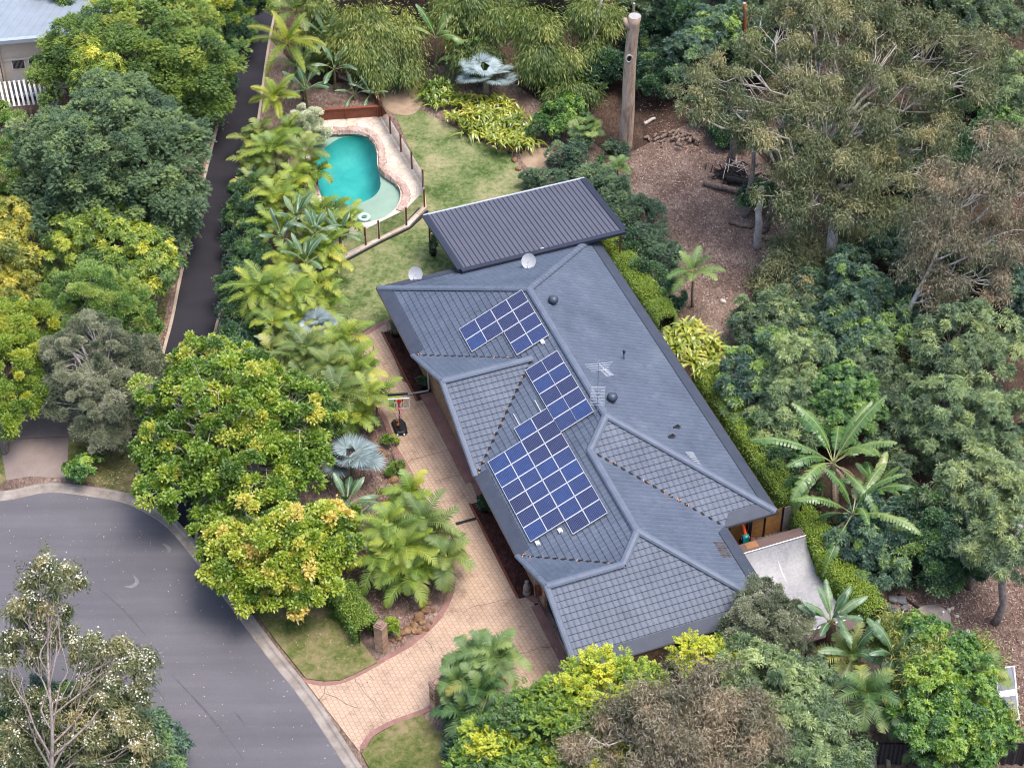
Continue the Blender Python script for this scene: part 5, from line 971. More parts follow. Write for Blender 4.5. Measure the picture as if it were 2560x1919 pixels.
rocks(8, [(1750,700,.14),(1800,740,.13),(1770,690,.12),(1865,830,.14),(1730,710,.1)], M['pale_coping'], 'small white stone on the bare soil by the septic lid', 'white stones by the septic lid', 6); rocks(13, [(655,645,.2)], M['pale_coping'], 'white stone lying on the leaf litter near the young palm', None, 7); rocks(2, [(1915,930,.3),(1935,985,.28),(1955,1040,.24)], M['rock'], 'flat brown rock at the edge of the lawn near the patio cover', 'flat rocks at the lawn edge', 8)
# septic lid
s = thing('septic_lid', 'round concrete tank lid on the bare soil at right', 'tank lid', g(8,1648,765)); m = MB(); m.lathe((0,0,0), [(.88,0),(.88,.22),(.84,.25)], 40); m.build('slab', M['concrete'], s); m = MB(); m.lathe((.05,-.1,.25), [(.34,0),(.33,.05),(.3,.06)], 28); m.build('cover', M['greywood'], s); m = MB(); m.lathe((-.38,.0,.25), [(.07,0),(.09,.08),(.05,.15)], 12); m.build('marker', M['orange'], s); m = MB(); m.tube([(.5,.15,.2),(.5,.15,.5)], .05, 10); m.build('pipe', M['white'], s); m = MB(); m.box((-.55,-.55,.25), (.7,.45,.06), .6); m.build('sheet', M['steel'], s)
m = MB(); a, b = g(8,1440,600,.06), g(8,1570,690,.06); m.beam(a-a, b-a, .1, .1); o = m.build('sleeper', M['charcoal']); o.location = tuple(a); tag(o, 'dark timber sleeper leading to the septic lid', 'sleeper')
# skate ramp
r_ = thing('skate_ramp', 'grey skate mini ramp with brown decks beside the house', 'skate ramp', hw(27.5,-12.4,0)); ro = np.array(r_.location); ua, ub, va_, vb_, HR = 24.62, 30.30, -9.2, -14.3, 1.2; RR = 2.1
prof = []; L_ = math.sqrt(RR*RR-(RR-HR)**2)
for t in np.linspace(1,0,12): x = L_*t; prof.append((ua+L_-x, RR-math.sqrt(max(RR*RR-x*x,0))+.06))
for t in np.linspace(0,1,12): x = L_*t; prof.append((ub-L_+x, RR-math.sqrt(max(RR*RR-x*x,0))+.06))
m = MB(ro); n = len(prof); m.add([hw(u,v,z) for v in (va_,vb_) for u, z in prof], [(i,i+1,n+i+1,n+i) for i in range(n-1)]); m.build('riding_surface', M['ramp'], r_, True)
m = MB(ro); m.add([hw(u,vb_-.01,z-.02) for u, z in prof]+[hw(u,vb_-.01,0) for u, z in prof], [(i,i+1,n+i+1,n+i) for i in range(n-1)]); m.build('side_panel', M['ramp_deck'], r_)
for (a, b), nm in (((ua-.62,ua),'deck'),((ub,ub+.62),'deck')):
    m = MB(ro); m.hexa([hw(a,va_,HR), hw(b,va_,HR), hw(b,vb_,HR), hw(a,vb_,HR)], [hw(a,va_,HR+.07), hw(b,va_,HR+.07), hw(b,vb_,HR+.07), hw(a,vb_,HR+.07)]); m.build('deck', M['ramp_deck'], r_)
m = MB(ro)
for u in (ua-.58, ub+.58):
    for k in range(6): v = va_+(vb_-va_)*k/5; m.beam(hw(u,v,0), hw(u,v,HR), .09, .09, (1,0,0))
m.build('frame', M['black'], r_)
for u in (ua,ub): m = MB(ro); m.tube([hw(u,va_,HR+.08), hw(u,vb_,HR+.08)], .035, 8); m.build('coping', M['steel'], r_)
m = MB(ro); m.box(hw(ua-.38,-11.5,HR+.078), (.42,.62,.012), YAW); m.build('ply_patch', M['ply'], r_)
m = MB(ro)
for v in (-10.8,-12.6): m.add([hw(u,v+s,z+.006) for s in (0,.025) for u, z in prof], [(i,i+1,n+i+1,n+i) for i in range(n-1)])
m.build('sheet_joint', M['steel'], r_)
b_ = thing('leaf_blower', 'teal and orange garden blower leaning behind the ramp deck', 'garden blower', g(17,360,400,.95)); m = MB(); m.box((0,0,.2), (.34,.26,.38), .3); m.lathe((0,0,.36), [(.17,0),(.15,.08),(.06,.12)], 12); m.build('body', M['teal'], b_); m = MB(); m.tube([(-.02,.05,.45),(-.1,.2,.72),(-.2,.35,.9)], .085, 10); m.build('nozzle', M['orange'], b_); m = MB(); m.tube([(.17,-.05,.1),(.2,-.1,.3),(.1,-.12,.45)], .03, 6); m.tube([(-.17,-.05,.1),(-.22,-.1,.3)], .03, 6); m.build('strap', M['redwood'], b_); m = MB(); m.box((0,0,-.45), (.5,.45,.9), YAW); m.build('stand', M['black'], b_)
# pots
def pot(k, x, y, r, h, label, leafkey='darkshrub', hz=1.0, z=0.03, col=None, kind='bush'):
    p = g(k, x, y, z); o = thing('potted_plant', label, 'potted plant', p); m = MB(); m.lathe((0,0,0), [(r*.75,0),(r,h*.9),(r*1.06,h),(r*.9,h),(r*.85,h*.9)], 18); m.build('pot', col or M['black'], o, True); rng = np.random.default_rng(int(x)); sp = SP[leafkey]; C = np.array([[0,0,h+hz*.35]])+rng.normal(size=(9,3))*[r*.6,r*.6,hz*.22]; put('foliage', clump_leaves(rng, sp, C, rdir(rng,9), np.full(9,r*.75), np.full(9,.4), .6), sp['mat'], o); m = MB()
    for c in C[:6]: m.tube([(0,0,h*.8), c], .014, 4)
    m.build('stem', M['bark'], o)
pot(3,508,795,.2,.36,'potted plant in a black pot by the left patio post',hz=1.5); pot(4,245,385,.26,.34,'grey leaved potted shrub at the far corner of the house bed','olivefine',.8); pot(4,440,745,.22,.26,'small potted plant beside the white downpipe on the dark bed','darkshrub',.6); pot(4,862,1590,.28,.3,'potted shrub where the lower house bed begins','darkshrub',.7); pot(5,1420,200,.26,.3,'potted bush beside the upper end of the lower dark bed','darkshrub',.7)
o = thing('hose_reel', 'coiled red brown hose on the garage brickwork', 'hose', hw(LF-2*D0+.95,-.68,.75), YAW); m = MB()
for i in range(5): m.tube([(.26*math.cos(t)*(1-.05*i), .04*i-.1, .3*math.sin(t)) for t in np.linspace(0,6.28,21)], .022, 5, False)
m.build('hose', M['redwood'], o); m = MB(); m.box((0,.1,0), (.2,.06,.2)); m.build('hanger', M['black'], o)
o = thing('garden_statue', 'small weathered grey garden statue at the end of the dark bed', 'statue', g(5,1705,780,.05)); m = MB(); m.lathe((0,0,0), [(.2,0),(.2,.12),(.14,.16)], 10); m.build('plinth', M['greywood'], o); m = MB(); m.lathe((0,0,.15), [(.14,0),(.19,.2),(.16,.42),(.08,.52),(.06,.55),(.1,.62),(.11,.7),(.05,.78)], 12); m.build('figure', M['concrete'], o, True)
# boundary fence and shed lower right
a, b, c = g(8,1180,1650), g(8,2080,1640+20), g(8,2500,1660); bf = thing('steel_fence', 'black corrugated steel boundary fence in the lower right corner', 'fence', g(8,1700,1650)); bo = np.array(bf.location); P = [g(8,900,1650), g(8,2600,1650)]; d = unit(P[1]-P[0]); L = np.linalg.norm(P[1]-P[0]); nrm = np.array([-d[1],d[0],0]); m = MB(bo); N_ = int(L/.1); V = [P[0]+d*L*i/N_+nrm*(.03 if i%4 in (1,2) else -.03)+np.array([0,0,z]) for z in (.05,1.55) for i in range(N_+1)]; m.add(V, [(i,i+1,N_+1+i+1,N_+1+i) for i in range(N_)]); m.build('sheet', M['palings'], bf)
for i in range(int(L/2.4)+1): m = MB(bo); m.box(P[0]+d*(2.4*i)+[0,0,.8], (.1,.1,1.6), math.atan2(d[1],d[0])); m.build('post', M['charcoal'], bf)
m = MB(bo); m.beam(P[0]+[0,0,1.58], P[1]+[0,0,1.58], .07, .06); m.build('top_rail', M['charcoal'], bf)
sh = thing('garden_shed', 'small steel garden shed with ribbed roof at the right edge', 'shed', g(8,2080,1430)); so_ = np.array(sh.location); c_ = [g(8,2065,1390,2.), g(8,2180,1368,2.), g(8,2150,1045,2.), g(8,2035,1060,2.)]; m = MB(so_)
q = [p-[0,0,2.] for p in c_]
for i in range(4): m.beam(q[i]+[0,0,.98], q[(i+1)%4]+[0,0,.98], .05, 1.94)
m.build('wall', M['palings'], sh); m = MB(so_); m.hexa([p-[0,0,.03] for p in c_], [p+[0,0,.03] for p in c_]); o = m.build('roof', M['shed'], sh); m = MB(so_)
for i in range(4): m.beam(c_[i], c_[(i+1)%4], .06, .08)
e = (c_[0]+c_[3])/2; e2 = (c_[1]+c_[2])/2; m.beam(e+[0,0,.05], e2+[0,0,.05], .35, .02); m.build('trim', M['white'], sh); m = MB(so_); s0 = q[0]+(q[1]-q[0])*.3; m.beam(s0+np.array([0,-.04,.9]), s0+(q[1]-q[0])*.4+np.array([0,-.04,.9]), .03, 1.8); m.build('door', M['charcoal'], sh)
# neighbour's house, upper left
nb = thing('neighbour_house', 'cream rendered house with flat blue-grey roof at the upper left corner', 'house', g(1,60,600)); no = np.array(nb.location); bx, by = g(1,55,600), g(1,330,575); e = unit(by-bx); e[2] = 0; n_ = np.array([-e[1],e[0],0]); Hn = 4.5
w = lambda s, t, z: bx*[1,1,0]+e*s+n_*t+np.array([0,0,z]); LN = 6.6
m = MB(no); m.beam(w(0,0,Hn/2), w(LN,0,Hn/2), .25, Hn); m.beam(w(LN,0,Hn/2), w(LN,14,Hn/2), .25, Hn); m.beam(w(-.12,-.35,2.1), w(-8,-.35,2.1), .25, 4.2); m.build('wall', M['cream'], nb)
m = MB(no); m.hexa([w(-.9,-.5,Hn+.05), w(LN+.5,-.5,Hn+.05), w(LN+.5,14,Hn+1.), w(-.9,14,Hn+1.)], [w(-.9,-.5,Hn+.15), w(LN+.5,-.5,Hn+.15), w(LN+.5,14,Hn+1.1), w(-.9,14,Hn+1.1)]); m.hexa([w(-9,-.9,4.2), w(-.3,-.9,4.2), w(-.3,14,5.), w(-9,14,5.)], [w(-9,-.9,4.3), w(-.3,-.9,4.3), w(-.3,14,5.1), w(-9,14,5.1)]); m.build('roof', M['nb_roof'], nb)
m = MB(no); m.beam(w(-.9,-.6,Hn+.12), w(LN+.6,-.6,Hn+.12), .34, .26); m.beam(w(LN+.55,-.6,Hn+.14), w(LN+.55,14,Hn+1.1), .16, .2); m.beam(w(-9,-1.,4.26), w(-.3,-1.,4.26), .2, .2); m.build('gutter', M['nb_gutter'], nb)
for s, ww in ((.6,.85),(1.65,1.7)):
    m = MB(no); m.beam(w(s,-.16,2.55), w(s+ww,-.16,2.55), .03, .72); f = m.build('window', M['white'], nb); m = MB(no); m.beam(w(s+.06,-.19,2.55), w(s+ww-.06,-.19,2.55), .02, .6); m.build('pane', M['glass_dark'], f)
m = MB(no); m.beam(w(.1,-.2,2.98), w(4.2,-.2,2.98), .12, .08); m.build('window_hood', M['cream'], nb); m = MB(no); m.beam(w(.35,-.3,1.0), w(2.6,-.3,1.0), .4, .9); m.build('screen', M['nb_roof'], nb); m = MB(no); m.beam(w(.3,-.5,.5), w(2.8,-.5,.5), .35, .1); m.build('sill', M['nb_gutter'], nb); m = MB(no); m.tube([w(-.02,-.2,4.3), w(-.02,-.25,0)], .07, 8); m.build('downpipe', M['cream'], nb)
aw = thing('slatted_awning', 'white slatted awning below the cream house', 'awning', g(1,90,680)); ao = np.array(aw.location)
for i in range(15): m = MB(ao); s = -1.2+i*.3; m.beam(w(s,-.7,1.7), w(s+.35,-3.1,1.35), .14, .03); m.build('slat', M['white'], aw)
m = MB(ao); m.beam(w(-1.3,-.75,1.63), w(3.3,-.75,1.63), .08, .08); m.beam(w(-1.,-3.0,1.28), w(3.6,-3.0,1.28), .08, .08); m.build('beam', M['greywood'], aw)
for s in (-.9,3.4): m = MB(ao); m.beam(w(s,-3.,0), w(s,-3.,1.25), .09, .09, (1,0,0)); m.build('post', M['greywood'], aw)
# clearing: tall dead trunk, logs, ash heap, stumps
st_ = thing('dead_tree_trunk', 'tall pale branchless dead trunk with sawn top beside the clearing', 'tree trunk', g(16,1152,1640)); rng = np.random.default_rng(8); b0 = np.array(st_.location); zz = np.linspace(0,9.7,22); P = np.stack([.05*np.sin(zz*.7)+zz*.03, .03*np.cos(zz), zz-.05], 1); m = MB(); rad = np.interp(zz, [0,.4,3,7,9.2,9.7], [.58,.46,.41,.37,.35,.39]); m.tube(P, rad, 18); m.build('trunk', M['dead_trunk'], st_, True)
m = MB(); m.lathe(tuple(P[-1]+[0,0,.0]), [(.37,-.01),(.37,.02),(.28,.025)], 18); m.build('sawn_top', M['cut_wood'], st_); m = MB(); m.tube([P[-2]+[-.3,-.1,-.35], P[-1]+[-.62,-.1,-.1]], [.2,.13], 9); m.build('branch_stub', M['dead_trunk'], st_, True)
m = MB(); k_ = P[15]+np.array([-.1,-.385,0]); a_ = np.arange(13)*2*math.pi/12; m.tube([k_+np.array([.19*math.cos(t),.02*math.cos(t),.25*math.sin(t)]) for t in a_], .06, 6, False); m.build('knot_rim', M['pale_bark'], st_, True); m = MB(); m.add([k_+np.array([.17*math.cos(t),.0,.23*math.sin(t)]) for t in a_[:-1]], [tuple(range(12))]); m.build('hollow', M['charcoal'], st_)
def log(k, a, b, r, label, mat='log', z=0., group=None, cut='cut_wood'):
    p, q = g(k,*a,r*.9+z), g(k,*b,r*.9+z); o = thing('log', label, 'log', p, 0, group); rng = np.random.default_rng(int(a[0])); P = wig(rng, p-p, q-p, 4, .025); P[:,2] = np.maximum(P[:,2], -r*.1); m = MB(); m.tube(catmull(P,2), np.linspace(r,r*.8,9), 10); m.build('stem', M[mat], o, True)
    d = unit((q-p)); m = MB(); X = unit(np.cross(d,[0,0,1.])); Y = np.cross(X,d); a_ = np.arange(10)*.6283; m.add([-d*.006+X*r*.93*math.cos(t)+Y*r*.93*math.sin(t) for t in a_], [tuple(range(10))]); m.build('cut_end', M[cut], o); return o
log(7,(250,1120),(520,1195),.2,'long pale log lying in front of the ash heap'); log(7,(390,1105),(530,1120),.24,'charred log with orange cut end in the ash heap','charcoal',.05,cut='fencewood'); log(7,(500,1175),(650,1205),.17,'log butted behind the grey leaning post'); log(7,(405,1365),(540,1395),.15,'small log in front of the pale standing trunk'); log(7,(560,1380),(620,1425),.16,'short log behind the pale standing trunk'); log(7,(585,1455),(655,1470),.16,'short dark log at the foot of the pale standing trunk')
log(7,(0,480),(-140,300),.38,'long dark fallen trunk slanting through the forest behind the dead trunk','bark',.5); log(16,(1640,880),(1290,560),.38,'thick fallen trunk lying right of the tall dead trunk','bark',.2); log(16,(1370,1370),(1490,1310),.12,'pale split log on the slope behind the clearing','pale_bark')
rng = np.random.default_rng(21)
for i in range(26):
    x, y = rng.uniform(1400,1930), rng.uniform(1440,1600); y = 1520+(y-1520)*math.sin(math.pi*np.clip((x-1360)/600,0.1,.9)); a = rng.uniform(0,3.14); l = rng.uniform(40,110); log(16,(x,y),(x+l*math.cos(a),y+l*.6*math.sin(a)),rng.uniform(.06,.15),'split brown log in the low pile behind the clearing','log',rng.uniform(0,.3),'logs in the low pile')
ah = thing('ash_heap', 'heap of black charred branches behind the long pale log', 'burnt heap', g(7,410,1080)); ho = np.array(ah.location); m = MB()
for i in range(90): a = rng.uniform(0,6.3); p = np.array([rng.normal()*.75, rng.normal()*.45, 0]); p[2] = max(.05,.4-.25*abs(p[0]))*rng.uniform(.2,1); d = np.array([math.cos(a),math.sin(a),rng.normal()*.25])*rng.uniform(.2,.6); m.tube([p-d,p+d], rng.uniform(.015,.05), 5)
m.build('branches', M['charcoal'], ah); m = rock(None, 1., .3, None, 3); o = m.build('ash_mound', M['charcoal'], ah); o.scale = (1.1,.8,.8); m = MB()
for i in range(10): p = np.array([rng.normal()*.6, rng.normal()*.3+.3, .45]); a = rng.uniform(0,3); d = np.array([math.cos(a),math.sin(a),.15])*rng.uniform(.3,.7); m.tube([p-d,p+d], .018, 4)
m.build('pale_branches', M['white_bark'], ah)
def pole(k, a, b, hz, r, mat, label, name='tree_trunk', top=None):
    p = g(k,*a); q = gy(k,*b,p[1]); o = thing(name, label, 'tree trunk', p); rng = np.random.default_rng(int(a[1])); P = wig(rng, np.array([0,0,-.05]), q-p, 5, .012); m = MB(); m.tube(catmull(P,2), np.linspace(r*1.25,r*.8,11), 9); m.build('trunk', M[mat], o, True); m = MB(); e = q-p; m.lathe((e[0],e[1],e[2]-.01), [(r*.75,0),(r*.7,.02)], 9); m.build('broken_top', M['cut_wood'], o); return o
pole(7,(575,1525),(600,1150),3.3,.2,'pale_bark','pale straight standing trunk at the right of the clearing'); pole(7,(495,1330),(550,930),3.6,.15,'gum_bark','leaning grey pocked trunk beside the ash heap'); pole(7,(630,1415),(668,1230),1.9,.15,'bark','short dark stump behind the pale standing trunk'); pole(7,(410,1000),(440,790),2.,.22,'bark','reddish brown trunk at the back of the clearing')
pole(16,(1235,1270),(1262,40),10.,.11,'bark','thin dark trunk close behind the tall dead trunk'); pole(7,(475,480),(495,20),5.,.16,'orange_bark','orange barked slim trunk in the back forest'); pole(7,(400,300),(412,-30),4.,.13,'pale_bark','pale slim trunk left of the orange barked one'); pole(7,(440,240),(450,-40),4.,.11,'gum_bark','second pale slim trunk in the back forest'); pole(16,(640,850),(905,0),7.,.09,'pale_bark','leaning pale pole in front of the bamboo'); pole(2,(1590,290),(1625,20),3.8,.08,'white_bark','thin pale pole rising from the bamboo behind the banana')
pole(8,(2030,780),(2190,180),7.,.17,'gum_bark','leaning slender trunk at the right edge above the septic lid'); pole(8,(1870,560),(1905,360),2.6,.18,'bark','dark trunk under the right hand trees')
log(11,(1385,905),(1450,1000),.03,'dry forked stick lying on the back lawn','pale_bark')
# ------------------------------------------------------------------ trees on the left and in front
T = 'tree'
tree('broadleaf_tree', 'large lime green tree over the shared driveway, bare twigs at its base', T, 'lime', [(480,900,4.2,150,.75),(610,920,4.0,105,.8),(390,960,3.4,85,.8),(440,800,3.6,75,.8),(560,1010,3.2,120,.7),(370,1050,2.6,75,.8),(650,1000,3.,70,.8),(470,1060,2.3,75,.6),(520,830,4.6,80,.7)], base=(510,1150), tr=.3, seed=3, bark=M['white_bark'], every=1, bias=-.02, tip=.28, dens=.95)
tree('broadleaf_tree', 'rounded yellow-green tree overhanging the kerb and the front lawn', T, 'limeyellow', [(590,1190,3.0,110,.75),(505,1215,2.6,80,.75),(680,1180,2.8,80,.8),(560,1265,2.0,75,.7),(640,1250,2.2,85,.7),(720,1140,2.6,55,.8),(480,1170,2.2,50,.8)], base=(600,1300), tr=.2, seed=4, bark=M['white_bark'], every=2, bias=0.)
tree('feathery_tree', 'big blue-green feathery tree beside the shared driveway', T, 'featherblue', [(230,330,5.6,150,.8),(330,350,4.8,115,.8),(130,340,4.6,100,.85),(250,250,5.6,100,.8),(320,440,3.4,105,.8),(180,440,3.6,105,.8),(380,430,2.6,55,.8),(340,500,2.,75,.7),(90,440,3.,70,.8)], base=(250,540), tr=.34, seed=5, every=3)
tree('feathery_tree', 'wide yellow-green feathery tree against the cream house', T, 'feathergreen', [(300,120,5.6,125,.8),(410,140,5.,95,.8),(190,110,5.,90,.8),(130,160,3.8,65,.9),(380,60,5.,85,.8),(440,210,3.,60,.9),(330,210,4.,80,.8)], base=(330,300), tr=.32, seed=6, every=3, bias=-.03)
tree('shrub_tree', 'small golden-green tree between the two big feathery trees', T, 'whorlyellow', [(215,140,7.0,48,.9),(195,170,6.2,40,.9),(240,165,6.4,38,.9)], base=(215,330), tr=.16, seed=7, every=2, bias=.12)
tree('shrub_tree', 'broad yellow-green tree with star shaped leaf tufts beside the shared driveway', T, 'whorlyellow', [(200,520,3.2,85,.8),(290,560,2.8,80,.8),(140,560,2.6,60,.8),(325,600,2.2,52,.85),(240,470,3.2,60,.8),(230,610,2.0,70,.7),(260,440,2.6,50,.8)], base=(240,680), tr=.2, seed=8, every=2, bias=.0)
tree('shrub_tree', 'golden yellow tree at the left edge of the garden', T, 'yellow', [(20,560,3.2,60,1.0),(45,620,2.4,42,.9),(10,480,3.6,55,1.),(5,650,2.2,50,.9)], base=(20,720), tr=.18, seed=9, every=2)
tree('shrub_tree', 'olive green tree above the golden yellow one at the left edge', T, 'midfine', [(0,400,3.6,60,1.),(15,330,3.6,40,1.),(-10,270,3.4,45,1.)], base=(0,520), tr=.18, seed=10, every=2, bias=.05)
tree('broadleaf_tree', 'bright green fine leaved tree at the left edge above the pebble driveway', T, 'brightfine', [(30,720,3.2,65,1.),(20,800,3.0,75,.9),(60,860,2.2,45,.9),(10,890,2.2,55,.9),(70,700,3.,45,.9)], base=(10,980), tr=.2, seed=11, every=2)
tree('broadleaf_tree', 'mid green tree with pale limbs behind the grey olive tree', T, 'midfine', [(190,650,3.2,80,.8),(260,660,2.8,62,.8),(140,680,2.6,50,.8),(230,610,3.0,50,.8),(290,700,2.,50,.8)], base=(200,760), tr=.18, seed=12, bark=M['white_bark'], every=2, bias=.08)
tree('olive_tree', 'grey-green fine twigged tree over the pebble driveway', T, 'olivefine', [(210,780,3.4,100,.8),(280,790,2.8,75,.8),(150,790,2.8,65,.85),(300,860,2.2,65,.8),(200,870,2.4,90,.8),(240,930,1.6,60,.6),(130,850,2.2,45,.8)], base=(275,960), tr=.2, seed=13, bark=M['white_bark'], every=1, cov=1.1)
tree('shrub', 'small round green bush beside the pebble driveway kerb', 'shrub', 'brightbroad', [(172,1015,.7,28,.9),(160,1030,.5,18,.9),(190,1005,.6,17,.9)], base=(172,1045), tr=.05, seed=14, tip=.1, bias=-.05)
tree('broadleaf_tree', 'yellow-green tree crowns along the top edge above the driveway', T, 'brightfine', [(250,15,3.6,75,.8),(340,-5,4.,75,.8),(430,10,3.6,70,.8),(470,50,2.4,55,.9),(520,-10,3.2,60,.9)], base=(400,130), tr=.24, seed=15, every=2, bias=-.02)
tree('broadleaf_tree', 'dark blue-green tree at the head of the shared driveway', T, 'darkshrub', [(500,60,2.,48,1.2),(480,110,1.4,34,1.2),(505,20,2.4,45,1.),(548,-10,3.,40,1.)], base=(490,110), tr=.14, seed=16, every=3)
tree('broadleaf_tree', 'dark tree behind the roof of the cream house', T, 'darkshrub', [(150,10,4.,50,1.),(190,-10,4.,60,1.),(120,-30,5.,50,1.)], base=(170,90), tr=.2, seed=17, every=3)
tree('shrub', 'green bush spilling over the mulch strip by the top of the driveway', 'shrub', 'darkshrub', [(470,190,1.,40,1.),(455,240,1.,32,1.)], base=(465,235), tr=.06, seed=18, every=3, bias=.2)
def flowering(o, C, lobes_c, n, mat, r, seed):
    rng = np.random.default_rng(seed); b = np.array(o.location); idx = rng.integers(0,len(C),n//5); P = np.repeat(C[idx],5,0)+rng.normal(size=(len(idx)*5,3))*.12+np.array([0,0,.18]); m = len(P); put('blossom', [cards(rng, P, rdir(rng,m), r, r*.9, np.full(m,.5), 0, .2)], mat, o, b)
PM['blossom'] = leafmat('blossom', [(0,(.55,.52,.4)),(1,(.75,.72,.62))], .3)
q = tree('eucalyptus_tree', 'white flowering gum tree with a slim pale trunk in front of the road', T, 'gumflower', [(105,1250,9.3,55,.8),(75,1240,9.,32,.8),(150,1250,8.8,30,.8),(60,1310,8.2,42,.8),(115,1325,8.2,40,.8),(60,1370,7.3,48,.8),(125,1370,7.2,32,.8),(30,1410,6.4,38,.8),(90,1405,6.6,35,.8),(185,1405,6.6,40,.8),(240,1425,6.2,45,.8),(290,1440,5.6,40,.8),(225,1480,5.4,52,.8),(300,1490,5.,38,.8),(30,1500,5.,45,.8),(90,1540,4.4,55,.8),(170,1540,4.4,55,.8),(250,1550,4.2,60,.8),(60,1600,3.6,60,.8),(180,1610,3.6,70,.8),(290,1610,3.2,55,.8),(20,1640,3.,40,.8)], base=(130,1860), tr=.14, lean=.78, seed=19, bark=M['gum_bark'], every=2, fork=.62, dens=.62, cov=.95, low=-.6, inner=.25)
flowering(q[0], q[1], None, 4200, PM['blossom'], .105, 20)
tree('understorey_tree', 'dark whorled evergreen under the white flowering gum', T, 'whorldark', [(120,1530,1.8,60,.8),(210,1560,1.6,75,.7),(40,1580,1.6,75,.8),(310,1600,1.4,65,.8),(150,1620,1.8,100,.7),(250,1650,1.6,90,.7),(360,1630,1.0,40,.8),(40,1670,1.8,80,.8),(340,1680,1.2,60,.8)], base=(180,1720), tr=.12, seed=21, every=3, bias=.16)
# bottom edge
tree('feathery_tree', 'yellow-green tree with long feathered leaves in front of the lower roof', T, 'jacaranda', [(1320,1468,4.6,53,0.8),(1380,1488,4.4,41,0.8),(1270,1498,4.4,51,0.8),(1230,1548,4.0,55,0.8),(1320,1548,4.2,64,0.8),(1360,1588,4.0,51,0.8)], base=(1290,1640), tr=.18, seed=22, every=3, bias=.2, tip=.3)
tree('feathery_tree', 'green tree with long feathered leaves at the bottom edge', T, 'jacaranda', [(1180,1520,4.0,51,0.8),(1130,1570,3.6,64,0.8),(1200,1600,3.8,69,0.8),(1260,1620,3.6,64,0.8),(1060,1640,3.2,69,0.8),(1150,1670,3.2,74,0.8),(1240,1700,3.2,74,0.8),(1020,1690,2.8,55,0.8)], base=(1150,1760), tr=.2, seed=23, every=3, bias=-.08)
tree('eucalyptus_tree', 'brown-tinged gum with bleached bare branches at the bottom edge', T, 'gumbrown', [(1440,1500,6.4,70,.7),(1520,1490,6.4,75,.7),(1590,1530,6.,70,.75),(1400,1560,5.8,75,.75),(1310,1590,5.4,75,.75),(1480,1570,6.,80,.7),(1560,1600,5.4,80,.75),(1650,1590,5.,55,.8),(1380,1640,4.8,85,.75),(1480,1650,4.8,90,.75),(1260,1640,4.8,55,.8),(1600,1660,4.4,80,.75)], base=(1460,1880), tr=.22, lean=.6, seed=24, bark=M['white_bark'], every=1, dens=.62, cov=.9, twig=.022, bias=.08)
tree('evergreen_tree', 'pale green whorled tree between the brown gum and the palms', T, 'whorlpale', [(1660,1470,4.6,75,.8),(1730,1480,4.2,60,.8),(1600,1440,4.2,50,.8),(1700,1540,4.,85,.8),(1760,1570,3.6,70,.8),(1640,1540,4.,70,.8),(1730,1630,3.2,85,.8),(1820,1620,2.8,60,.8),(1670,1650,3.,80,.8)], base=(1700,1760), tr=.2, seed=25, every=3)
tree('olive_tree', 'grey olive leaved tree in front of the skate ramp', T, 'olivefine', [(1650,1325,3.6,58,.8),(1605,1345,3.2,46,.8),(1700,1335,3.2,46,.8),(1640,1370,3.,75,.8),(1710,1380,2.8,50,.8),(1580,1390,2.6,45,.8),(1655,1290,4.0,34,.8)], base=(1660,1490), tr=.16, seed=26, every=1, cov=.8, dens=.85, bias=-.12)
tree('broadleaf_tree', 'glossy bright green tree right of the hanging yellow palm fronds', T, 'brightbroad', [(2040,1408,4.2,53,0.8),(2000,1378,3.8,41,0.9),(2080,1458,4.0,60,0.8),(2020,1488,4.0,64,0.8),(2100,1528,3.6,69,0.8),(2020,1568,3.4,73,0.8),(2130,1588,3.0,56,0.8),(2070,1618,2.8,69,0.8),(2110,1428,3.2,39,0.9)], base=(2060,1700), tr=.2, seed=27, every=3, bias=.02, tip=.32)
tree('bamboo_clump', 'feathery pale yellow bamboo left of the glossy bright green tree', 'bamboo', 'bamboo', [(1950,1390,3.,42,.9),(1930,1370,2.8,32,.9),(2000,1440,3.8,45,.9),(1970,1480,3.4,45,.9)], base=(1960,1480), tr=.06, seed=28, every=2, bias=.3)
tree('bamboo_clump', 'feathery pale yellow bamboo between the glossy tree and the shed', 'bamboo', 'bamboo', [(2150,1565,2.6,30,1.1),(2140,1610,2.2,32,1.1),(2115,1420,3.4,32,.9)], base=(2150,1650), tr=.06, seed=29, every=2, bias=.28)
tree('evergreen_tree', 'yellow tipped small tree left of the grey olive tree', T, 'jacaranda', [(1495,1410,3.2,30,.9),(1520,1420,3.,20,.9),(1565,1410,3.,26,.7),(1590,1408,3.,18,.7)], base=(1520,1490), tr=.06, seed=30, every=2, bias=.4, crs=.6)
tree('shrub', 'dark green shrub below the lower roof gutter', 'shrub', 'darkshrub', [(1540,1380,1.2,38,.9),(1490,1390,1.2,30,.9)], base=(1520,1430), tr=.05, seed=31, every=3)
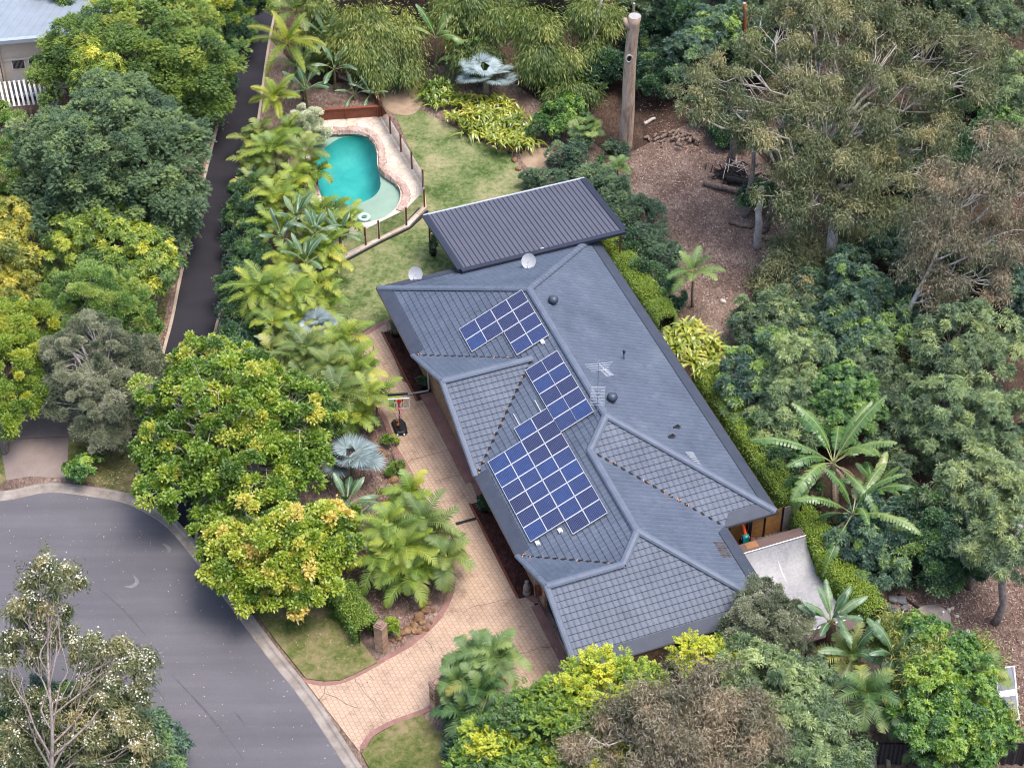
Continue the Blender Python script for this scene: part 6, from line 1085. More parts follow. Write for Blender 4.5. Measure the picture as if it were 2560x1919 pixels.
# right: garden edge
tree('shrub', 'grey-green bushy tree beyond the strap leaved clump', 'shrub', 'whorlgreen', [(1655,680,1.7,58,.85),(1700,690,1.6,45,.85),(1620,700,1.3,38,.9),(1690,730,1.1,45,.8)], base=(1665,760), tr=.1, seed=32, every=3, bias=-.02)
tree('umbrella_tree', 'bright tipped umbrella tree behind the right hedge', T, 'whorldark', [(1668,740,3.,34,1.),(1640,780,2.2,32,1.),(1690,775,2.2,30,1.),(1660,820,1.5,36,.9)], base=(1665,850), tr=.1, seed=33, every=2, bias=.2)
tree('umbrella_tree', 'dark drooping umbrella tree just behind the right hedge', T, 'whorldark', [(1605,790,2.4,38,1.),(1585,830,1.8,34,1.),(1630,850,1.6,38,1.),(1600,880,1.2,34,.9)], base=(1600,900), tr=.09, seed=34, every=1, bark=M['pale_bark'], bias=.02)
tree('evergreen_tree', 'yellow-green columnar tree with two heads behind the banana plants', T, 'whorlpale', [(1715,770,3.8,30,1.4),(1762,765,3.6,26,1.5),(1715,830,2.6,45,1.1),(1690,870,1.8,52,1.),(1740,860,2.,45,1.),(1680,920,1.2,55,.9),(1760,920,1.2,48,.9)], base=(1710,960), tr=.14, seed=35, every=3, bias=.2, tip=.35)
tree('round_tree', 'dense round green tree behind the banana plants', T, 'roundgreen', [(1830,850,2.6,68,.85),(1790,870,2.2,45,.9),(1865,880,2.2,42,.9),(1830,910,1.6,70,.8)], base=(1830,950), tr=.15, seed=36, every=4)
tree('shrub', 'dark teal leaved shrub under the banana plants', 'shrub', 'whorldark', [(1900,1140,1.6,68,.85),(1860,1180,1.3,55,.85),(1950,1170,1.3,52,.85),(1900,1220,.9,60,.8)], base=(1900,1240), tr=.1, seed=37, every=4, bias=.04)
tree('shrub', 'dark shrub along the right hedge near the banana plants', 'shrub', 'darkshrub', [(1640,930,.9,36,.9),(1690,1000,1.,42,.9),(1735,1060,.9,38,.9),(1660,970,.8,32,.9)], base=(1690,1020), tr=.05, seed=38, every=4, bias=.06)
tree('evergreen_tree', 'dark green tree with bright young tips in front of the big gum', T, 'whorldark', [(1840,590,2.8,45,1.),(1880,640,2.4,55,.9),(1830,680,2.,60,.85),(1900,720,1.8,55,.9),(1850,760,1.3,55,.9),(1940,690,1.8,42,.9)], base=(1860,800), tr=.13, seed=39, every=3, bias=.08, tip=.3)
tree('evergreen_tree', 'thin straggly tree between the dark tree and the tall right hand trees', T, 'whorlgreen', [(1900,790,1.9,45,1.),(1950,830,1.6,42,1.),(1890,870,1.4,40,1.),(1960,900,1.2,42,1.),(1920,960,1.,48,1.),(1990,980,1.,40,1.),(1930,1030,1.,48,1.)], base=(1930,990), tr=.1, seed=40, every=1, dens=.7, cov=.85, bias=-.1)
for i, (L, b, lab, bi) in enumerate([
 ([(2050,740,3.6,68,.8),(2120,720,3.8,75,.8),(2180,760,3.4,65,.85),(2020,800,2.6,50,.9),(2110,800,3.,70,.8)], (2100,900), 'olive green tree nearest the brown gum at the right edge', .02),
 ([(2040,880,3.6,72,.8),(2110,890,3.4,70,.8),(2180,910,3.2,62,.85),(2060,950,2.6,65,.8),(1990,920,2.6,40,.9),(2150,980,2.4,65,.8)], (2080,1060), 'broad pale olive tree in the middle of the right edge', -.08),
 ([(2120,1030,4.0,72,.8),(2190,1060,3.6,65,.85),(2060,1060,3.2,55,.85),(2140,1110,3.,75,.8),(2200,1150,5.6,55,.9),(2190,1200,5.6,50,.85),(2130,1190,3.2,58,.85)], (2130,1240), 'large olive tree leaning over the bare soil at right', .14),
 ([(2020,1120,2.4,60,.85),(2060,1180,2.,70,.8),(1990,1190,1.6,48,.9),(2110,1200,2.,55,.85),(2040,1230,1.2,60,.8)], (2040,1270), 'dark green tree behind the septic lid', -.04)]):
    tree('evergreen_tree', lab, T, ('whorlgreen','whorlpale','whorlgreen','darkshrub')[i], L, base=b, tr=.17, seed=50+i, every=1, dens=.78, bias=bi, inner=.25, group='trees along the right edge')
# big gums upper right
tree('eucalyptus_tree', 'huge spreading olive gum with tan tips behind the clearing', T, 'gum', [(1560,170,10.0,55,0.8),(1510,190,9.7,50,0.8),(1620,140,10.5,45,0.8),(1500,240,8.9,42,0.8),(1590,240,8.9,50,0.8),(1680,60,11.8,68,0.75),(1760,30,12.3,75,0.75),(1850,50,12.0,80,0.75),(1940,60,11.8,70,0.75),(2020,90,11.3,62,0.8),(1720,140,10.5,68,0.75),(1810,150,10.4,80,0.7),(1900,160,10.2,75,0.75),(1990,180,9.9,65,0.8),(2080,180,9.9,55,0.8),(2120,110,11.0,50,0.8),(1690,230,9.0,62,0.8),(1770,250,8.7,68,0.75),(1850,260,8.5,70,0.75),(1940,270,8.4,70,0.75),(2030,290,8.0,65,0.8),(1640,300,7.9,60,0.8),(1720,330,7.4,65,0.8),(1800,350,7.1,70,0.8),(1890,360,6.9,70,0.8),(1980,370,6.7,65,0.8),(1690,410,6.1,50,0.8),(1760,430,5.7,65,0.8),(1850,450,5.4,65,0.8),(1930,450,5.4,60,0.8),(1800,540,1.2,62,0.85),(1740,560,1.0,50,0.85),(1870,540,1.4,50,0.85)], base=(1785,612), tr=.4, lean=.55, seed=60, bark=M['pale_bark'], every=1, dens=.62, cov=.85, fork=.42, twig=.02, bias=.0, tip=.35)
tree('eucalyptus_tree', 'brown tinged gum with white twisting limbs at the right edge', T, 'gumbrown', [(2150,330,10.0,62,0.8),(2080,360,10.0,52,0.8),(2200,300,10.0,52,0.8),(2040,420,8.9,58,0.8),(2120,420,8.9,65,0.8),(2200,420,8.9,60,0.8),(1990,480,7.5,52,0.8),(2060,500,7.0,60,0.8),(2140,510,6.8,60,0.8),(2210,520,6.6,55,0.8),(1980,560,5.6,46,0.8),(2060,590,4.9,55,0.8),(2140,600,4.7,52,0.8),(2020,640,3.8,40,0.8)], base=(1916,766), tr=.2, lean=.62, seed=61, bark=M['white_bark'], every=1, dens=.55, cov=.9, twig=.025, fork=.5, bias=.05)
# forest behind
wood = [('whorldark',[(1500,110,3.,55,1.),(1540,70,3.6,48,1.),(1470,150,2.,42,1.),(1590,60,3.4,42,1.)],'blue-green tree behind the dead trunk',.12),
 ('darkshrub',[(1420,170,1.6,50,1.),(1400,90,2.,50,1.)],'dim shrub at the left of the tall dead trunk',-.05),('whorlgreen',[(1660,20,3.4,50,1.),(1620,-20,4.,55,1.)],'dark tree at the top edge left of the huge gum',-.15),
 ('whorlgreen',[(2120,40,4.6,70,1.),(2190,20,5.,60,1.),(2060,-10,5.4,60,1.)],'dull green tree in the upper right corner',-.12),('whorlpale',[(2190,170,3.6,55,1.),(2200,240,3.,52,1.)],'lighter green tree at the right edge below the upper corner',.0),
 ('roundgreen',[(2180,300,2.4,45,1.),(2150,260,2.6,35,1.)],'green shrub behind the brown tinged gum',-.1),('whorldark',[(1750,640,1.,50,.9),(1790,700,1.,45,.9),(1770,760,.9,48,.9)],'dark undergrowth shrub at the foot of the huge gum',.0),('darkshrub',[(1570,285,.8,34,.9),(1600,300,.6,28,.9)],'low green shrub right of the log pile',.05),
 ('whorlgreen',[(1990,580,1.2,42,.9),(2040,680,1.2,48,.9)],'low olive shrub below the white limbed gum',-.05),('gum',[(1700,590,1.3,52,.9),(1740,640,1.1,45,.9),(1660,620,.8,35,.9),(1720,520,1.6,40,.9)],'low hanging olive foliage left of the huge gum trunk',-.1)]
for i, (k, L, lab, bi) in enumerate(wood): tree('shrub' if L[0][2] < 2 else 'evergreen_tree', lab, 'shrub' if L[0][2] < 2 else T, k, L, base=None, tr=.1, seed=70+i, every=3, bias=bi, tip=.15)
# trees behind and under the gums, tinted darker so the forest shade looks deeper
FG = 'dim forest trees behind the gums'; rng_f = np.random.default_rng(77)
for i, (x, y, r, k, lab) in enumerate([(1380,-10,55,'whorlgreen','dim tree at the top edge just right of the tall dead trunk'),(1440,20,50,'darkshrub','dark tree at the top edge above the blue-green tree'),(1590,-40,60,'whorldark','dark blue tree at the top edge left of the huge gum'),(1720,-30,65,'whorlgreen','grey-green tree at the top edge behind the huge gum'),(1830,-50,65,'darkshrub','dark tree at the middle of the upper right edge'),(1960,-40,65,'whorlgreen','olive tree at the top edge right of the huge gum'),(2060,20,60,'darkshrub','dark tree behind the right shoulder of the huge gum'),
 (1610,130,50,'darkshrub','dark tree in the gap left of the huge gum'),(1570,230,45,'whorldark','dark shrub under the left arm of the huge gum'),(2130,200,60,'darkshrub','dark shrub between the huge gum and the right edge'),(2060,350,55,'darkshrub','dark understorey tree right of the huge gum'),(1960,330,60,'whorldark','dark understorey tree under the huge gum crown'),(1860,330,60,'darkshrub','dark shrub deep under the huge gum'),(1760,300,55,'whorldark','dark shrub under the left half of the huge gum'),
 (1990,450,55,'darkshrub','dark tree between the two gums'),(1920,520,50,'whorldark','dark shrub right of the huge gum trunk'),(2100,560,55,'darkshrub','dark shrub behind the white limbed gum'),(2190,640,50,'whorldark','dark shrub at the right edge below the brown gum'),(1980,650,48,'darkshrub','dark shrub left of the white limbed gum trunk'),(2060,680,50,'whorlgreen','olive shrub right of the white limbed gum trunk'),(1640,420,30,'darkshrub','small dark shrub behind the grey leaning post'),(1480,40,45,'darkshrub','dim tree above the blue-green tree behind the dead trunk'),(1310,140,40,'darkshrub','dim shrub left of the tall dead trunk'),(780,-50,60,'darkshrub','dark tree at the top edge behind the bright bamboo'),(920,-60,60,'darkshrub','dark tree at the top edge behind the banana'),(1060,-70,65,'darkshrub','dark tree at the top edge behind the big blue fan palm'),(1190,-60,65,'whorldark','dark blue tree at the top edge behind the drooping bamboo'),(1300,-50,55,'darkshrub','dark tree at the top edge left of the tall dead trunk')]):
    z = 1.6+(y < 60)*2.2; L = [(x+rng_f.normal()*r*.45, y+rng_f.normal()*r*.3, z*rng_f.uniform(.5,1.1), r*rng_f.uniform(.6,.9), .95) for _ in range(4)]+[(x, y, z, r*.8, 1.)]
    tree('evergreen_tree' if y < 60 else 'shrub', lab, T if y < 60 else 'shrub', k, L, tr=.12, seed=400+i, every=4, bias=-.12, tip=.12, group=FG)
BG = 'bamboo clumps along the top'
for i, (L, lab, bi, n, spd) in enumerate([([(720,50,4.4),(790,20,5.),(780,90,3.8),(830,60,4.4),(820,130,2.8)],'bright bamboo clump left of the banana at the top',.1,14,.9),([(880,40,4.6),(870,120,2.8)],'bamboo plume between the bright bamboo and the banana',.18,10,.7),
 ([(960,0,5.),(1020,-10,5.2),(1080,20,4.8)],'bamboo clump above the banana at the top edge',.0,14,1.),([(1130,30,4.8),(1190,50,4.6),(1150,110,3.4),(1215,110,3.2)],'drooping bamboo clump behind the big blue fan palm',.02,14,.9),
 ([(1260,10,4.8),(1310,20,4.4),(1280,90,3.)],'bamboo clump left of the tall dead trunk',-.02,14,.85),([(1270,180,1.5),(1215,185,1.5)],'low dark bamboo left of the foot of the dead trunk',-.15,14,.7),([(1050,110,2.8),(990,90,2.8)],'shaded bamboo behind the banana plant',-.2,12,.8),([(690,0,4.8),(700,80,2.8)],'bamboo at the top edge beside the upper palms',-.02,12,.8)]): bamboo(lab, L, 90+i, bi, BG, n, spd)
for i, (L, lab, k, bi) in enumerate([([(1215,250,1.3,42,.9),(1190,270,1.,30,.9),(1240,270,1.,28,.9)],'bright green round shrub right of the strap leaved bed','brightbroad',.02),([(1150,390,.5,22,.9),(1190,400,.6,28,.9),(1230,385,.6,25,.9)],'dark blue-green shrubs beside the patio cover far corner','feathershrub',-.05),
 ([(1225,345,.9,35,.9),(1250,320,.8,24,.9)],'feathery shrub left of the young fan palm','feathershrub',.0),([(1320,420,1.2,42,.9),(1345,460,1.,38,.9),(1290,390,1.,35,.9)],'airy green shrub at the right end of the patio cover','feathershrub',.05),([(1390,470,1.,38,.9),(1410,520,.9,35,.9),(1440,560,.8,34,.9)],'dark feathery shrub row behind the right hedge','feathershrub',-.08),
 ([(1370,540,.9,32,.9),(1400,600,.8,32,.9),(1450,640,.7,30,.9)],'dark green shrub between hedge and feathery shrubs','darkshrub',0.),([(1330,325,.5,20,.9)],'small round dark shrub at the foot of the dead trunk','feathershrub',-.1),([(655,270,1.,38,.9),(680,295,.7,24,.9)],'white flowering shrub at the far corner of the pool','whiteflower',.1),
 ([(830,185,.8,22,.9),(860,165,.6,20,.9),(790,180,.6,20,.9)],'low dark plants behind the retaining wall','darkshrub',0.),([(845,950,.3,14,.9),(855,1015,.3,16,.9)],'bright grassy tuft beside the upper drive','hedge',.0),([(1015,1620,1.,48,.9),(1000,1560,.8,38,.9)],'dark shrub beneath the letterbox palms','darkshrub',-.05)]):
    tree('shrub', lab, 'shrub', k, L, tr=.05, seed=110+i, every=2, bias=bi, tip=.18)
# hedges
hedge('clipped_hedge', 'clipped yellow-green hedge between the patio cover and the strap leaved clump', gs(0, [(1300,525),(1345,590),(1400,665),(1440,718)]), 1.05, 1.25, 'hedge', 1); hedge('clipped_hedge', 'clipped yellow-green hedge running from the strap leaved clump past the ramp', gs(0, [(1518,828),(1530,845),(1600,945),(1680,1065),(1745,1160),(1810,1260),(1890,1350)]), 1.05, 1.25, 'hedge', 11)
tree('hedge', 'loose dark green hedge along the right side of the shared driveway', 'hedge', 'darkshrub', [(x+dx, y, z, r, q) for x, y, z, r, q, dx in [(535,420,1.1,34,1.1,0),(525,470,1.3,38,1.1,4),(530,520,1.2,38,1.1,0),(525,570,1.1,36,1.1,2),(512,620,1.3,40,1.1,0),(516,680,1.2,38,1.1,0),(500,730,1.2,36,1.1,4),(515,780,1.1,38,1.1,0),(545,400,1.,30,1.1,0),(555,480,1.,34,1.,0),(550,560,1.,34,1.,0),(550,640,1.,36,1.,0),(545,720,1.,36,1.,0),(550,790,1.,36,1.,0)]], base=(525,610), tr=.06, seed=131, every=4, bias=.0, parts=('foliage','branches'))
hedge('clipped_hedge', 'rounded front hedge running up to the brick pillar', gs(0, [(735,1300),(765,1340),(795,1385)]), 1.1, 1.25, 'hedge', 3, bias=-.1); hedge('clipped_hedge', 'dark end of hedge under the yellow-green tree', gs(0, [(690,1250),(728,1300)]), .9, 1., 'hedgedark', 4)
tree('shrub', 'small lime green ball shrub touching the brick pillar', 'shrub', 'hedge', [(845,1352,.55,17,1.1)], base=(843,1372), tr=.04, seed=130, bias=.25, crs=.7)
# ------------------------------------------------------------------ palms, bananas, strap leaves
kf = dict(plume=True, ll=.42, lw=.055, pairs=26, arch=.75)
palm('tall golden foxtail palm above the upper driveway', 622, 95, 4.4, 2.5, 13, 'foxtail', 1, None, .13, base=(655,200), kk=kf)
palm('second foxtail palm with curling plumes above the pool corner', 595, 212, 3.0, 2.0, 11, 'foxtail', 2, None, .12, base=(622,270), kk=kf)
palm('large dark fronded palm at the top edge of the palm strip', 640, 25, 4.4, 2.4, 14, 'cane', 3, None, .13, base=(655,130), kk=dict(ll=.6, lw=.055))
palm('shaded palm behind the tall foxtail palm', 650, 150, 2.4, 2.1, 12, 'cane', 4, kk=dict(ll=.5, tint=.3))
GP = 'golden cane palms along the pool and drive'
for i, (x, y, z, L, n, st, key, lab) in enumerate([
 (590,325,2.2,1.7,12,3,'golden','golden cane palm beside the far end of the pool'),(650,330,2.2,1.6,12,2,'cane','green cane palm between driveway and the pool coping'),(560,350,1.8,1.5,12,2,'cane','low green cane palm overhanging the driveway near the pool'),(640,390,1.8,1.5,11,2,'golden','yellow cane palm at the middle of the pool side'),
 (595,425,2.2,1.7,12,3,'golden','golden cane palm left of the beach shelf'),(700,455,1.8,1.4,11,2,'golden','golden cane fronds by the near end of the pool'),(745,480,1.2,1.2,10,2,'golden','yellow-orange cane palm beside the pool fence'),(700,530,1.9,1.5,11,3,'golden','bright golden cane palm in front of the pool fence'),
 (565,625,2.7,1.9,13,3,'golden','big golden cane palm over the dark driveway hedge'),(635,635,2.5,1.7,12,2,'golden','golden cane palm next to the back lawn edge'),(695,620,2.0,1.5,11,2,'golden','cane palm arching over the back lawn'),(590,700,2.2,1.5,10,1,'golden','lower golden palm hanging over the driveway hedge'),
 (585,760,1.8,1.4,8,1,'cane','single cane palm at the lower end of the driveway hedge'),(655,755,2.2,1.7,12,3,'cane','green cane palm left of the small blue fan palm'),(745,730,2.4,1.7,11,2,'golden','upright golden palm at the start of the paved path'),(705,800,2.2,1.8,13,3,'cane','dense green cane palm behind the lime green tree'),
 (775,790,2.2,1.6,12,2,'golden','golden cane palm leaning over the paved path'),(735,850,2.4,1.8,12,3,'cane','cane palm with pale arching fronds beside the hoop'),(800,850,2.2,1.5,11,2,'golden','yellow cane palm nearest the basketball hoop'),(760,900,1.6,1.4,11,2,'golden','low yellow cane palm above the large blue fan palm'),(690,880,2.0,1.5,10,2,'cane','shaded cane palm against the lime green tree'),
 (555,290,1.6,1.4,11,2,'cane','cane palm over the driveway below the second foxtail palm'),(625,280,1.4,1.3,10,1,'golden','short golden palm between foxtail palm and white flowering shrub'),(675,365,1.3,1.2,10,2,'golden','golden fronds touching the far end of the pool'),(555,395,1.5,1.4,11,2,'cane','dull green cane palm above the dark driveway hedge'),(640,440,1.8,1.4,11,2,'cane','cane palm left of the tall paddle leaved plants'),(590,490,1.7,1.4,11,2,'golden','golden palm between the hedge and the paddle leaved plants'),(690,500,1.2,1.2,10,2,'golden','low golden palm in front of the paddle leaved plants'),(620,560,1.8,1.4,11,2,'golden','golden palm below the paddle leaved plants'),(655,610,1.6,1.3,10,2,'cane','green cane palm behind the stones of the back lawn'),(700,560,1.3,1.2,9,2,'golden','bright palm by the stones nearest the pool deck'),(640,690,1.6,1.4,11,2,'golden','golden palm above the small blue fan palm'),(710,670,1.2,1.2,9,1,'golden','golden fronds hanging over the lawn stones'),(720,760,1.8,1.4,11,2,'golden','golden palm below the small blue fan palm'),(610,800,1.5,1.4,10,2,'cane','cane palm where the lime green tree meets the hedge'),(660,820,1.8,1.5,11,2,'cane','dark green cane palm touching the lime green crown'),(790,810,1.6,1.3,10,1,'golden','yellow frond tips over the paved path')]):
    palm(lab, x, y, z, L*1.18, max(8,n-2), key, 200+i, GP, .055, stems=st, spread=.55, kk=dict(ll=.5, lw=.07, pairs=19, arch=.95))
GQ = 'golden cane palms at the front bed'
for i, (x, y, z, L, n, st, key, lab) in enumerate([
 (885,1075,2.6,1.6,12,2,'golden','tallest golden palm at the upper end of the front bed'),(845,1140,2.4,1.7,13,2,'golden','golden palm on the street side of the front bed'),(925,1130,2.4,1.7,13,2,'cane','cane palm leaning over the paved drive at the front bed'),(880,1180,2.2,1.8,13,3,'golden','broad golden palm in the middle of the front bed'),(960,1200,2.0,1.6,12,2,'cane','cane palm reaching furthest over the paved drive'),
 (830,1215,1.8,1.6,12,2,'golden','golden palm with long drooping fronds above the clipped front hedge'),(900,1235,1.7,1.6,12,2,'golden','golden palm drooping over the brown rocks')]):
    palm(lab, x, y, z, L*1.18, n-1, key, 240+i, GQ, .06, stems=st, spread=.45, kk=dict(ll=.55, lw=.072, pairs=21, arch=1.05))
GR = 'palms by the letterbox pillar'
for i, (x, y, z, L, n, st, key, lab) in enumerate([(1020,1425,2.2,1.5,13,2,'queen','green palm behind the letterbox pillar'),(1065,1415,2.4,1.6,13,2,'queen','green palm nearest the garage at the bottom edge'),(990,1468,1.9,1.2,12,2,'queen','palm drooping over the letterbox pillar'),(1030,1490,2.2,1.7,13,2,'darkpalm','glossy dark palm in the middle of the letterbox group'),(1000,1540,1.6,1.5,12,2,'darkpalm','dark palm with orange hanging fronds over the front lawn')]):
    palm(lab, x, y, z, L*1.1, n-1, key, 260+i, GR, .06, stems=st, spread=.4, kk=dict(ll=.55, lw=.072, pairs=21, arch=1.05))
palm('young palm with a slim trunk behind the right hedge', 1497, 590, 2.7, 1.75, 10, 'queen', 280, None, .07, base=(1496,662), kk=dict(ll=.5, lw=.055, pairs=26, arch=.75))
palm('small bright palm at the foot of the tall dead trunk', 1335, 365, .9, 1.2, 10, 'queen', 281, None, .05, kk=dict(ll=.4, lw=.05))
palm('dark glossy palm below the lower roof gutter', 1465, 1395, 1.6, 1.5, 12, 'darkpalm', 282, None, .08, kk=dict(ll=.5, lw=.055))
palm('palm with long yellow and orange hanging fronds right of the pale green tree', 1870, 1500, 3.4, 2.2, 14, 'darkpalm', 283, None, .1, base=(1890,1660), kk=dict(ll=.6, lw=.06, arch=1.15, tint=.6))
palm('dark palm below the paddle leaved plants in the lower right', 1920, 1530, 2.8, 2., 13, 'darkpalm', 284, None, .1, base=(1920,1660), kk=dict(ll=.6, lw=.06, arch=1.1, tint=.42))
palm('palm with pale and orange fronds beside the garden shed', 2128, 1468, 3.6, 1.6, 11, 'cane', 285, None, .09, base=(2140,1600), kk=dict(ll=.55, lw=.05, arch=1.05, tint=.55))
palm('fine leaved palm in front of the black fence', 2015, 1615, 1.6, 1.5, 16, 'queen', 286, None, .08, kk=dict(ll=.4, lw=.04, plume=True, arch=.8)); palm('cane palm rising behind the tall paddle leaved plants', 1830, 1420, 2.4, 1.9, 12, 'cane', 287, None, .09, kk=dict(ll=.55, lw=.055))
fan_palm('large silver blue fan palm at the back of the lawn', 1050, 172, 1.7, 1.3, .95, 14, 1, group='silver blue fan palms', tr=.2)
fan_palm('silver blue fan palm beside the paved drive', 760, 1000, 1.5, .95, 1.0, 15, 2, group='silver blue fan palms'); fan_palm('small silver blue fan palm among the golden canes', 688, 712, 1.3, .75, .85, 11, 3, group='silver blue fan palms', tr=.1)
fan_palm('young green fan palm left of the tall dead trunk', 1265, 285, 1.3, .8, .62, 14, 4, 'queen', tr=.07)
# bananas and their paddle leaved cousins
banana('banana plant with ragged leaves behind the big fan palm', 942, 85, 3.2, 7, 2.1, .5, seed=1, group='banana plants', tr=.1, spread=.9, base=(945,175)); banana('second smaller banana plant beside the bamboo', 1030, 95, 2.6, 6, 1.7, .45, seed=2, group='banana plants', tr=.09, spread=.9, base=(1030,165)); banana('young banana plant low behind the big fan palm', 1000, 130, 1.7, 6, 1.5, .42, seed=12, group='banana plants', tr=.08, spread=1.)
banana('large banana plant with tattered leaves behind the right hedge', 1800, 1000, 3.0, 13, 3.5, .66, seed=3, group='banana plants', tr=.17, spread=1.3, base=(1805,1130), tear=.8, dead=5, pet=.9, arch=.95); banana('lower banana plant with brown hanging leaves beside the ramp hedge', 1842, 1110, 2.2, 10, 3.0, .58, seed=4, group='banana plants', tr=.15, spread=1.6, base=(1845,1190), tear=.85, dead=6, pet=.8, arch=1.05)
banana('green banana clump at the right of the tattered ones', 1885, 1060, 1.7, 9, 1.9, .5, seed=5, group='banana plants', tr=.12, spread=1.2)
SG = 'paddle leaved strelitzia plants'
for i, (x, y, z, n, L, Wd, bs, lab) in enumerate([(660,195,1.8,9,1.4,.42,None,'paddle leaved plant between the foxtail palms and the retaining wall'),(705,85,3.0,10,1.5,.42,(710,170),'tall paddle leaved plant at the top of the palm strip'),(722,150,2.2,9,1.4,.4,(722,210),'paddle leaved plant with dead leaves behind the pool wall'),(765,205,.9,8,1.,.25,None,'low strap leaved plants in the retaining wall bed'),(800,205,.9,8,.95,.24,None,'low strap leaved plants at the right end of the retaining wall bed'),
 (640,475,2.6,9,1.25,.4,(650,560),'tall paddle leaved plant over the near end of the pool'),(680,505,2.5,9,1.2,.4,(685,580),'tall paddle leaved plant with flower heads beside the pool deck'),(610,515,2.0,8,1.2,.38,None,'paddle leaved plant beside the driveway hedge'),(735,510,1.6,9,1.2,.34,None,'dark paddle leaved plant at the corner of the pool fence'),(660,570,1.8,9,1.4,.4,None,'paddle leaved plant in front of the pool deck corner'),
 (600,740,1.2,7,1.2,.36,None,'dark paddle leaved plant under the lower golden palm'),(750,1090,1.7,9,1.3,.4,None,'upright paddle leaved plant below the large blue fan palm'),(765,1130,1.2,7,1.1,.36,None,'broad paddle leaved plant next to the yellow-green tree'),(1040,1560,1.2,8,1.3,.42,None,'dark broad leaved plant beneath the letterbox palms')]):
    banana(lab, x, y, z, n, L, Wd, 'paddle', 300+i, SG, .09, 'paddle_plant', bs, spread=1.05, tear=.25, pet=.6, arch=.6, dead=2 if i in (2,5,6) else 0)
banana('tall fan shaped traveller palm with a shaggy brown trunk beside the ramp', 1795, 1345, 3.2, 11, 1.6, .42, 'paddle', 320, None, .28, 'traveller_palm', (1785,1475), spread=.8, tear=.3, pet=.6, arch=.55, stemmat=M['shaggy'], dead=4)
banana('blue-green paddle leaved plant right of the traveller palm', 1930, 1420, 3.0, 11, 1.7, .5, 'paddle', 321, None, .14, 'paddle_plant', (1925,1540), spread=1.2, tear=.35, pet=.6); banana('broad torn paddle leaved plant between the traveller palm and the palms', 1845, 1420, 2.4, 9, 1.8, .52, 'paddle', 322, None, .14, 'paddle_plant', (1850,1500), spread=1.3, tear=.4, pet=.5)
straps('strap_leaved_plant', 'wide bed of yellow-green strap leaves in front of the big fan palm', 'garden plant', [(985,255,.5),(1010,235,.5),(1030,275,.5),(1050,245,.6),(1070,290,.5),(1085,260,.6),(1110,300,.45),(1100,240,.6),(1130,280,.5),(1060,220,.6),(1140,305,.4),(1010,215,.5),(1085,220,.6),(1120,250,.5)]+[(1000+9*i,225+(i*37)%60+i*3,.45+.25*((i*7)%3)) for i in range(16)], .95, .13, 42, 'strap', 1, jit=.28, bend=.7)
straps('strap_leaved_plant', 'green strap leaved clump left of the big fan palm', 'garden plant', [(925,190,.5),(945,205,.5),(930,220,.4),(955,225,.4),(970,190,.5),(950,175,.5),(915,205,.4),(985,210,.5),(960,205,.6),(940,185,.6)], .85, .11, 40, 'strapgreen', 2, jit=.2)
straps('strap_leaved_plant', 'large yellow-green strap leaved clump overhanging the right hedge', 'garden plant', [(1490+dx, 750+dy, 1.05+.35*((dx*7+dy)%3)/2) for dx, dy in [(-38,-28),(-10,-42),(20,-35),(45,-10),(-25,0),(5,-10),(30,15),(10,28),(-15,25),(48,30),(25,48),(-45,-5),(0,-25),(55,5)]], 1.15, .15, 32, 'strap', 3, jit=.14)
straps('strap_leaved_plant', 'strap leaved clump behind the right hedge below the young palm', 'garden plant', [(1575,770,.6),(1560,745,.6)], .7, .06, 30, 'fern', 4)
straps('red_cordyline', 'dark red spiky plant behind the retaining wall', 'garden plant', [(812,150,.95),(806,148,.9)], .55, .08, 26, 'redleaf', 5, .35, jit=.04); straps('fern', 'low green fern at the left of the small bright palm', 'fern', [(1300,345,.3),(1270,365,.3),(1240,375,.3)], .7, .09, 26, 'fern', 6); straps('fern', 'grassy tuft on the pale mulch below the upper rocks', 'fern', [(838,1020,.1),(820,1060,.1)], .32, .03, 40, 'strapgreen', 7); straps('fern', 'green tuft beside the upper drive rocks', 'fern', [(856,1010,.15),(860,1020,.15),(850,1002,.15)], .4, .03, 60, 'fern', 8)
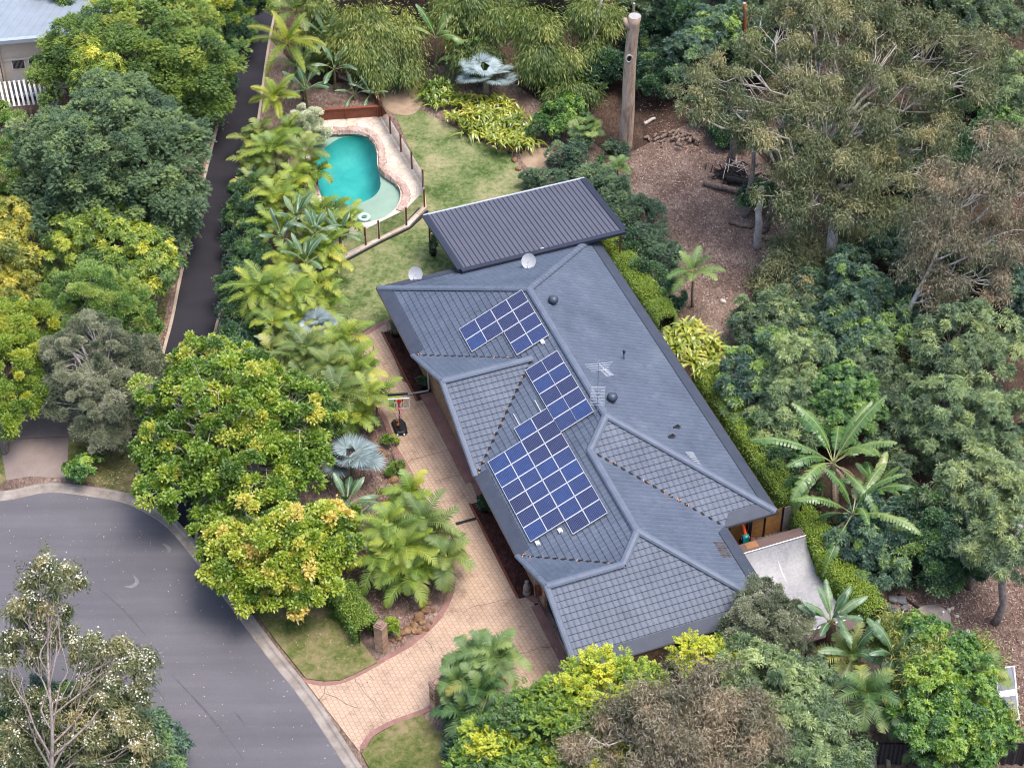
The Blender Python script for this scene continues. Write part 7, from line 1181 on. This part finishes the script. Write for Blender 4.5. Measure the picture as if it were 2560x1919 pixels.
# yellow hanging fronds
# ------------------------------------------------------------------ what nobody could count
def scatter(name, polys, n, L, Wd, stops, seed, kind='stuff', zoff=.03, tilt=.25):
    rng = np.random.default_rng(seed); P = []
    for poly in polys:
        q = np.array([p[:2] for p in poly]); lo, hi = q.min(0), q.max(0); ctr = 0; x = rng.uniform(lo, hi, (n*3,2)); ins = np.zeros(len(x), bool); j = len(q)-1
        for i in range(len(q)):
            a, b = q[i], q[j]; c = ((a[1] > x[:,1]) != (b[1] > x[:,1])) & (x[:,0] < (b[0]-a[0])*(x[:,1]-a[1])/(b[1]-a[1]+1e-12)+a[0]); ins ^= c; j = i
        P.append(x[ins][:n])
    P = np.concatenate(P); m = len(P); P = np.c_[P, rng.uniform(.0,.02,m)+zoff]; a = rng.uniform(0,6.3,m); D = unit(np.c_[np.cos(a), np.sin(a), rng.normal(size=m)*tilt])
    V, F, T = cards(rng, P, D, L*rng.uniform(.5,1.4,m), Wd*rng.uniform(.6,1.3,m), rng.random(m), 0, .1); o = raw_mesh(name, V, F, leafmat('scatter_'+name, stops, .1, .6, .02), None, T, fsize=3); o['kind'] = kind; return o
LIT = [(0,(.07,.035,.03)),(.4,(.19,.11,.09)),(.75,(.27,.19,.155)),(1,(.42,.35,.31))]
scatter('leaf_litter', [gs(0, [(1180,320),(1340,340),(1500,260),(1720,400),(1750,560),(1680,660),(1600,720),(1480,660),(1380,480)]), gs(0, [(1920,1250),(2260,1180),(2260,1660),(2100,1560),(1960,1380)])], 6500, .17, .05, LIT, 1)
scatter('leaf_litter', [gs(0, [(690,900),(830,880),(960,1250),(860,1400),(740,1300)]), gs(0, [(1330,60),(1800,60),(1800,420),(1400,300)]), gs(0, [(1560,560),(2100,640),(2100,1100),(1700,900)])], 4500, .16, .045, LIT, 2)
scatter('leaf_litter', [gs(9, [(1040,130),(1140,20),(860,1330),(800,1560),(420,1440),(850,1080)]), gs(1, [(1480,105),(1420,390),(1110,1640),(1060,1400),(1280,500)])], 1600, .14, .045, LIT, 3)
scatter('fallen_leaves', [gs(0, [(0,1060),(330,1090),(450,1250),(520,1330),(760,1650),(300,1650),(0,1200)])], 230, .075, .04, [(0,(.22,.15,.08)),(.5,(.36,.3,.15)),(1,(.5,.47,.42))], 4, zoff=.014); scatter('fallen_leaves', [gs(0, [(700,690),(860,650),(900,700),(760,740)]), gs(0, [(560,1300),(720,1320),(800,1420),(700,1470)]), gs(0, [(690,1480),(960,1330),(1220,1400),(800,1590)])], 90, .08, .04, [(0,(.2,.1,.06)),(1,(.55,.48,.4))], 5, zoff=.1)
scatter('ground_cover', [gs(0, [(1700,640),(2010,640),(2060,1000),(1800,820)]), gs(0, [(1760,1130),(2060,1060),(2210,1210),(1960,1280)]), gs(0, [(1560,40),(2230,20),(2230,640),(1900,620)])], 5200, .3, .09, [(0,(.015,.03,.015)),(.5,(.04,.075,.03)),(1,(.1,.14,.05))], 6, zoff=.12, tilt=.7)
